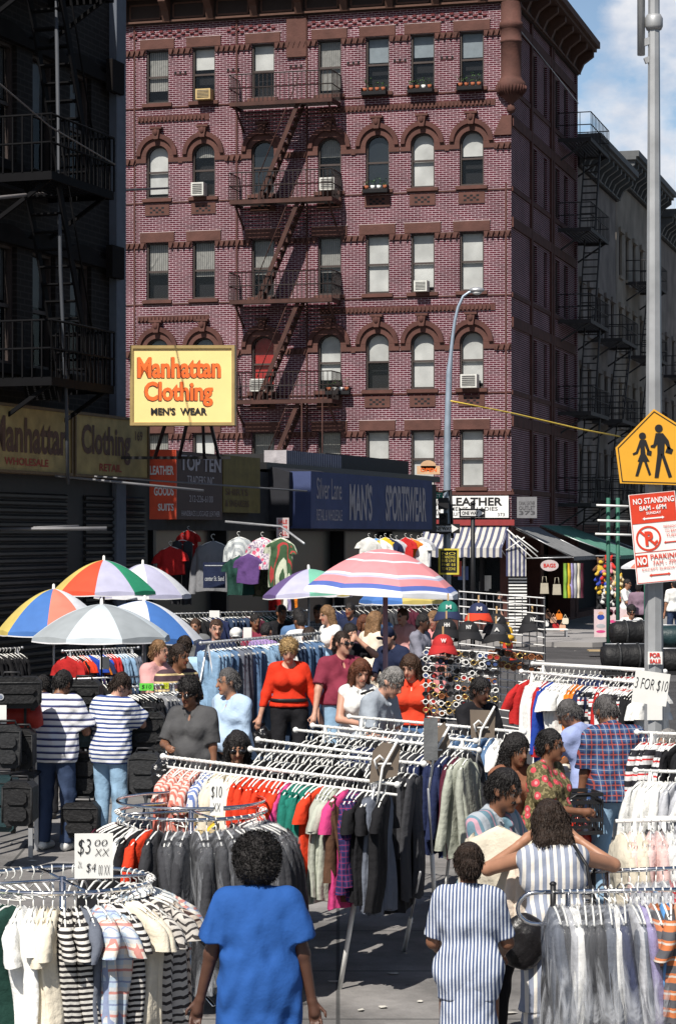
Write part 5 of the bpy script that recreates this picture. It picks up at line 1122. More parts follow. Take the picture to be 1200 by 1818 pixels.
m16 = person('grey haired man in a grey tee with a black bag strap bending forward', 652, 1168, 192, 60, 'light', ('short', 'grey'), (GTE, .8, .92, {'wide': .02, 'collar': 1}), (BLKC, 'trousers'), ('front', 'front'), 18, (0, 26), 1.08)
person('woman with short brown hair in a sleeveless coral red blouse and jeans', 733, 1157, 174, -14, 'light', ('bob', 'brown'), (C('coral_blouse', (.68, .06, .025)), 0, 1.0, {'vneck': 1, 'collar': 1}), (DENM, 'trousers'), ((-.2, -.2, .86), (.3, -.08, .84)), 3, (-12, 18), 1.08, 0, True)
# -- left stalls
person('man seen from behind in a thick navy and white hooped tee and dark jeans', 100, 1184, 186, 160, 'brown', ('short', 'black'), (STB, .85, .84, {'wide': .05, 'flare': .17, 'wr': .008}), (DEN, 'trousers'), ((-.16, -.3, 1.1), 'reach'), 6, (-8, 26), 1.15, .02, shoes=SHOEW)
person('man in a thin blue and white hooped tee and pale jeans facing the luggage', 196, 1188, 186, 140, 'light', ('short', 'darkbrown'), (STC, .8, .84, {'wide': .05, 'flare': .17, 'wr': .008}), (DENL, 'trousers'), ('reach', 'down'), 7, (-34, 22), 1.15, .03)
person('older woman in a pale pink top under the blue and white umbrella', 279, 1133, 162, 48, 'light', ('short', 'sandy'), (PNK, .8, .92, {'wide': .03}), (GRYC, 'trousers'), ('front', 'down'), 2, (15, 4), 1.12, .03, True)
person('man in a brown tee with cream hoops looking right', 313, 1140, 172, 42, 'brown', ('short', 'darkbrown'), (STE, .85, .9, {'wide': .03}), (BLKC, 'trousers'), ('front', 'down'), 2, (15, 6), 1.15, .03)
person('person in a pale blue shirt with a grey backpack, behind the hooped brown tee', 328, 1126, 155, 175, 'tan', ('short', 'darkbrown'), (LBL, .8, .9, {'wide': .03}), (DEN, 'trousers'), ('down', 'down'), 0, (0, 5), 1.1, backpack=GRYC)
person('smiling man with glasses and brown hair under the edge of the blue umbrella', 384, 1097, 140, 5, 'light', ('short', 'brown'), (NVY, .8, .92, {'wide': .02}), (DEN, 'trousers'), ('down', 'down'), 0, (6, 6), 1.1, .02)
person('person in a white baseball cap standing behind the jeans rail', 420, 1112, 138, 0, 'dark', ('short', 'black'), (NVY, .8, .92, {}), (DEN, 'trousers'), ('down', 'down'), 0, (0, 14), 1, cap=WHT)
# -- crowd behind
person('man from behind in a light blue short sleeved shirt at the jeans rail', 550, 1110, 150, 185, 'tan', ('short', 'darkbrown'), (LBL, .85, .92, {'wide': .04}), (BLKC, 'trousers'), ('front', 'front'), 6, (0, 15), 1.25, .04)
person('man in a bright white shirt stooping under the mint umbrella', 542, 1062, 128, 215, 'brown', ('short', 'black'), (WHT, .8, .9, {'wide': .04}), (DEN, 'trousers'), ('down', 'front'), 10, (0, 12), 1.15, hmax=1.8)
person('person in a denim blue shirt left of the stooping white shirt', 527, 1066, 122, 160, 'dark', ('short', 'black'), (DENM, .85, .9, {}), (NVY, 'trousers'), ('down', 'down'), 4, (0, 12), 1.05, hmax=1.8)
person('blonde woman in a sleeveless white top facing left', 588, 1073, 124, -60, 'light', ('long', 'sandy'), (WHT, 0.3, .95, {}), (DEN, 'trousers'), ('front', 'front'), 3, (-5, 10), .95, 0, True)
person('person in a small checked grey shirt behind the crowd', 566, 1056, 112, -20, 'brown', ('short', 'black'), (CHK, .8, .9, {}), (BLKC, 'trousers'), ('down', 'down'), 0, (0, 8), 1.0, hmax=1.78)
person('woman from behind with long sandy hair and a long white coat', 660, 1084, 132, 130, 'light', ('long', 'sandy'), (CRM, 1.8, .45, {'flare': .2, 'name': 'coat', 'wide': .03}), (BLKC, 'trousers'), ('front', 'down'), 4, (10, 6), 1.05, 0, True)
person('man in a black tee with hands raised to his face', 617, 1103, 144, 30, 'light', ('short', 'black'), (BLKC, .8, .9, {}), (DEN, 'trousers'), ('face', 'face'), 4, (-10, 14), 1.05)
person('man in a navy cap and dark denim shirt looking down', 700, 1108, 142, -38, 'light', ('short', 'darkbrown'), (NVY, 1.7, .9, {'collar': 1}), (DEN, 'trousers'), ('front', 'front'), 5, (-10, 24), 1.05, cap=NVY)
person('dark skinned man in a slate grey shirt facing right', 744, 1087, 124, 62, 'dark', ('short', 'black'), (GSH, 1.8, .9, {'wide': .03}), (BLKC, 'trousers'), ('front', 'down'), 3, (10, 10), 1.12)
person('person in a pink dress between the slate grey shirt and the caps', 772, 1083, 120, -30, 'light', ('long', 'sandy'), (C('salmon_cloth', (.66, .26, .26)), .9, .5, {'flare': .2}), (BLKC, 'trousers'), ('front', 'down'), 2, (0, 12), 1.0, 0, True)
person('person with black hair in a lavender top behind the jeans rail', 466, 1102, 132, 150, 'tan', ('short', 'black'), (C('lavender', (.3, .2, .42)), .8, .9, {}), (DEN, 'trousers'), ('down', 'down'), 6, (0, 20), 1.0, hmax=1.7)
person('person with reddish hair in the shade beyond the long white coat', 643, 1090, 116, 40, 'brown', ('bob', 'auburn'), (C('plum', (.09, .05, .07)), .8, .9, {}), (BLKC, 'trousers'), ('down', 'down'), 2, (0, 8), 1.0, 0, True)
person('person in a dark jacket lowering the head over the luggage', 78, 1193, 172, 190, 'dark', ('short', 'black'), (BLKC, 1.8, .9, {}), (BLKC, 'trousers'), ('front', 'front'), 14, (0, 20), 1.0)
person('person at the right edge in a patterned top beyond the plaid shirt', 1196, 1290, 222, -60, 'tan', ('short', 'grey'), (FLO, .9, .9, {}), (BLKC, 'trousers'), ('front', 'front'), 4, (0, 10), 1.0, hmax=1.6)
# -- far side of the street
person('small dark haired man walking past the corner shop window', 886, 1050, 62, 70, 'light', ('short', 'black'), (BLKC, .9, .9, {}), (DENL, 'trousers'), ('swing', 'down'), 0, (0, 0), 1.0, legs='walk')
person('person in a white blouse and sunglasses by the stacked duffel bags', 1120, 1073, 94, -10, 'tan', ('puffy', 'black'), (WHT, .9, .9, {'wide': .04, 'vneck': 1}), (BLKC, 'trousers'), ('front', 'front'), 0, (10, 10), 1.15, 0, True, glasses=True)
person('person in a white shirt and checked trousers beside the soft toys', 1111, 1016, 66, 60, 'tan', ('short', 'black'), (WHT, .9, .9, {}), (CHK, 'trousers'), ('front', 'front'), 0, (0, 10), 1.0, hmax=1.85)
person('person in a mauve top with their back turned beside the toy stall', 1133, 1026, 68, 170, 'dark', ('short', 'black'), (C('mauve', (.22, .15, .2)), .9, .9, {}), (BLKC, 'trousers'), ('down', 'down'), 0, (0, 0), 1.15, hmax=1.8)
person('person in white at the right edge of the far pavement', 1196, 1018, 66, 200, 'tan', ('short', 'black'), (WHT, .9, .9, {}), (DEN, 'trousers'), ('down', 'down'), 0, (0, 0), 1.1, hmax=1.85)

for px, yt, s_, yw, sk, hr_, tp, lb_ in ((497, 1072, 112, 30, 'brown', 'black', BLKC, 'person in black in the shade left of the denim blue shirt'), (624, 1068, 106, -30, 'tan', 'black', NVY, 'person in navy in the shade below the small yellow umbrella'), (676, 1076, 108, 40, 'brown', 'black', DENM, 'person in mid blue denim in the shade behind the long white coat'),
  (719, 1078, 112, -50, 'light', 'brown', PNK, 'person in pale pink beyond the navy cap'), (452, 1088, 116, 20, 'brown', 'black', MAR, 'person in maroon behind the jeans rail, left of the lavender top'), (350, 1096, 118, -20, 'tan', 'brown', GRYC, 'person in grey in the shade left of the man with glasses')):
    person(lb_, px, yt, s_, yw, sk, ('short', hr_), (tp, .85, .9, {}), (BLKC, 'trousers'), ('front', 'down'), 3, (0, 8), 1.05, hmax=1.8)
# ---------------- hanging clothes ----------------
OBJC = mat('dyed_cloth', rough=.88, var=.12, vs=7, bump=.5, bs=24, spec=.2, objcol=True, fold=5)
HANG = mat('hanger_plastic', (.78, .78, .74), .4, var=.04)
ORD = ['leftmost', 'second', 'third', 'fourth', 'fifth', 'sixth', 'seventh', 'eighth', 'ninth', 'tenth', 'eleventh', 'twelfth', 'thirteenth', 'fourteenth', 'fifteenth', 'sixteenth', 'seventeenth', 'eighteenth', 'nineteenth', 'twentieth'] + ['twenty-' + x for x in ('first', 'second', 'third', 'fourth', 'fifth', 'sixth', 'seventh', 'eighth', 'ninth')] + ['thirtieth'] + ['thirty-' + x for x in ('first', 'second', 'third', 'fourth', 'fifth', 'sixth', 'seventh', 'eighth', 'ninth')] + ['fortieth'] + ['forty-' + x for x in ('first', 'second', 'third', 'fourth', 'fifth')]
def hanger_mesh():
    b = MB(); hk = [(.0, 0, -.10), (.0, 0, -.045)] + [(0, .022 * math.sin(a), -.0 - .022 + .022 * (1 - math.cos(a)) + .0) for a in (0, .8, 1.6, 2.4, 3.1, 3.9)]
    hk = [(0, 0, -.08), (0, .0, -.045), (0, .02, -.035), (0, .026, -.012), (0, .014, .008), (0, -.006, .012), (0, -.02, .0)]
    b.tube(hk, .004, HANG, 5); b.tube([(0, -.18, -.15), (0, -.1, -.105), (0, -.03, -.08), (0, .03, -.08), (0, .1, -.105), (0, .18, -.15)], [.005, .006, .007, .007, .006, .005], HANG, 6)
    b.tube([(0, -.18, -.15), (0, .18, -.15)], .004, HANG, 4); return b.mesh('hanger')
HM = hanger_mesh(); GMC = {}
def loft(b, L, w, t, ztop, r, m, flare=1., neck=.05, mat_scale=1., n=26, lv=13, shoulder=.10, grow=0.):
    ph = [r.uniform(0, 6.28) for _ in range(5)]; am = r.uniform(.16, .28); kk = r.choice((5, 6, 7)); sway = r.uniform(-.03, .03); tw = r.uniform(-.25, .25)
    vs = []
    for i in range(lv + 1):
        u = i / lv; d = L * (u ** 1.15); sh = min(1, (d + .004) / shoulder); hw = (neck + (w / 2 - neck) * sh ** .75) * (1 + (flare - 1) * u) + grow
        ht = (.018 + (t - .018) * min(1, d / .16) ** .7) * (1 + .25 * u) + grow
        z = ztop - d - (.10 * 0)
        for k in range(n):
            a = 2 * math.pi * k / n; ca, sa = math.cos(a), math.sin(a)
            rip = 1 + am * min(1, u * 2) * math.sin(kk * a + ph[0] + 1.3 * u) + .1 * u * math.sin(11 * a + ph[1])
            x = ht * rip * math.copysign(abs(ca) ** .8, ca) + sway * u + .012 * math.sin(7 * u + ph[2]); y = hw * (1 + .06 * (rip - 1) * 4) * math.copysign(abs(sa) ** .75, sa)
            c, s_ = math.cos(tw * u), math.sin(tw * u); vs.append((x * c - y * s_, x * s_ + y * c, z + .03 * (abs(y) / max(hw, .01)) * (-1 if u < .15 else 0) + .008 * u * math.sin(3 * a + ph[3])))
    fs = [(i * n + k, i * n + (k + 1) % n, (i + 1) * n + (k + 1) % n, (i + 1) * n + k) for i in range(lv) for k in range(n)]
    fs += [tuple(range(n))[::-1]]; b.add(vs, fs, m, True)
def garment_mesh(kind, L, v, m, thick):
    key = (kind, round(L, 2), v, m.name, round(thick, 3))
    if key in GMC: return GMC[key]
    r = random.Random(hash((kind, round(L, 2), v)) & 0xffff if False else (v * 97 + int(L * 100) + len(kind) * 13)); b = MB()
    if kind == 'trousers':
        for q in (-1, 1):
            b.M = Matrix.Translation((0, q * .085, 0)); loft(b, L, .16, thick * .8, -.085, r, m, .95, .07)
        b.M = Matrix.Identity(4)
    else:
        w = {'shirt': .40, 'jacket': .44, 'dress': .40, 'tank': .34, 'blouse': .38, 'gown': .38}[kind]
        loft(b, L, w, thick, -.066, r, m, {'dress': 1.25, 'jacket': 1.0, 'gown': 1.2}.get(kind, 1.04))
        sl = {'shirt': .2, 'blouse': .3, 'jacket': .56, 'dress': .22, 'tank': 0, 'gown': 0}[kind]
        if sl:
            for q in (-1, 1):
                j = r.uniform(-.05, .05); N = 7; n8 = 10; sl2 = sl * r.uniform(.9, 1.15); vs = []
                out = r.uniform(.0, .035) if sl > .4 else r.uniform(.02, .05)
                for i in range(N + 1):
                    u = i / N; cy = q * (w / 2 - .05 + (out + .05) * u ** .6); cz = -.118 - .01 * (1 - u) - sl2 * u - (0 if u else 0); cx = j * u * u
                    ry = (.02 + .045 * min(1, u * 3)) * (1.15 if sl < .4 else (1 - .25 * u)); rx = min(thick * .95, .04) * (.55 + .45 * min(1, u * 3))
                    for k in range(n8):
                        a = 2 * math.pi * k / n8; vs.append((cx + rx * math.cos(a) * (1 + .18 * math.sin(9 * u + k)), cy + ry * math.sin(a), cz - .02 * math.sin(a) * q * (1 - u)))
                b.add(vs, [(i * n8 + k, i * n8 + (k + 1) % n8, (i + 1) * n8 + (k + 1) % n8, (i + 1) * n8 + k) for i in range(N) for k in range(n8)], m, True)
    me = b.mesh('garment'); GMC[key] = me; return me
FILM = plastic_film(); FMC = {}
def film_mesh(L, v, thick):
    k = (round(L, 2), v, thick)
    if k not in FMC: b = MB(); loft(b, L + .06, .44, thick, -.055, random.Random(v * 31 + 5), FILM, 1.1, grow=.018, lv=16, n=30); FMC[k] = b.mesh('cover')
    return FMC[k]
GNAME = {'gown': 'gown', 'shirt': 'shirt', 'jacket': 'jacket', 'dress': 'dress', 'tank': 'tank_top', 'trousers': 'trousers', 'blouse': 'blouse'}
NCOL = {'white': (.74, .74, .72), 'cream': (.68, .62, .50), 'black': (.012, .012, .014), 'charcoal': (.045, .046, .052), 'scarlet': (.62, .045, .015), 'orange': (.7, .2, .02), 'pink': (.62, .06, .22), 'teal': (.015, .17, .13), 'sage': (.38, .40, .34),
  'navy': (.018, .026, .075), 'slate': (.12, .135, .17), 'grey': (.2, .205, .22), 'denim': (.09, .16, .28), 'pale denim': (.2, .32, .46), 'dark denim': (.03, .05, .095), 'sky blue': (.10, .28, .58), 'royal blue': (.02, .06, .35), 'peach': (.62, .36, .24), 'pale pink': (.68, .48, .45),
  'lime': (.22, .40, .06), 'brown': (.10, .05, .03), 'silver': (.42, .43, .46), 'lavender': (.32, .28, .5), 'dark green': (.015, .05, .04), 'purple': (.10, .05, .17), 'yellow': (.6, .40, .03), 'red': (.42, .02, .02), 'plum': (.08, .015, .03)}
PATS = {'black and white striped': STB, 'plaid': PLD}
def patm(n):
    if n in PATS: return PATS[n]
    D = {'white and black hooped': ('stripe', [(.62, .60, .56), (.02, .018, .02)], .03, .5), 'pastel plaid': ('plaid', [(.68, .62, .54), (.42, .52, .62), (.55, .25, .22), (.25, .3, .45)], .12, .5), 'black zigzag': ('zigzag', [(.05, .045, .045), (.55, .52, .48)], .045, .62),
         'brown zigzag': ('zigzag', [(.06, .035, .03), (.58, .5, .42)], .06, .7), 'white dotted': ('floral', [(.7, .7, .7), (.66, .66, .7), (.45, .3, .35)], .05, .5), 'pink striped': ('stripe', [(.66, .50, .45), (.55, .16, .12)], .03, .5, 1), 'blue striped': ('stripe', [(.62, .62, .64), (.12, .18, .4)], .03, .5, 1),
         'orange and grey ikat': ('stripe', [(.09, .09, .1), (.5, .16, .06), (.5, .45, .4)], .09, .55), 'pink floral': ('floral', [(.6, .55, .58), (.25, .2, .3), (.6, .12, .2)], .09, .5), 'green and white striped': ('stripe', [(.55, .58, .45), (.05, .1, .05), (.4, .05, .05)], .07, .65, 0),
         'camouflage': ('floral', [(.05, .06, .03), (.03, .03, .02), (.09, .08, .05)], .14, .5), 'black and red jersey': ('stripe', [(.02, .02, .025), (.6, .6, .6), (.5, .03, .03)], .11, .6), 'purple check': ('plaid', [(.03, .03, .12), (.02, .015, .06), (.22, .03, .09)], .04, .5), 'knit white': ('stripe', [(.55, .58, .58), (.35, .38, .4)], .03, .5, 0)}[n]
    PATS[n] = pattern('cloth_' + n.replace(' ', '_'), D[0], D[1], D[2], D[3], *(D[4:5] or (2,))); return PATS[n]
def garment(kind, col, L, loc, rz, label, group=None, thick=.035, film=False, hanger=True, v=None, scale=1., tilt=0.):
    v = random.randrange(5) if v is None else v
    m = OBJC if col in NCOL else patm(col)
    o = link('hanging_' + GNAME[kind], garment_mesh(kind, L, v, m, thick), None, loc, (tilt + random.uniform(-.05, .05), random.uniform(-.07, .07), rz + random.uniform(-.2, .2)))
    if col in NCOL: c = NCOL[col]; f = random.uniform(.85, 1.12); o.color = (c[0] * f, c[1] * f, c[2] * f, 1)
    else: o.color = (.5, .5, .5, 1)
    o.scale = (scale,) * 3; tag(o, label, {'tank_top': 'top'}.get(GNAME[kind], GNAME[kind]), group)
    if hanger: link('hanger', HM, o)
    if film: link('plastic_cover', film_mesh(L, v, thick + .01), o)
    return o
def lab(col, kind, i, n, where):
    k = GNAME[kind].replace('_', ' ')
    if i == 0: p = 'leftmost'
    elif i == n - 1: p = 'rightmost'
    else: p = ORD[i] + ' from the left'
    return '%s %s, %s on the %s' % (col, k, p, where)
def rail_rack(A, B, items, where, label, zl=None, rail_m=METAL_W, r=.012, legs=True, group=None, thick=.035, gs=1., name='clothes_rack', a0=.04, a1=.96, double=False, ends=True):
    """items: list of (n, kind, colour, length, film)"""
    A = Vector(A); B = Vector(B); mid = (A + B) / 2; root = empty(name, (mid.x, mid.y, ground(mid.y)), 0, label=label, cat='clothes rack'); Mi = Matrix.Translation(-root.location)
    d = B - A; b = MB(); b.M = Mi; b.tube([A, B], r, rail_m, 7)
    if double: b.tube([A + Vector((0, .0, -.07)) + d * .02, B + Vector((0, 0, -.07))], r * .8, rail_m, 7)
    b.build('rail', root)
    pr = Vector((-d.y, d.x, 0)).normalized()
    if legs:
        for E, s_ in ((A, 1), (B, -1)):
            e = E + d.normalized() * .12 * s_
            for q in (-1, 1):
                l = MB(); l.M = Mi; f = e + pr * q * .38; f.z = ground(f.y) + .01; l.tube([e, f], .013, rail_m, 6); l.build('leg', root)
    if ends:
        for E in (A, B): c = MB(); c.M = Mi; c.ell(E, (.024, .024, .024), rail_m, 8, 6); c.build('end_cap', root)
    seq = [it[1:] for it in items for _ in range(it[0])]; n = len(seq); rz = math.atan2(d.y, d.x); na = sum(1 for q in seq if q[0]); k = 0
    for i, q in enumerate(seq):
        if not q[0]: continue
        p = A + d * (a0 + (a1 - a0) * (i + .5 + random.uniform(-.25, .25)) / n)
        if q[0] == 'hanger':
            h = link('hanger', HM, None, p, (0, random.uniform(-.1, .1), rz + random.uniform(-.2, .2))); h.scale = (gs,) * 3
            tag(h, 'empty white hanger on the ' + where, 'hanger', 'empty hangers on the ' + where); na -= 1; continue
    na = sum(1 for q in seq if q[0] and q[0] != 'hanger'); left = A.x <= B.x; k = 0
    for i, q in enumerate(seq):
        if not q[0] or q[0] == 'hanger': continue
        p = A + d * (a0 + (a1 - a0) * (i + .5 + random.uniform(-.2, .2)) / n)
        garment(q[0], q[1], q[2] * random.uniform(.96, 1.04), p, rz, lab(q[1], q[0], k if left else na - 1 - k, na, where), group or ('clothes on the ' + where), thick=thick, film=bool(q[3]) if len(q) > 3 else False, scale=gs); k += 1
    return root
def rp(px, py, s): return P(px, py, F / s)
# central racks in the foreground
rail_rack(rp(290, 1343, 250), rp(705, 1393, 262), [(6, 'shirt', 'pink striped', .46), (2, 'shirt', 'blue striped', .46), (6, 'blouse', 'cream', .5), (7, 'jacket', 'scarlet', .66), (1, 'dress', 'scarlet', 1.1), (1, 'dress', 'pink', .82), (5, 'jacket', 'teal', .78), (1, 'dress', 'scarlet', .78), (3, 'dress', 'sage', .76),
  (1, 'jacket', 'brown', .78), (1, 'dress', 'pink', .78), (2, 'jacket', 'purple check', .74), (2, 'dress', 'black', .72), (2, 'trousers', 'slate', .8), (1, 'dress', 'black', .78)], 'front white rail', 'long front white clothes rail with coloured dresses', double=True, legs=False, thick=.04)
rail_rack(rp(445, 1330, 243), rp(752, 1356, 252), [(3, 'blouse', 'black', .6), (3, 'hanger', '', 0), (5, 'blouse', 'black', .7), (2, 'hanger', '', 0), (4, 'dress', 'black', .85), (4, 'jacket', 'black', .8), (2, 'trousers', 'silver', .9), (3, 'dress', 'black', .95), (2, 'trousers', 'charcoal', .9)], 'second white rail', 'second white clothes rail with dark trousers at its right end', double=False, legs=False)
rail_rack(rp(458, 1313, 233), rp(705, 1345, 240), [(3, 'hanger', '', 0), (10, 'blouse', 'black', .8), (3, 'hanger', '', 0), (6, 'jacket', 'charcoal', .8)], 'third white rail', 'third white clothes rail crowded with bare white hangers', legs=False)
rail_rack(rp(525, 1296, 225), rp(850, 1332, 236), [(6, 'blouse', 'black', .8), (3, 'hanger', '', 0), (6, 'blouse', 'navy', .7), (4, 'jacket', 'charcoal', .75), (5, 'jacket', 'navy', .75), (1, 'jacket', 'plum', .75), (2, 'jacket', 'sage', .72)], 'fourth white rail', 'fourth white clothes rail with navy jackets at its right', legs=False)
rail_rack(rp(555, 1288, 218), rp(845, 1316, 227), [(4, 'hanger', '', 0), (14, 'blouse', 'black', .7), (4, 'jacket', 'charcoal', .75)], 'fifth white rail', 'fifth white clothes rail behind the grey placards', legs=True)
rail_rack(rp(620, 1272, 209), rp(930, 1300, 217), [(6, 'hanger', '', 0), (8, 'blouse', 'slate', .6), (5, 'blouse', 'denim', .5), (3, 'shirt', 'white', .5)], 'sixth white rail', 'rearmost white clothes rail of the centre racks', legs=True)
for i, (t_, f_) in enumerate((((664, 1400, 15.6), (602, 1760, 15.9)), ((746, 1548, 16.0), (716, 1692, 17.25)), ((760, 1400, 16.4), (772, 1610, 16.9)))):
    b = MB(); A_ = P(*t_); B_ = P(*f_); b.tube([A_, A_.lerp(B_, .55)], .009, STEEL, 6); b.tube([A_.lerp(B_, .55), B_], .017, METAL_W, 7)
    b.build('rack_leg', label=['slanting white tipped leg under the teal jackets', 'slanting white tipped leg under the black dresses', 'thin slanting leg at the far end of the dark dresses'][i], cat='leg')
def placard(pts, s, label, hook=True):
    Y = F / s; r = empty('price_placard', P(*pts[0], Y), R(8), label=label, cat='placard'); k = Y / F; q = [((x - pts[0][0]) * k, (pts[0][1] - y) * k) for x, y in pts]
    b = MB(); b.prism(q, 0, .012, BROWNCARD); b.build('board', r)
    cx = sum(a for a, c in q) / len(q); cz = sum(c for a, c in q) / len(q)
    b = MB(); b.tube([(cx - .06, -.03, cz - .32), (cx - .02, -.03, cz - .05), (cx + .09, -.025, cz + .14)], .009, METAL_W, 6); b.build('stick', r)
    b = MB(); b.tube([(cx - .06, -.03, cz - .06), (cx - .075, -.03, cz - .0), (cx - .04, -.03, cz + .03), (cx - .01, -.03, cz)], .008, METAL_W, 6); b.box(cx - .05, cx + .04, -.03, -.02, cz - .03, cz - .02, METAL_W); b.build('clamp', r)
placard([(656, 1390), (706, 1378), (712, 1324), (680, 1318), (662, 1334)], 262, 'brown cardboard back of a price placard over the front rail')
placard([(755, 1352), (768, 1360), (800, 1320), (790, 1282), (758, 1310)], 248, 'tilted brown placard back, middle one of the three')
placard([(836, 1310), (878, 1310), (880, 1262), (834, 1260)], 226, 'squarish brown placard back nearest the sunglasses grid')
b = MB(); b.prism([(0, 0), (.1, 0), (.1, .3), (0, .3)], 0, .01, GRYC); o = b.build('fabric_tag', label='grey cloth strip hanging from the fourth rail', cat='strip'); o.location = rp(752, 1350, 250)
# round racks
def round_rack(px, py, s, Rr, items, where, label, a_from, a_to, thick=.04, post=True, inner=True):
    c = rp(px, py, s); g = ground(c.y); root = empty('round_rack', (c.x, c.y, g), 0, label=label, cat='clothes rack'); h = c.z - g
    b = MB(); n = 40; b.tube([(Rr * math.cos(2 * math.pi * i / n), Rr * math.sin(2 * math.pi * i / n), h) for i in range(n)], .013, CHROME, 8, closed=True); b.build('ring', root)
    if inner: b = MB(); b.tube([(Rr * math.cos(2 * math.pi * i / n), Rr * math.sin(2 * math.pi * i / n), h + .075) for i in range(n)], .010, CHROME, 8, closed=True); b.build('upper_ring', root)
    b = MB(); b.tube([(0, 0, .1), (0, 0, h + .02)], .02, CHROME, 8); b.build('post', root)
    for k in range(4): a = k * math.pi / 2 + .4; b = MB(); b.tube([(0, 0, h), (Rr * math.cos(a), Rr * math.sin(a), h)], .009, CHROME, 6); b.build('arm', root); b = MB(); b.tube([(0, 0, .12), (.45 * math.cos(a), .45 * math.sin(a), .02)], .013, CHROME, 6); b.build('foot', root)
    seq = [it[1:] for it in items for _ in range(it[0])]; n = len(seq)
    for i, q in enumerate(seq):
        a = R(a_from + (a_to - a_from) * (i + .5 + random.uniform(-.2, .2)) / n); p = Vector((c.x + Rr * math.cos(a), c.y + Rr * math.sin(a), c.z))
        if q[0] == 'hanger':
            hh = link('hanger', HM, None, p, (0, 0, a + R(90) + random.uniform(-.2, .2))); tag(hh, 'bare white hanger on the ' + where, 'hanger', 'bare hangers on the ' + where); continue
        garment(q[0], q[1], q[2] * random.uniform(.95, 1.05), p, a + R(90), lab(q[1], q[0], i, n, where), 'clothes on the ' + where, thick=thick, film=bool(q[3]) if len(q) > 3 else False)
    return c
cA = round_rack(112, 1562, 318, .50, [(2, 'blouse', 'navy', .7), (2, 'shirt', 'white dotted', .72), (2, 'shirt', 'white', .7), (1, 'jacket', 'lime', .75), (2, 'jacket', 'dark green', .78), (2, 'shirt', 'white', .7), (2, 'shirt', 'cream', .72), (2, 'shirt', 'white and black hooped', .7), (1, 'shirt', 'slate', .6), (2, 'shirt', 'pastel plaid', .7), (1, 'shirt', 'white and black hooped', .7),
   (2, 'shirt', 'cream', .74), (2, 'shirt', 'black zigzag', .75), (2, 'shirt', 'brown zigzag', .75), (3, 'shirt', 'pastel plaid', .62), (2, 'shirt', 'pastel plaid', .62), (3, 'shirt', 'white and black hooped', .6), (1, 'shirt', 'black', .7), (12, 'hanger', '', 0)], 'near round rack', 'round chrome clothes rack nearest on the left with white hangers', -178, 150, thick=.052, inner=False)
cB = round_rack(340, 1440, 262, .50, [(2, 'jacket', 'plum', .8), (4, 'jacket', 'black', .9), (1, 'tank', 'white', .55), (1, 'jacket', 'black', .9), (1, 'jacket', 'scarlet', .85), (2, 'jacket', 'charcoal', .95), (9, 'jacket', 'charcoal', .98, 1), (8, 'jacket', 'charcoal', .98, 1), (5, 'jacket', 'black', .95, 1), (3, 'shirt', 'yellow', .5), (3, 'hanger', '', 0)], 'second round rack', 'round double ring chrome rack of dark suits in plastic', -185, 110, thick=.045)
def card(px0, py0, px1, py1, s, lines, label, rz=0., m=CARD, ink=INK):
    Y = F / s; k = Y / F; r = empty('price_sign', P(px0, py1, Y), rz, label=label, cat='sign'); w_, h_ = (px1 - px0) * k, (py1 - py0) * k
    b = MB(); b.box(0, w_, 0, .004, 0, h_, m); b.build('card', r)
    for t_, x0, x1, z0, z1 in lines: b = MB(); text_into(b, t_, x0 * w_, x1 * w_, z0 * h_, z1 * h_, ink, y=-.003, bold=-.014, shear=.15, ext=.002); b.build('lettering', r)
    return r
card(133, 1480, 201, 1560, 330, [('$3', .08, .42, .5, .88), ('00', .52, .85, .72, .86), ('XX', .52, .9, .5, .66), ('2L', .08, .2, .25, .38), ('$4', .3, .55, .12, .34), ('00 XX', .62, .92, .08, .3)], 'white card with hand written $3 00 on the near round rack', R(6))
card(373, 1382, 398, 1448, 270, [('$10', .1, .9, .45, .8), ('XX', .2, .8, .12, .35)], 'small white card with a hand written price on the second round rack', R(-14))
c3 = card(1120, 1188, 1182, 1246, 212, [('3 FOR $10', .03, .97, .4, .78)], 'white hand written 3 FOR $10 placard beside the grey pole', R(0)); c3.rotation_euler = (0, R(8), 0)
card(178, 1166, 195, 1188, 135, [], 'plain white card on the red clothes under the grey umbrella'); card(432, 1114, 447, 1134, 140, [], 'blank white card beside the white cap')
card(372, 1084, 390, 1096, 120, [], 'small blank card under the silver umbrella')
card(248, 1213, 273, 1226, 182, [('$10', .15, .85, .2, .8)], 'fluorescent green tag on the black coats', 0, mat('green_tag', (.12, .6, .06))); card(285, 1212, 300, 1223, 178, [('$10', .15, .85, .2, .8)], 'fluorescent yellow tag on the grey coats', 0, mat('yellow_tag', (.5, .55, .03)))
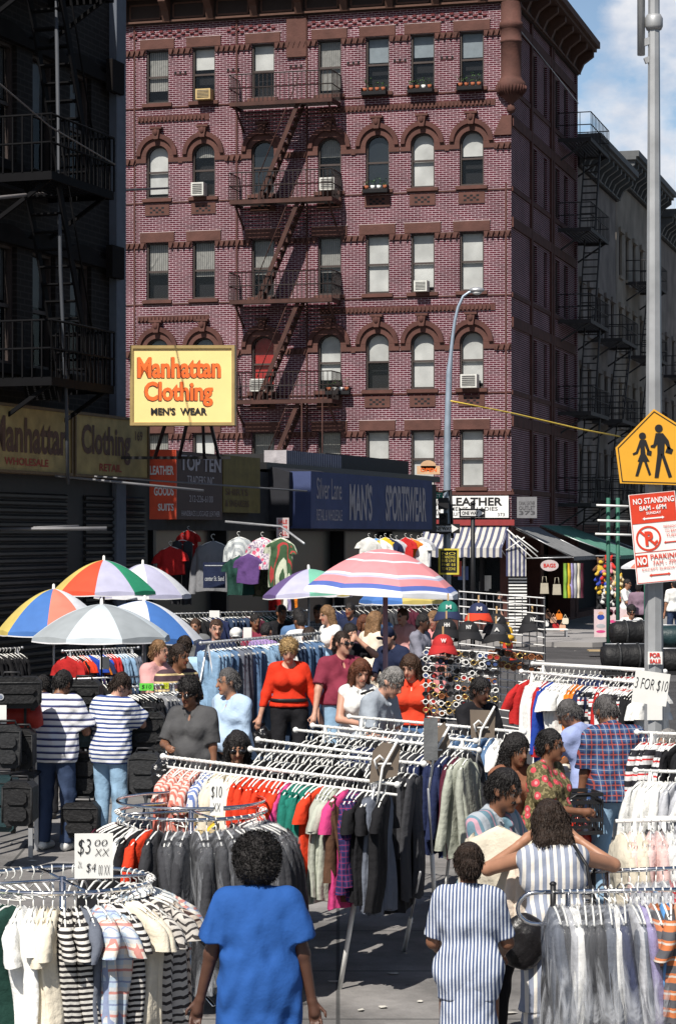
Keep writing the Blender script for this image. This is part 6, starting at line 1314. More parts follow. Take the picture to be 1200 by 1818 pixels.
# jeans rail, back left rails, coats
rail_rack(rp(357, 1142, 165), rp(567, 1124, 153), [(4, 'trousers', 'pale denim', 1.0), (3, 'trousers', 'denim', 1.0), (3, 'trousers', 'slate', 1.0), (4, 'trousers', 'denim', 1.0), (2, 'jacket', 'pale denim', .7), (3, 'trousers', 'pale denim', 1.), (2, 'shirt', 'white', .6), (5, 'trousers', 'dark denim', 1.0), (6, 'trousers', 'denim', 1.0)], 'jeans rail', 'steel rail crowded with hanging jeans behind the scarlet sweater', rail_m=STEEL, r=.017, thick=.04)
rail_rack(rp(112, 1156, 132), rp(246, 1150, 128), [(3, 'shirt', 'red', .6), (1, 'shirt', 'black', .6), (2, 'shirt', 'scarlet', .62), (2, 'shirt', 'royal blue', .62), (1, 'shirt', 'orange', .62), (2, 'shirt', 'navy', .62), (1, 'jacket', 'royal blue', .62), (3, 'jacket', 'red', .5), (4, 'jacket', 'pale denim', .6), (3, 'jacket', 'slate', .6)], 'bright rail under the umbrellas', 'rail of red and blue shirts under the grey umbrella', rail_m=STEEL)
rail_rack(rp(205, 1222, 184), rp(318, 1214, 176), [(5, 'jacket', 'black', .95), (3, 'jacket', 'black', .95), (4, 'trousers', 'grey', .95), (2, 'trousers', 'slate', .95)], 'rail of black coats', 'rail of black coats and grey trousers behind the charcoal jacket', rail_m=STEEL, thick=.05)
rail_rack(rp(120, 1206, 150), rp(330, 1198, 146), [(12, 'jacket', 'black', .8), (4, 'trousers', 'dark denim', .8), (8, 'jacket', 'navy', .8)], 'dark rail by the luggage', 'rail of dark coats behind the two hooped tees', rail_m=STEEL, thick=.05)
rail_rack(rp(300, 1090, 112), rp(545, 1084, 104), [(6, 'jacket', 'black', .8), (5, 'jacket', 'navy', .8), (5, 'trousers', 'dark denim', .9), (3, 'jacket', 'plum', .8), (6, 'jacket', 'dark green', .8), (5, 'jacket', 'charcoal', .8)], 'shaded rail by the shops', 'rail of dark clothes in the shade in front of the shops', rail_m=STEEL, thick=.055)
rail_rack(rp(560, 1078, 98), rp(790, 1072, 92), [(4, 'jacket', 'navy', .8), (6, 'jacket', 'black', .8), (3, 'jacket', 'charcoal', .8), (3, 'jacket', 'plum', .8), (5, 'jacket', 'black', .8)], 'rail behind the crowd', 'rail of dark clothes behind the crowd', rail_m=STEEL, thick=.055)
rail_rack(rp(450, 1205, 150), rp(590, 1200, 146), [(8, 'trousers', 'dark denim', .95), (8, 'trousers', 'denim', .95)], 'lower jeans rail', 'low rail of darker jeans behind the scarlet sweater', rail_m=STEEL, thick=.045)
rail_rack(rp(40, 1150, 120), rp(-60, 1155, 124), [(10, 'jacket', 'black', .9), (3, 'jacket', 'navy', .8)], 'rail at the left edge', 'rail of black jackets at the left edge', rail_m=STEEL, thick=.05)
# right hand racks
rail_rack(rp(925, 1192, 193), rp(1176, 1216, 202), [(1, 'shirt', 'red', .42), (3, 'jacket', 'white', .5), (1, 'jacket', 'red', .5), (1, 'jacket', 'royal blue', .7), (5, 'shirt', 'white', .7), (2, 'jacket', 'orange', .78), (2, 'jacket', 'navy', .75), (2, 'jacket', 'black and red jersey', .75), (1, 'jacket', 'red', .75), (2, 'jacket', 'white', .75), (3, 'jacket', 'black and red jersey', .75), (3, 'jacket', 'black', .7), (3, 'shirt', 'white', .6)], 'white rail of sports shirts', 'white rail of red white and orange sports shirts', thick=.04)
rail_rack(rp(945, 1178, 178), rp(1180, 1192, 184), [(8, 'hanger', '', 0), (6, 'shirt', 'navy', .6), (6, 'shirt', 'black and red jersey', .6), (4, 'shirt', 'white', .6)], 'rail behind the sports shirts', 'white rail with bare hangers behind the sports shirts', thick=.04, r=.02)
rail_rack(rp(1130, 1300, 236), rp(1260, 1306, 240), [(5, 'jacket', 'black and red jersey', .4), (5, 'jacket', 'black', .5)], 'rail past the plaid shirt', 'short rail of dark jerseys past the plaid shirt')
rail_rack(rp(1128, 1368, 250), rp(1270, 1372, 256), [(4, 'jacket', 'white', .6), (2, 'jacket', 'silver', .6), (3, 'shirt', 'white', .6)], 'rail of white clothes', 'rail of white clothes at the right edge behind the black ones')
def loop_end(A, d, m=CHROME, drop=.17):
    pts = [A + d * (-.05 - .1 * math.sin(t)) + Vector((0, 0, -drop / 2 + drop / 2 * math.cos(t))) for t in [math.pi * i / 10 for i in range(11)]]
    return [A] + pts + [A + d * .02 + Vector((0, 0, -drop))]
for (a, c, items, where, lb_, th) in (((1145, 1452, 272), (1290, 1452, 272), [(8, 'jacket', 'black', .8)], 'rail of black suits', 'rail of black suits right of the pale jeans', .045),
   ((1092, 1458, 280), (1290, 1452, 280), [(1, 'jacket', 'cream', .9), (1, 'jacket', 'pale pink', .9), (1, 'jacket', 'cream', .9), (2, 'jacket', 'pale pink', .9, 1), (3, 'jacket', 'white', .9, 1), (3, 'jacket', 'pale pink', .9, 1)], 'rail of pale suits in plastic', 'rail of cream and pink suits in plastic film', .06),
   ((1040, 1548, 306), (1290, 1538, 306), [(5, 'hanger', '', 0), (4, 'jacket', 'silver', .9, 1), (1, 'jacket', 'red', .8, 1), (5, 'jacket', 'white', .9, 1)], 'middle chrome rail', 'chrome rail with a curved end, behind the nearest one', .05),
   ((968, 1584, 330), (1290, 1578, 330), [(1, 'gown', 'slate', 1.1, 1), (1, 'gown', 'charcoal', 1.12, 1), (1, 'gown', 'silver', 1.12, 1), (1, 'gown', 'white', 1.1, 1), (3, 'gown', 'charcoal', 1.15, 1), (1, 'gown', 'slate', 1.1, 1), (1, 'gown', 'white', 1.05, 1), (1, 'gown', 'navy', 1.05, 1), (1, 'gown', 'silver', 1.1, 1), (1, 'gown', 'slate', 1.1), (1, 'gown', 'lavender', 1.1, 1), (1, 'gown', 'orange and grey ikat', 1.1), (1, 'gown', 'sky blue', 1.1), (1, 'dress', 'orange and grey ikat', .6), (1, 'gown', 'peach', 1.1), (2, 'gown', 'brown', 1.1), (3, 'gown', 'silver', 1.1, 1)], 'nearest chrome rail', 'nearest chrome clothes rail of long dresses under plastic film', .042)):
    A_ = rp(*a); B_ = rp(*c); rk = rail_rack(A_, B_, items, where, lb_, rail_m=CHROME if 'chrome' in lb_ else METAL_W, r=.013, thick=th, ends=False, legs=True, a0=.02)
    if 'chrome' in lb_:
        b = MB(); b.M = Matrix.Translation(-rk.location); b.tube(loop_end(A_, (B_ - A_).normalized()), .012, CHROME, 8); b.build('curved_end', rk)
        b = MB(); b.M = Matrix.Translation(-rk.location); b.tube([A_ + Vector((.04, 0, .04)), A_ + Vector((.04, 0, -.2))], .016, BLACK, 8); b.ell(A_ + Vector((.04, 0, .045)), (.02, .02, .014), BLACK, 8, 6); b.build('clamp', rk)
# clothes hanging in front of the shops on the left
for kind, col, L, px, py, s, rz, lb_, sc, th in (('shirt', 'red', .45, 303, 962, 104, 80, 'dusky red shirt on a white hanger in the dark doorway', 1.1, .06), ('jacket', 'grey', .62, 379, 950, 104, 86, 'big grey jacket hanging with its back to the street', 1.4, .09), ('blouse', 'knit white', .55, 424, 945, 106, 84, 'white ribbed sweater hung beside the big grey jacket', 1.05, .07), ('shirt', 'pink floral', .5, 466, 946, 108, 82, 'pink and black floral shirt between the white sweater and the striped shirt', 1.05, .07),
   ('shirt', 'green and white striped', .85, 499, 947, 110, 70, 'long green and white striped shirt, rightmost on the bent bar', .95, .06), ('shirt', 'purple', .5, 443, 975, 108, 75, 'purple cloth hanging under the white sweater', 1.0, .05), ('shirt', 'dark green', .6, 425, 978, 107, 80, 'dark green jacket hanging below the white sweater', 1.1, .06), ('blouse', 'camouflage', .6, 470, 988, 107, 84, 'camouflage jacket hanging under the floral shirt', 1.0, .07),
   ('trousers', 'charcoal', 1.0, 325, 950, 103, 80, 'dark charcoal trousers between the red shirt and the big grey jacket', 1.1, .06), ('shirt', 'red', .8, 335, 935, 102, 60, 'dark red coat in the shadow beside the red shirt', .8, .06)):
    g = garment(kind, col, L, rp(px, py, s), R(rz), lb_, None, th, False, True, 1, sc)
jb = empty('garment_bag', rp(361, 1044, 106), R(-4), label='navy satchel printed center St Sand over the big grey jacket', cat='bag'); b = MB(); b.box(0, .37, 0, .05, 0, .43, NVY); b.build('body', jb)
b = MB(); text_into(b, 'center St. Sand', .03, .35, .12, .2, mat('dim_white', (.4, .42, .45)), y=-.004, bold=.01); text_into(b, '______', .03, .34, .37, .385, mat('dim_white'), y=-.004); b.build('lettering', jb)
for i, (px, col) in enumerate(((655, 'white'), (667, 'sky blue'), (676, 'white'), (684, 'yellow'), (694, 'navy'), (704, 'silver'), (720, 'red'), (730, 'orange'), (742, 'white'), (750, 'silver'))):
    garment('shirt', col, .62, rp(px, 948 + (i % 3) * 2, 84), R(60 + 20 * (i % 2)), '%s shirt, %s under the long blue sign' % (col, ['leftmost', 'second from left', 'third from left', 'fourth from left', 'fifth from left', 'sixth from left', 'seventh from left', 'eighth from left', 'ninth from left', 'rightmost'][i]), 'shirts under the blue sign', .04, v=i % 5)
for i, (px, col) in enumerate(((487, 'red'), (493, 'brown'), (501, 'white'), (506, 'lavender'), (511, 'black'), (518, 'orange'))):
    garment('tank', col, .42, rp(px, 1052, 96), R(70), '%s scarf like top, %s under the mint umbrella' % (col, ['leftmost', 'second', 'third', 'fourth', 'fifth', 'rightmost'][i]), 'small tops under the mint umbrella', .03, hanger=False, scale=.7)
# ---------------- umbrellas ----------------
def umbrella(px, ya, yr, rad_px, s, cols, label, tilt=0., n=8, pole_m=STEEL, pole_r=.016, hoops=None, rot=0., val=.07, pole_px=None):
    Y = F / s; Rr = rad_px / s; rise = (yr - ya) / s; apex = P(px, ya, Y); g = ground(Y)
    root = empty('umbrella', (apex.x, Y, g), 0, label=label, cat='umbrella'); H = apex.z - g
    T = Matrix.Translation((0, 0, H)) @ Matrix.Rotation(R(tilt), 4, 'Y') @ Matrix.Rotation(R(rot), 4, 'Z')
    b = MB(); b.M = T; seg = 6; lv = len(hoops) if hoops else 12
    mats_ = [mat('canopy_' + c, UC[c], .75, var=.08, vs=5, bump=.35, bs=5) for c in cols]
    prof = lambda u: (Rr * u, -rise * (u ** 1.9 * .8 + u * .2))
    def pt(u, a, k):  # gores sag between ribs
        f = (a % (2 * math.pi / n)) / (2 * math.pi / n); bl_ = math.sin(math.pi * f); rr, z = prof(u); c = 1 - .075 * bl_ * u ** .5; return (rr * c * math.cos(a), rr * c * math.sin(a), z + .02 * bl_ * u)
    for gI in range(n):
        for li in range(lv):
            u0, u1 = li / lv, (li + 1) / lv
            m = mats_[gI % len(cols)]
            if hoops: m = mat('canopy_' + hoops[li], UC[hoops[li]], .75, var=.08, vs=5, bump=.35, bs=5)
            vs = []
            for u in (u0, u1):
                for q in range(seg + 1): vs.append(pt(max(u, .004), 2 * math.pi * (gI + min(q / seg, .9999)) / n, 0))
            b.add(vs, [(q, q + 1, seg + 2 + q, seg + 1 + q) for q in range(seg)], m, True)
        vs = []
        for q in range(seg + 1):
            p = pt(1, 2 * math.pi * (gI + min(q / seg, .9999)) / n, 0); dz = val * (.55 + .45 * math.sin(math.pi * q / seg)); vs += [p, (p[0] * 1.01, p[1] * 1.01, p[2] - dz), (p[0] * 1.012, p[1] * 1.012, p[2] - dz - .015)]
        mv = mat('canopy_' + hoops[-1], UC[hoops[-1]]) if hoops else mats_[gI % len(cols)]
        b.add(vs, [(3 * q, 3 * q + 3, 3 * q + 4, 3 * q + 1) for q in range(seg)], mv, True); b.add(vs, [(3 * q + 1, 3 * q + 4, 3 * q + 5, 3 * q + 2) for q in range(seg)], mat('canopy_edge', (.7, .7, .72)), True)
    b.build('canopy', root)
    for k in range(n):
        a = 2 * math.pi * k / n; b = MB(); b.M = T; b.tube([(prof(u)[0] * math.cos(a), prof(u)[0] * math.sin(a), prof(u)[1] - .012) for u in (.02, .3, .6, 1)], .005, STEEL, 4); b.build('rib', root)
    b = MB(); b.tube([(0, 0, .02), (0, 0, H - .02)], pole_r, pole_m, 8); b.build('pole', root)
    b = MB(); b.M = T; b.lathe([(0, .07), (.018, .06), (.022, .0), (.03, -.01), (0, -.012)], WHITE, 8); b.build('finial', root); return root
UC = {'yellow': (.55, .44, .13), 'red': (.60, .07, .03), 'lilac': (.42, .42, .56), 'green': (.02, .25, .13), 'blue': (.05, .15, .42), 'coral': (.68, .20, .14), 'grey': (.30, .33, .35), 'pale grey': (.50, .56, .60), 'white': (.66, .68, .72), 'purple': (.12, .08, .22), 'mint': (.16, .44, .32), 'rose': (.66, .25, .27), 'navyblue': (.08, .13, .40), 'deep red': (.5, .03, .02)}
umbrella(185, 994, 1050, 92, 117, ['lilac', 'green', 'lilac', 'yellow', 'yellow', 'red', 'lilac', 'green'], 'umbrella with yellow red lilac and green panels, highest on the left', rot=-4)
umbrella(254, 1001, 1056, 86, 109, ['lilac', 'white'], 'silver lilac umbrella behind the multicoloured one', rot=12)
umbrella(96, 1045, 1120, 100, 126, ['white', 'coral', 'yellow', 'blue', 'yellow', 'blue', 'coral', 'white'], 'umbrella with blue yellow and coral panels at the left edge', rot=0)
umbrella(257, 1066, 1128, 112, 138, ['blue', 'white', 'white', 'blue', 'white', 'white', 'blue', 'white'], 'umbrella with blue and white panels right of the grey one', tilt=5, rot=14)
umbrella(181, 1072, 1130, 126, 146, ['grey', 'pale grey'], 'wide grey canvas umbrella in front of the coloured ones', rot=22, pole_m=BLACK, pole_r=.012)
umbrella(548, 1010, 1052, 84, 114, ['purple', 'mint', 'mint', 'purple', 'purple', 'lilac', 'mint', 'mint'], 'purple and mint green umbrella half behind the pink one', rot=0, tilt=-4)
umbrella(592, 1028, 1054, 34, 92, ['yellow', 'white', 'yellow', 'deep red'], 'small yellow umbrella just showing under the pink one', rot=10)
umbrella(712, 1020, 1066, 74, 112, ['deep red', 'green', 'yellow', 'deep red', 'blue', 'blue', 'yellow', 'yellow'], 'umbrella with blue yellow and red panels below the pink striped one', rot=0)
umbrella(684, 974, 1050, 142, 152, ['rose'], 'big pink umbrella with white and blue striped bands in the centre', rot=12, tilt=3, pole_m=mat('mauve_pole', (.36, .22, .26), .6), pole_r=.03, hoops=['rose'] * 7 + ['white'] + ['rose'] * 6 + ['white'] + ['rose'] * 7 + ['white', 'lilac'] + ['rose'] * 3 + ['navyblue', 'navyblue', 'white'], val=.05)
umbrella(1148, 988, 1006, 46, 64, ['coral', 'white', 'coral'], 'small pink and white umbrella behind the tilted parking sign', rot=0)

# ---------------- luggage ----------------
def rbox(b, x0, x1, y0, y1, z0, z1, m, r=.03):
    b.prism([(x0 + r, z0), (x1 - r, z0), (x1, z0 + r), (x1, z1 - r), (x1 - r, z1), (x0 + r, z1), (x0, z1 - r), (x0, z0 + r)], y0, y1, m)
LUG = {'black': mat('luggage_black', (.009, .009, .010), .6, bump=.5), 'dark green': mat('luggage_green', (.012, .035, .04), .5, bump=.3), 'charcoal': mat('luggage_charcoal', (.022, .023, .025), .6, bump=.5), 'red': mat('luggage_red', (.32, .02, .012), .6, bump=.3)}
def suitcase(px, pyb, s, w_, h_, col, label, rz=0., z=None):
    p = rp(px, pyb, s); r = empty('suitcase', p if z is None else (p.x, p.y, z), R(rz), label=label, cat='suitcase'); m = LUG[col]
    b = MB(); rbox(b, -w_ / 2, w_ / 2, -.12, .12, .03, h_, m, .05); b.build('body', r)
    b = MB(); rbox(b, -w_ / 2 + .05, w_ / 2 - .05, -.16, -.121, .08, h_ * .48, m); rbox(b, -w_ / 2 + .05, w_ / 2 - .05, -.15, -.121, h_ * .53, h_ - .08, m); b.build('pocket', r)
    b = MB(); b.tube([(-w_ / 2 + .01, -.125, .06), (-w_ / 2 + .01, -.125, h_ - .05), (w_ / 2 - .01, -.125, h_ - .05), (w_ / 2 - .01, -.125, .06)], .008, LUG['charcoal'], 5); b.build('piping', r)
    b = MB(); b.tube([(-.08, 0, h_), (-.07, 0, h_ + .04), (.07, 0, h_ + .04), (.08, 0, h_)], .011, BLACK, 6); b.build('handle', r)
    b = MB()
    for q in (-1, 1): b.tube([(q * w_ * .35 - .02, 0, .03), (q * w_ * .35 + .02, 0, .03)], .03, BLACK, 8)
    b.build('wheel', r); return r
def duffel(px, py, s, L, r_, col, label, rz=0.):
    r = empty('duffel_bag', rp(px, py, s), R(rz), label=label, cat='bag'); m = LUG[col]; b = MB(); n = 10
    b.tube([(-L / 2 + L * i / n, 0, r_ + .004 * math.sin(i * 2)) for i in range(n + 1)], [r_ * random.uniform(.93, 1.03) * (.8 if i in (0, n) else .96 if i in (1, n - 1) else 1 - .02 * (i % 2)) for i in range(n + 1)], m, 16); b.build('body', r)
    for q in (-1, 1):
        b = MB(); b.tube([(q * L * .2 , -r_ * 1.02 * math.cos(a), r_ + r_ * 1.02 * math.sin(a)) for a in [-1 + 4.2 * i / 12 for i in range(13)]], .014, LUG['charcoal'], 6); b.build('strap', r)
    b = MB(); b.tube([(-L * .45, 0, 2 * r_), (L * .45, 0, 2 * r_)], .006, STEEL, 5); b.build('zip', r); return r
duffel(1122, 1146, 176, .44, .125, 'black', 'black barrel bag on top, left of the grey pole', 12); duffel(1113, 1190, 180, .5, .13, 'black', 'black barrel bag underneath, left of the grey pole', 8)
duffel(1187, 1152, 176, .4, .12, 'dark green', 'dark green barrel bag on top, right of the grey pole', -5); duffel(1190, 1198, 180, .46, .13, 'black', 'black barrel bag underneath, right of the grey pole', 0)
for px, pyb, s, w_, h_, col, lb_ in ((22, 1262, 190, .55, .32, 'black', 'black case with a round badge at the top of the left luggage pile'), (14, 1368, 192, .26, .42, 'charcoal', 'charcoal case standing at the left edge under the red bag'), (40, 1370, 190, .24, .40, 'black', 'black case with an orange zip under the red bag'), (4, 1480, 196, .3, .52, 'dark green', 'dark green case lowest at the left edge'), (36, 1470, 200, .28, .42, 'black', 'black case beside the dark green one on the ground'),
   (150, 1262, 182, .34, .3, 'black', 'black case between the two hooped tees, upper one'), (148, 1330, 184, .3, .36, 'dark green', 'dark green case between the two hooped tees'), (150, 1420, 184, .34, .46, 'black', 'black case between the two hooped tees, middle one'), (146, 1490, 186, .36, .36, 'black', 'black case between the two hooped tees, on the ground'),
   (258, 1412, 190, .3, .4, 'charcoal', 'charcoal case right of the pale jeans'), (292, 1408, 186, .3, .46, 'black', 'black case beside the charcoal one, right of the pale jeans'), (262, 1330, 184, .34, .36, 'black', 'black case stacked above the charcoal one')):
    suitcase(px, pyb, s, w_, h_, col, lb_, random.uniform(-8, 8))
duffel(28, 1294, 188, .5, .125, 'red', 'red duffel bag with black straps in the luggage pile', 4)
bdg = MB(); disc(bdg, (0, 0), .03, 0, .01, mat('badge_silver', (.4, .42, .45), .3)); disc(bdg, (0, 0), .017, -.004, -.001, mat('badge_blue', (.15, .18, .25), .3)); o = bdg.build('badge', label='round silver badge hung on the topmost black case', cat='badge'); o.location = rp(7, 1235, 190) + Vector((0, -.18, 0))
card(-8, 1252, 12, 1285, 192, [], 'white tag on the red duffel bag', R(5))
# low stands the luggage and bags are heaped on
def stand(px0, px1, pyt, s, depth, m, label, name='stall_table', legs=True, cover=None):
    Y = F / s; a, c = P(px0, pyt, Y), P(px1, pyt, Y); g = ground(Y); r = empty(name, (a.x, Y, g), 0, label=label, cat='table'); L = c.x - a.x; h = a.z - g
    b = MB(); b.box(0, L, -.02, depth, h - .03, h, m); b.build('top', r)
    if cover: b = MB(); n = 16; vs = [(L * i / n, -.03 - .02 * math.sin(i * 1.9), z) for i in range(n + 1) for z in (h - .004, h - .45)]; b.add(vs, [(2 * i, 2 * i + 2, 2 * i + 3, 2 * i + 1) for i in range(n)], cover, True); b.build('cloth', r)
    for x in (.04, L - .04):
        for y in (.03, depth - .05): q = MB(); q.box(x - .02, x + .02, y - .02, y + .02, 0, h - .03, STEEL); q.build('leg', r)
    return r
stand(1072, 1235, 1193, 182, .5, BLACK, 'black stand under the barrel bags')
stand(-30, 62, 1376, 190, .5, BLACK, 'low black stand carrying the upper luggage at the left'); stand(118, 180, 1432, 182, .4, BLACK, 'low black stand between the two hooped tees')
stand(-40, 62, 1266, 186, .6, BLACK, 'upper black shelf carrying the topmost black case')
tb = stand(1000, 1075, 1372, 206, .55, WHITE, 'table of trinkets with a white cloth before the floral blouse', cover=WHT)
tb2 = stand(1000, 1110, 1345, 196, .5, WHITE, 'second trinket table just behind the first', cover=CRM)
rr = random.Random(5)
for k in range(34):
    px, py, s = (rr.uniform(1002, 1072), rr.uniform(1358, 1371), 207) if k < 17 else (rr.uniform(1002, 1100), rr.uniform(1330, 1344), 197)
    b = MB(); c_ = rr.choice(('cream', 'white', 'peach', 'brown', 'silver')); mm = mat('trinket_' + c_, NCOL[c_], .4); rad = rr.uniform(.02, .045)
    b.lathe([(0, 0), (rad, 0), (rad * 1.15, rad * .5), (rad, rad), (rad * .4, rad * 1.3), (0, rad * 1.35)], mm, 10); o = b.build('trinket', label='small %s trinket heaped on the tables beside the floral blouse' % c_, cat='trinket', group='trinkets on the two tables'); o.location = P(px, 1372 if k < 17 else 1345, F / s) + Vector((0, rr.uniform(.03, .45), .002))
# milk crate, red and blue plastic bags
cr = empty('milk_crate', rp(1022, 1478, 225), R(12), label='black plastic milk crate of lattice sides below the trinket tables', cat='crate')
b = MB(); CRB = mat('crate_black', (.02, .02, .022), .4)
for z in (0, .1, .24, .3): b.box(-.17, .17, -.17, -.155, z, z + .03, CRB); b.box(-.17, .17, .155, .17, z, z + .03, CRB); b.box(-.17, -.155, -.154, .154, z, z + .03, CRB); b.box(.155, .17, -.154, .154, z, z + .03, CRB)
for i in range(7):
    x = -.165 + i * .055
    for q in (-1, 1): b.bar((x, -.163, .02), (x + .05 * q if abs(x + .05 * q) < .17 else x, -.163, .28), .01, .006, CRB); b.bar((x, .163, .02), (x, .163, .28), .01, .006, CRB); b.bar((q * .163, x, .02), (q * .163, x, .28), .01, .006, CRB)
b.box(-.16, .16, -.16, .16, .0, .012, CRB); b.build('lattice', cr)
b = MB(); b.tube([(-.15, -.175, .26), (-.05, -.18, .32), (.05, -.18, .32), (.15, -.175, .26)], .008, CRB, 5); b.build('handle', cr)
def plastic_bag(pos, m, h, w_, label, seed):
    r = empty('plastic_bag', pos, 0, label=label, cat='bag'); v = Vol(); v.ell((0, 0, -h * .6), (w_, w_ * .6, h * .42), k=.05); v.cap((0, 0, -.02), (0, 0, -h * .4), .015, w_ * .6, k=.05)
    link('sack', v.mesh('bag', [m], .011, wrinkle=.011, seed=seed, wf=(16, 16, 12)), r); b = MB(); b.tube([(-.03, 0, -.06), (-.02, 0, .0), (0, 0, .03), (.02, 0, 0), (.03, 0, -.06)], .006, m, 5); b.build('handle', r)
plastic_bag(hand(m7, 1) + Vector((0, 0, -.06)), mat('red_plastic', (.62, .035, .015), .25, var=.1, bump=.6, bs=25, spec=.7), .42, .14, 'shiny red plastic bag held in the left hand of the plaid shirt', 1)
plastic_bag(hand(m7, 0) + Vector((0, 0, -.06)), mat('blue_plastic', (.02, .05, .32), .3, var=.15, bump=.5, bs=20, spec=.6), .45, .13, 'blue plastic bag held in the right hand of the plaid shirt', 2)
plastic_bag(hand(p10, 0) + Vector((0, 0, .0)), mat('black_plastic', (.012, .012, .014), .25, bump=.6, bs=25, spec=.7), .4, .15, 'shiny black bag held by the charcoal jacket', 3)
plastic_bag(hand(w13, 0) + Vector((0.02, .05, -.05)), mat('black_plastic'), .38, .11, 'small black handbag beside the scarlet sweater', 4)
def strap(root, pts, m, name='bag_strap'):
    b = MB(); b.tube([Vector(p) for p in pts], .011, m, 6); b.build(name, root)
strap(w3, [(-.1, .06, 1.47), (-.16, .14, 1.36), (-.19, .16, 1.15), (-.22, .1, .95)], BLACK); strap(m16, [(.1, .12, 1.42), (.13, .02, 1.46), (.12, -.14, 1.33), (0, -.2, 1.15), (-.1, -.16, 1.0)], BLACK)
# shoulder bag on the striped dress, cream garment in the moustached man's hands
v = Vol(); v.ell((0, 0, 0), (.14, .07, .16), k=.03); link('shoulder_bag', v.mesh('bag', [mat('bag_leather', (.012, .011, .012), .35, bump=.3)], .012, wrinkle=.006, seed=2), None, wpos(w3, (.22, .12, .92)), label='black leather shoulder bag hanging against the striped dress', cat='bag')
g1 = garment('jacket', 'cream', .72, rp(884, 1445, 303), R(68), 'cream jacket held up by the moustached man', None, .07, False, False, 2, 1.0)
g2 = garment('jacket', 'cream', .5, wpos(w3, (.0, -.36, 1.52)), R(100), 'pale cream garment held up by the striped dress', None, .06, False, False, 3, .9); g2.color = (.72, .62, .52, 1)
# ---------------- cap and sunglasses grid ----------------
def grid_panel(A, B, h, label, nx, nz):
    A = Vector(A); B = Vector(B); d = B - A; r = empty('wire_grid', (A.x, A.y, ground(A.y)), 0, label=label, cat='display grid'); z0 = A.z - h; b = MB(); b.M = Matrix.Translation(-r.location)
    for i in range(nz + 1): z = h * i / nz; b.tube([A - Vector((0, 0, z)), B - Vector((0, 0, z))], .0075, METAL_W, 4, cap=False)
    b.build('cross_wires', r); b = MB(); b.M = Matrix.Translation(-r.location)
    for i in range(nx + 1): p = A + d * i / nx; b.tube([p + Vector((0, .012, 0)), p - Vector((0, -.012, h))], .005, mat('shaded_wire', (.12, .12, .13), .5), 4, cap=False)
    b.build('upright_wires', r)
    for p in (A, B): q = MB(); q.M = Matrix.Translation(-r.location); q.tube([p + Vector((0, .03, .02)), Vector((p.x, p.y + .03, ground(p.y)))], .014, BLACK, 6); q.build('post', r)
GA, GB = rp(815, 1050, 162), rp(966, 1062, 172); grid_panel(GA, GB, 1.55, 'tall white wire grid the caps hang on', 12, 19)
GC, GD_ = rp(756, 1150, 176), rp(882, 1160, 180); grid_panel(GC, GD_, 1.0, 'low wire grid covered with rows of sunglasses', 10, 13)
def capobj(px, py, s, col, brim, label, txt=None, rz=0, clip=True):
    p = rp(px, py, s); r = empty('baseball_cap', p, R(rz), label=label, cat='cap'); m = mat('cap_' + col, NCOL.get(col, (.1, .1, .1)), .8, bump=.2); mb_ = mat('cap_' + brim, NCOL.get(brim, (.1, .1, .1)), .8, bump=.2)
    b = MB(); n, lv = 16, 8; b.lathe([(.11 * math.sin(math.pi / 2 * (1 - i / lv)) , .115 * math.cos(math.pi / 2 * (1 - i / lv))) for i in range(lv + 1)], m, n, sy=1.1); b.build('crown', r)
    b = MB(); vs = []
    for j in range(3):
        for i in range(11): a = math.pi + math.pi * i / 10; rr_ = .11 + .045 * j; vs.append((rr_ * math.cos(a) * (1 - .12 * j), rr_ * math.sin(a) * 1.1, .004 - .028 * j - .02 * abs(math.cos(a)) * j))
    top = len(vs); vs += [(x, y, z - .008) for x, y, z in vs]
    fs = [(j * 11 + i, j * 11 + i + 1, j * 11 + 12 + i, j * 11 + 11 + i) for j in range(2) for i in range(10)]; fs += [tuple(top + q for q in f[::-1]) for f in fs]; fs += [(22 + i, 23 + i, top + 23 + i, top + 22 + i) for i in range(10)]
    b.add(vs, fs, mb_, True); b.build('brim', r)
    b = MB(); b.ell((0, 0, .115), (.008, .008, .005), mb_, 6, 4); b.build('button', r)
    if txt: b = MB(); text_into(b, txt, -.028, .028, .035, .075, txt_m.get(label[:4], WHITE), y=-.122, bold=.04); b.build('lettering', r)
    if clip: b = MB(); b.box(-.008, .008, -.02, .0, .1, .19, mat('clothes_peg', (.5, .33, .16))); b.build('peg', r)
    return r
txt_m = {'red ': WHITE}
for a in ((795, 1086, 172, 'teal', 'navy', 'teal cap with a navy brim clipped under the pink umbrella', 'M'), (849, 1089, 170, 'navy', 'scarlet', 'navy cap with a bright orange brim', 'M'), (792, 1118, 176, 'black', 'black', 'black cap with a red and white badge, left of the NY one', 'HH'), (831, 1122, 176, 'black', 'black', 'black cap with a white NY badge in the middle of the grid', 'NY'),
          (786, 1146, 178, 'red', 'red', 'bright red cap lowest at the left of the grid', 'W'), (881, 1108, 168, 'black', 'black', 'black cap with a red badge on the grid', 'V'), (944, 1108, 170, 'black', 'black', 'black cap with white NY letters at the right end of the grid', 'NY'), (880, 1126, 170, 'charcoal', 'black', 'charcoal cap just under the black one with a red badge', 'A')):
    capobj(*a)
LENS = [mat('lens_black', (.01, .01, .012), .15, spec=.8), mat('lens_brown', (.12, .04, .015), .15, spec=.8), mat('lens_red', (.35, .03, .03), .2), mat('lens_blue', (.05, .08, .2), .15)]
FRM = [WHITE, BLACK, mat('frame_tortoise', (.25, .09, .03), .3), mat('frame_gold', (.6, .42, .15), .3, .8)]
gm = {}
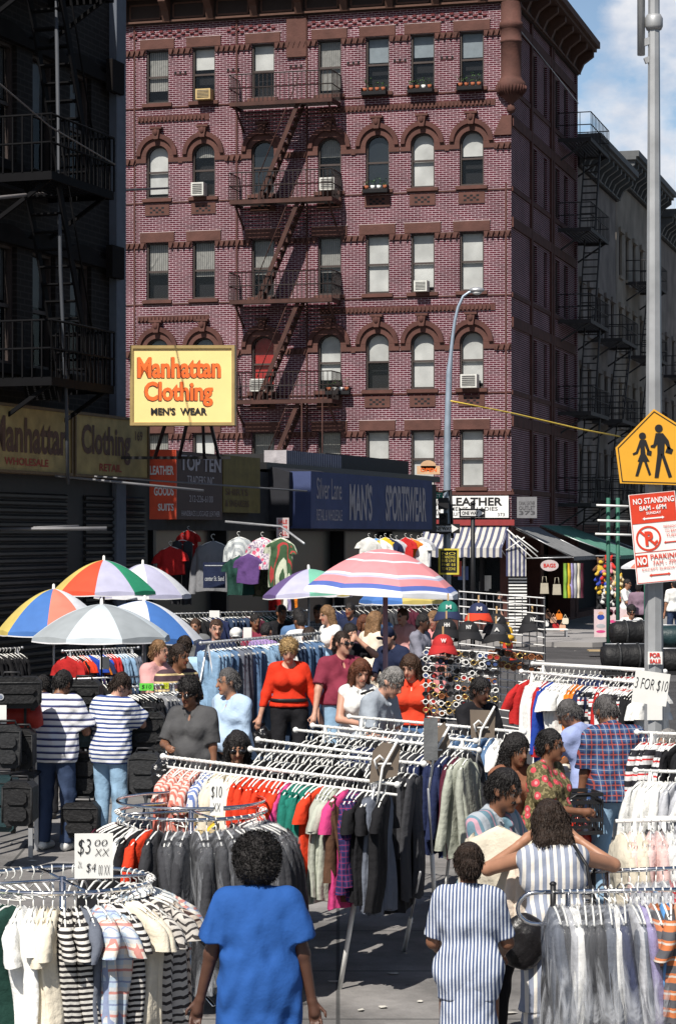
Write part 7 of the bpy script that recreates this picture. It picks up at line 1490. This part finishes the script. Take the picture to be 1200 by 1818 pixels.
def glasses_mesh(f, l):
    if (f, l) in gm: return gm[(f, l)]
    b = MB()
    for q in (-1, 1):
        n = 10; b.tube([(q * .034 + .027 * math.cos(2 * math.pi * i / n), 0, .024 * math.sin(2 * math.pi * i / n)) for i in range(n)], .0055, FRM[f], 5, closed=True)
        disc(b, (q * .034, 0), .024, .001, .004, LENS[l], 10, .021); b.tube([(q * .062, 0, .01), (q * .066, .06, .0), (q * .055, .11, -.02)], .003, FRM[f], 4)
    b.tube([(-.01, 0, .006), (.01, 0, .006)], .004, FRM[f], 4); gm[(f, l)] = b.mesh('sunglasses'); return gm[(f, l)]
rr = random.Random(9); FN = ['white', 'black', 'tortoise', 'gold']; LN = ['black', 'brown', 'red', 'blue']; RN = ['top', 'second', 'third', 'fourth', 'fifth', 'sixth', 'seventh', 'lowest']
for row in range(8):
    for col in range(9):
        f = 0 if col == 0 and row < 4 else rr.choice((0, 1, 1, 2, 3, 0)); l = rr.choice((0, 0, 1, 3, 0, 2))
        p = GC.lerp(GD_, (col + .4 + rr.uniform(-.15, .15)) / 9) + Vector((0, -.03, -.03 - row * .085 + rr.uniform(-.012, .012)))
        o = link('sunglasses', glasses_mesh(f, l), None, p, (0, rr.uniform(-.3, .3), rr.uniform(-.4, .4))); o.scale = (1.0,) * 3
        tag(o, '%s framed sunglasses with %s lenses, %s row of the grid, %s from its left end' % (FN[f], LN[l], RN[row], ['first'] [0] if col == 0 else ORD[col]), 'sunglasses', 'sunglasses on the wire grid')
for row in range(2):
    for col in range(8):
        f = rr.choice((1, 2, 2, 3)); p = GA.lerp(GB, .42 + col * .068) + Vector((0, -.04, -.62 - row * .12)); o = link('sunglasses', glasses_mesh(f, rr.choice((0, 1, 1))), None, p, (0, rr.uniform(-.3, .3), rr.uniform(-.4, .4))); o.scale = (1.2,) * 3
        tag(o, '%s framed sunglasses on the tall cap grid, %s row, %s from the left' % (FN[f], ['upper', 'lower'][row], 'first' if col == 0 else ORD[col]), 'sunglasses', 'sunglasses on the cap grid')
# ---------------- far stalls by the corner shop ----------------
for i, (px, col) in enumerate(((1003, 'lime'), (1009, 'yellow'), (1014, 'lavender'), (1020, 'silver'), (1026, 'cream'), (1032, 'plum'))):
    b = MB(); n = 8; vs = []
    for k in range(n + 1): vs += [(-.06, .01 * math.sin(k), -1.05 * k / n), (.06, -.03 + .02 * math.sin(k * 1.4 + i), -1.05 * k / n), (.0, .04, -1.05 * k / n)]
    b.add(vs, [(3 * k + a, 3 * k + (a + 1) % 3, 3 * k + 3 + (a + 1) % 3, 3 * k + 3 + a) for k in range(n) for a in range(3)], mat('scarf_' + col, NCOL[col], .5), True)
    o = b.build('hanging_scarf', label='%s scarf, %s of six under the grey canvas awning' % (col, ['first', 'second', 'third', 'fourth', 'fifth', 'last'][i]), cat='scarf', group='scarves under the grey awning'); o.location = P(px, 1000, 70)
for px, py, nm in ((966, 1034, 'beige tote bag hanging below the grey awning, left one'), (988, 1036, 'beige tote bag hanging below the grey awning, right one')):
    r = empty('tote_bag', P(px, py + 20, 70), 0, label=nm, cat='bag'); b = MB(); b.prism([(-.13, 0), (.13, 0), (.11, .32), (-.11, .32)], 0, .08, mat('canvas_beige', (.4, .36, .28))); b.build('body', r); b = MB(); b.tube([(-.07, .04, .32), (-.05, .04, .52), (.05, .04, .52), (.07, .04, .32)], .01, mat('canvas_beige'), 5); b.build('handle', r)
o = empty('balloon_display', P(975, 1004, 69), 0, label='oval pink and white shop sign hanging from the awning arm', cat='sign'); b = MB(); disc(b, (0, 0), .27, 0, .05, mat('pinkish_card'), 18, .17); b.build('board', o); b = MB(); text_into(b, 'BAGS', -.18, .18, -.06, .06, REDINK, y=-.005, bold=.03); b.build('lettering', o)
for i, (px, py, c1) in enumerate(((972, 1092, 'brown'), (982, 1100, 'peach'), (992, 1094, 'orange'), (1003, 1102, 'cream'), (968, 1106, 'white'), (986, 1112, 'red'), (998, 1114, 'peach'))):
    r = empty('handbag', P(px, py + 6, 72.5), 0, label='%s handbag in the heap at the shop entrance, %s from the left' % (c1, ['second', 'third', 'fifth', 'seventh', 'first', 'fourth', 'sixth'][i]), cat='bag'); b = MB(); rbox(b, -.1, .1, 0, .1, 0, .19, mat('bag_' + c1, NCOL[c1], .5)); b.build('body', r); b = MB(); b.tube([(-.06, .05, .19), (0, .05, .3), (.06, .05, .19)], .01, mat('bag_' + c1), 5); b.build('handle', r)
sd_ = stand(962, 1008, 1117, 60, .6, CARD, 'low table with handbags at the shop entrance')
def soft_toy(px, py, cols, label, sc=1.):
    r = empty('soft_toy', P(px, py, 63), R(random.uniform(-30, 30)), label=label, cat='toy'); r.scale = (sc,) * 3; m = [mat('plush_' + c, PL[c], .95, bump=.5, bs=60) for c in cols]; v = Vol()
    v.ell((0, 0, .13), (.1, .085, .13)); v.ell((0, -.02, .3), (.085, .08, .08), slot=1)
    for q in (-1, 1): v.ell((q * .07, 0, .375), (.03, .02, .035), slot=1); v.cap((q * .08, -.02, .2), (q * .15, -.07, .12), .035, slot=1); v.cap((q * .06, -.03, .04), (q * .09, -.14, .03), .042, slot=0)
    v.ell((0, -.09, .285), (.035, .03, .025), slot=0); link('body', v.mesh('toy', m, .02), r)
PL = {'white': (.6, .6, .58), 'black': (.02, .02, .022), 'red': (.5, .03, .02), 'yellow': (.6, .4, .05), 'blue': (.03, .06, .35), 'cream': (.55, .45, .28), 'pink': (.55, .2, .25), 'brown': (.12, .06, .03)}
k = 0
for px, py, c in ((1066, 1022, ('yellow', 'brown')), (1073, 1030, ('red', 'black')), (1080, 1018, ('pink', 'red')), (1068, 1040, ('blue', 'blue')), (1078, 1044, ('white', 'red')), (1070, 1055, ('yellow', 'yellow')), (1082, 1056, ('white', 'pink')), (1092, 1040, ('cream', 'cream')), (1097, 1050, ('cream', 'yellow')), (1070, 1072, ('white', 'black')), (1080, 1076, ('black', 'black')), (1090, 1076, ('white', 'black')), (1098, 1068, ('yellow', 'cream')), (1104, 1085, ('red', 'red')), (1070, 1090, ('black', 'black')), (1086, 1092, ('black', 'white')), (1096, 1095, ('black', 'black'))):
    soft_toy(px, py, c, '%s and %s soft toy in the heap, %s' % (c[0], c[1], ['at its very top', 'just under the top', 'right of the top', 'left edge, upper part', 'centre, upper part', 'left edge, middle', 'centre of the heap', 'upper right', 'right edge, upper', 'left edge, lower', 'centre, lower', 'right of centre, lower', 'right edge, middle', 'far right, low', 'bottom left', 'bottom centre', 'bottom right'][k]), 1.25); k += 1
o = empty('toy_shelf', P(1062, 1121, 64), 0, label='dark stepped shelf the soft toys are heaped on', cat='shelf'); b = MB()
for i in range(5): b.box(0, .68, -.05 + .0, .5, i * .3, i * .3 + .03, BLACK)
b.build('shelf_boards', o); b = MB(); b.box(0, .7, .5, .53, 0, 1.7, BLACK); b.build('back_panel', o)
def poster(px0, py0, px1, py1, Y, label, blobs, rz=0):
    kk = Y / F; r = empty('poster_board', P(px0, py1, Y), R(rz), label=label, cat='poster'); w_, h_ = (px1 - px0) * kk, (py1 - py0) * kk; b = MB(); b.box(0, w_, 0, .03, 0, h_, mat('poster_paper', (.66, .52, .54), .6)); b.build('board', r)
    b = MB()
    for x, z, rx, rz_, c in blobs: disc(b, (x * w_, z * h_), rx * w_, -.004, -.0005, mat('print_' + c, NCOL[c], .6), 12, rz_ * h_)
    b.build('print', r)
poster(1054, 1082, 1078, 1131, 60, 'narrow poster board with a blue print, leaning by the soft toys', [(.5, .72, .28, .1, 'royal blue'), (.5, .86, .2, .07, 'peach'), (.5, .4, .35, .08, 'silver'), (.5, .2, .35, .05, 'pink')], 5)
poster(1075, 1078, 1102, 1134, 60.6, 'middle poster board with two dark haired portraits', [(.3, .84, .2, .1, 'plum'), (.72, .84, .2, .1, 'plum'), (.3, .8, .13, .07, 'peach'), (.72, .8, .13, .07, 'peach'), (.5, .55, .3, .05, 'pink'), (.4, .3, .3, .08, 'silver'), (.7, .2, .2, .08, 'pink')], 0)
poster(1100, 1082, 1122, 1136, 60.3, 'right hand poster board, mostly pink, behind the white blouse', [(.5, .7, .3, .15, 'pale pink'), (.5, .4, .3, .1, 'peach'), (.4, .2, .2, .1, 'pink')], -6)
b = MB(); b.box(0, 1.1, 0, .5, 0, .03, mat('plywood', (.4, .3, .17))); o = b.build('plywood_sheet', label='pale plywood sheet on the pavement under the poster boards', cat='board'); o.location = (P(1042, 1133, 60).x, 59.6, .01)

# scraps of paper and flattened cups on the ground
rr = random.Random(21)
for k in range(14):
    px, py = [(640, 1795), (700, 1730), (590, 1745), (745, 1780), (20, 1500), (60, 1530), (150, 1520), (1000, 1135), (1020, 1165), (985, 1158), (730, 1640), (680, 1790), (905, 1800), (1030, 1128)][k]
    Yg = 12.0
    for _ in range(12): Yg = (CH - ground(Yg) + (.13 if py < 1300 else 0)) * F / (py - HY)
    b = MB(); w_ = rr.uniform(.02, .05); h_ = rr.uniform(.02, .045); n = 6; vs = [(w_ * math.cos(6.28 * i / n) * rr.uniform(.7, 1.2), h_ * math.sin(6.28 * i / n) * rr.uniform(.7, 1.2), rr.uniform(.004, .014)) for i in range(n)]
    b.add(vs, [tuple(range(n))], mat('scrap_paper', (.55, .53, .48), .9)); o = b.build('paper_scrap', label='small crumpled scrap of pale paper lying on the ground', cat='litter', group='scraps of paper on the ground'); o.location = ((px - 600) / F * Yg, Yg, ground(Yg) + .003 if py > 1300 else .003)
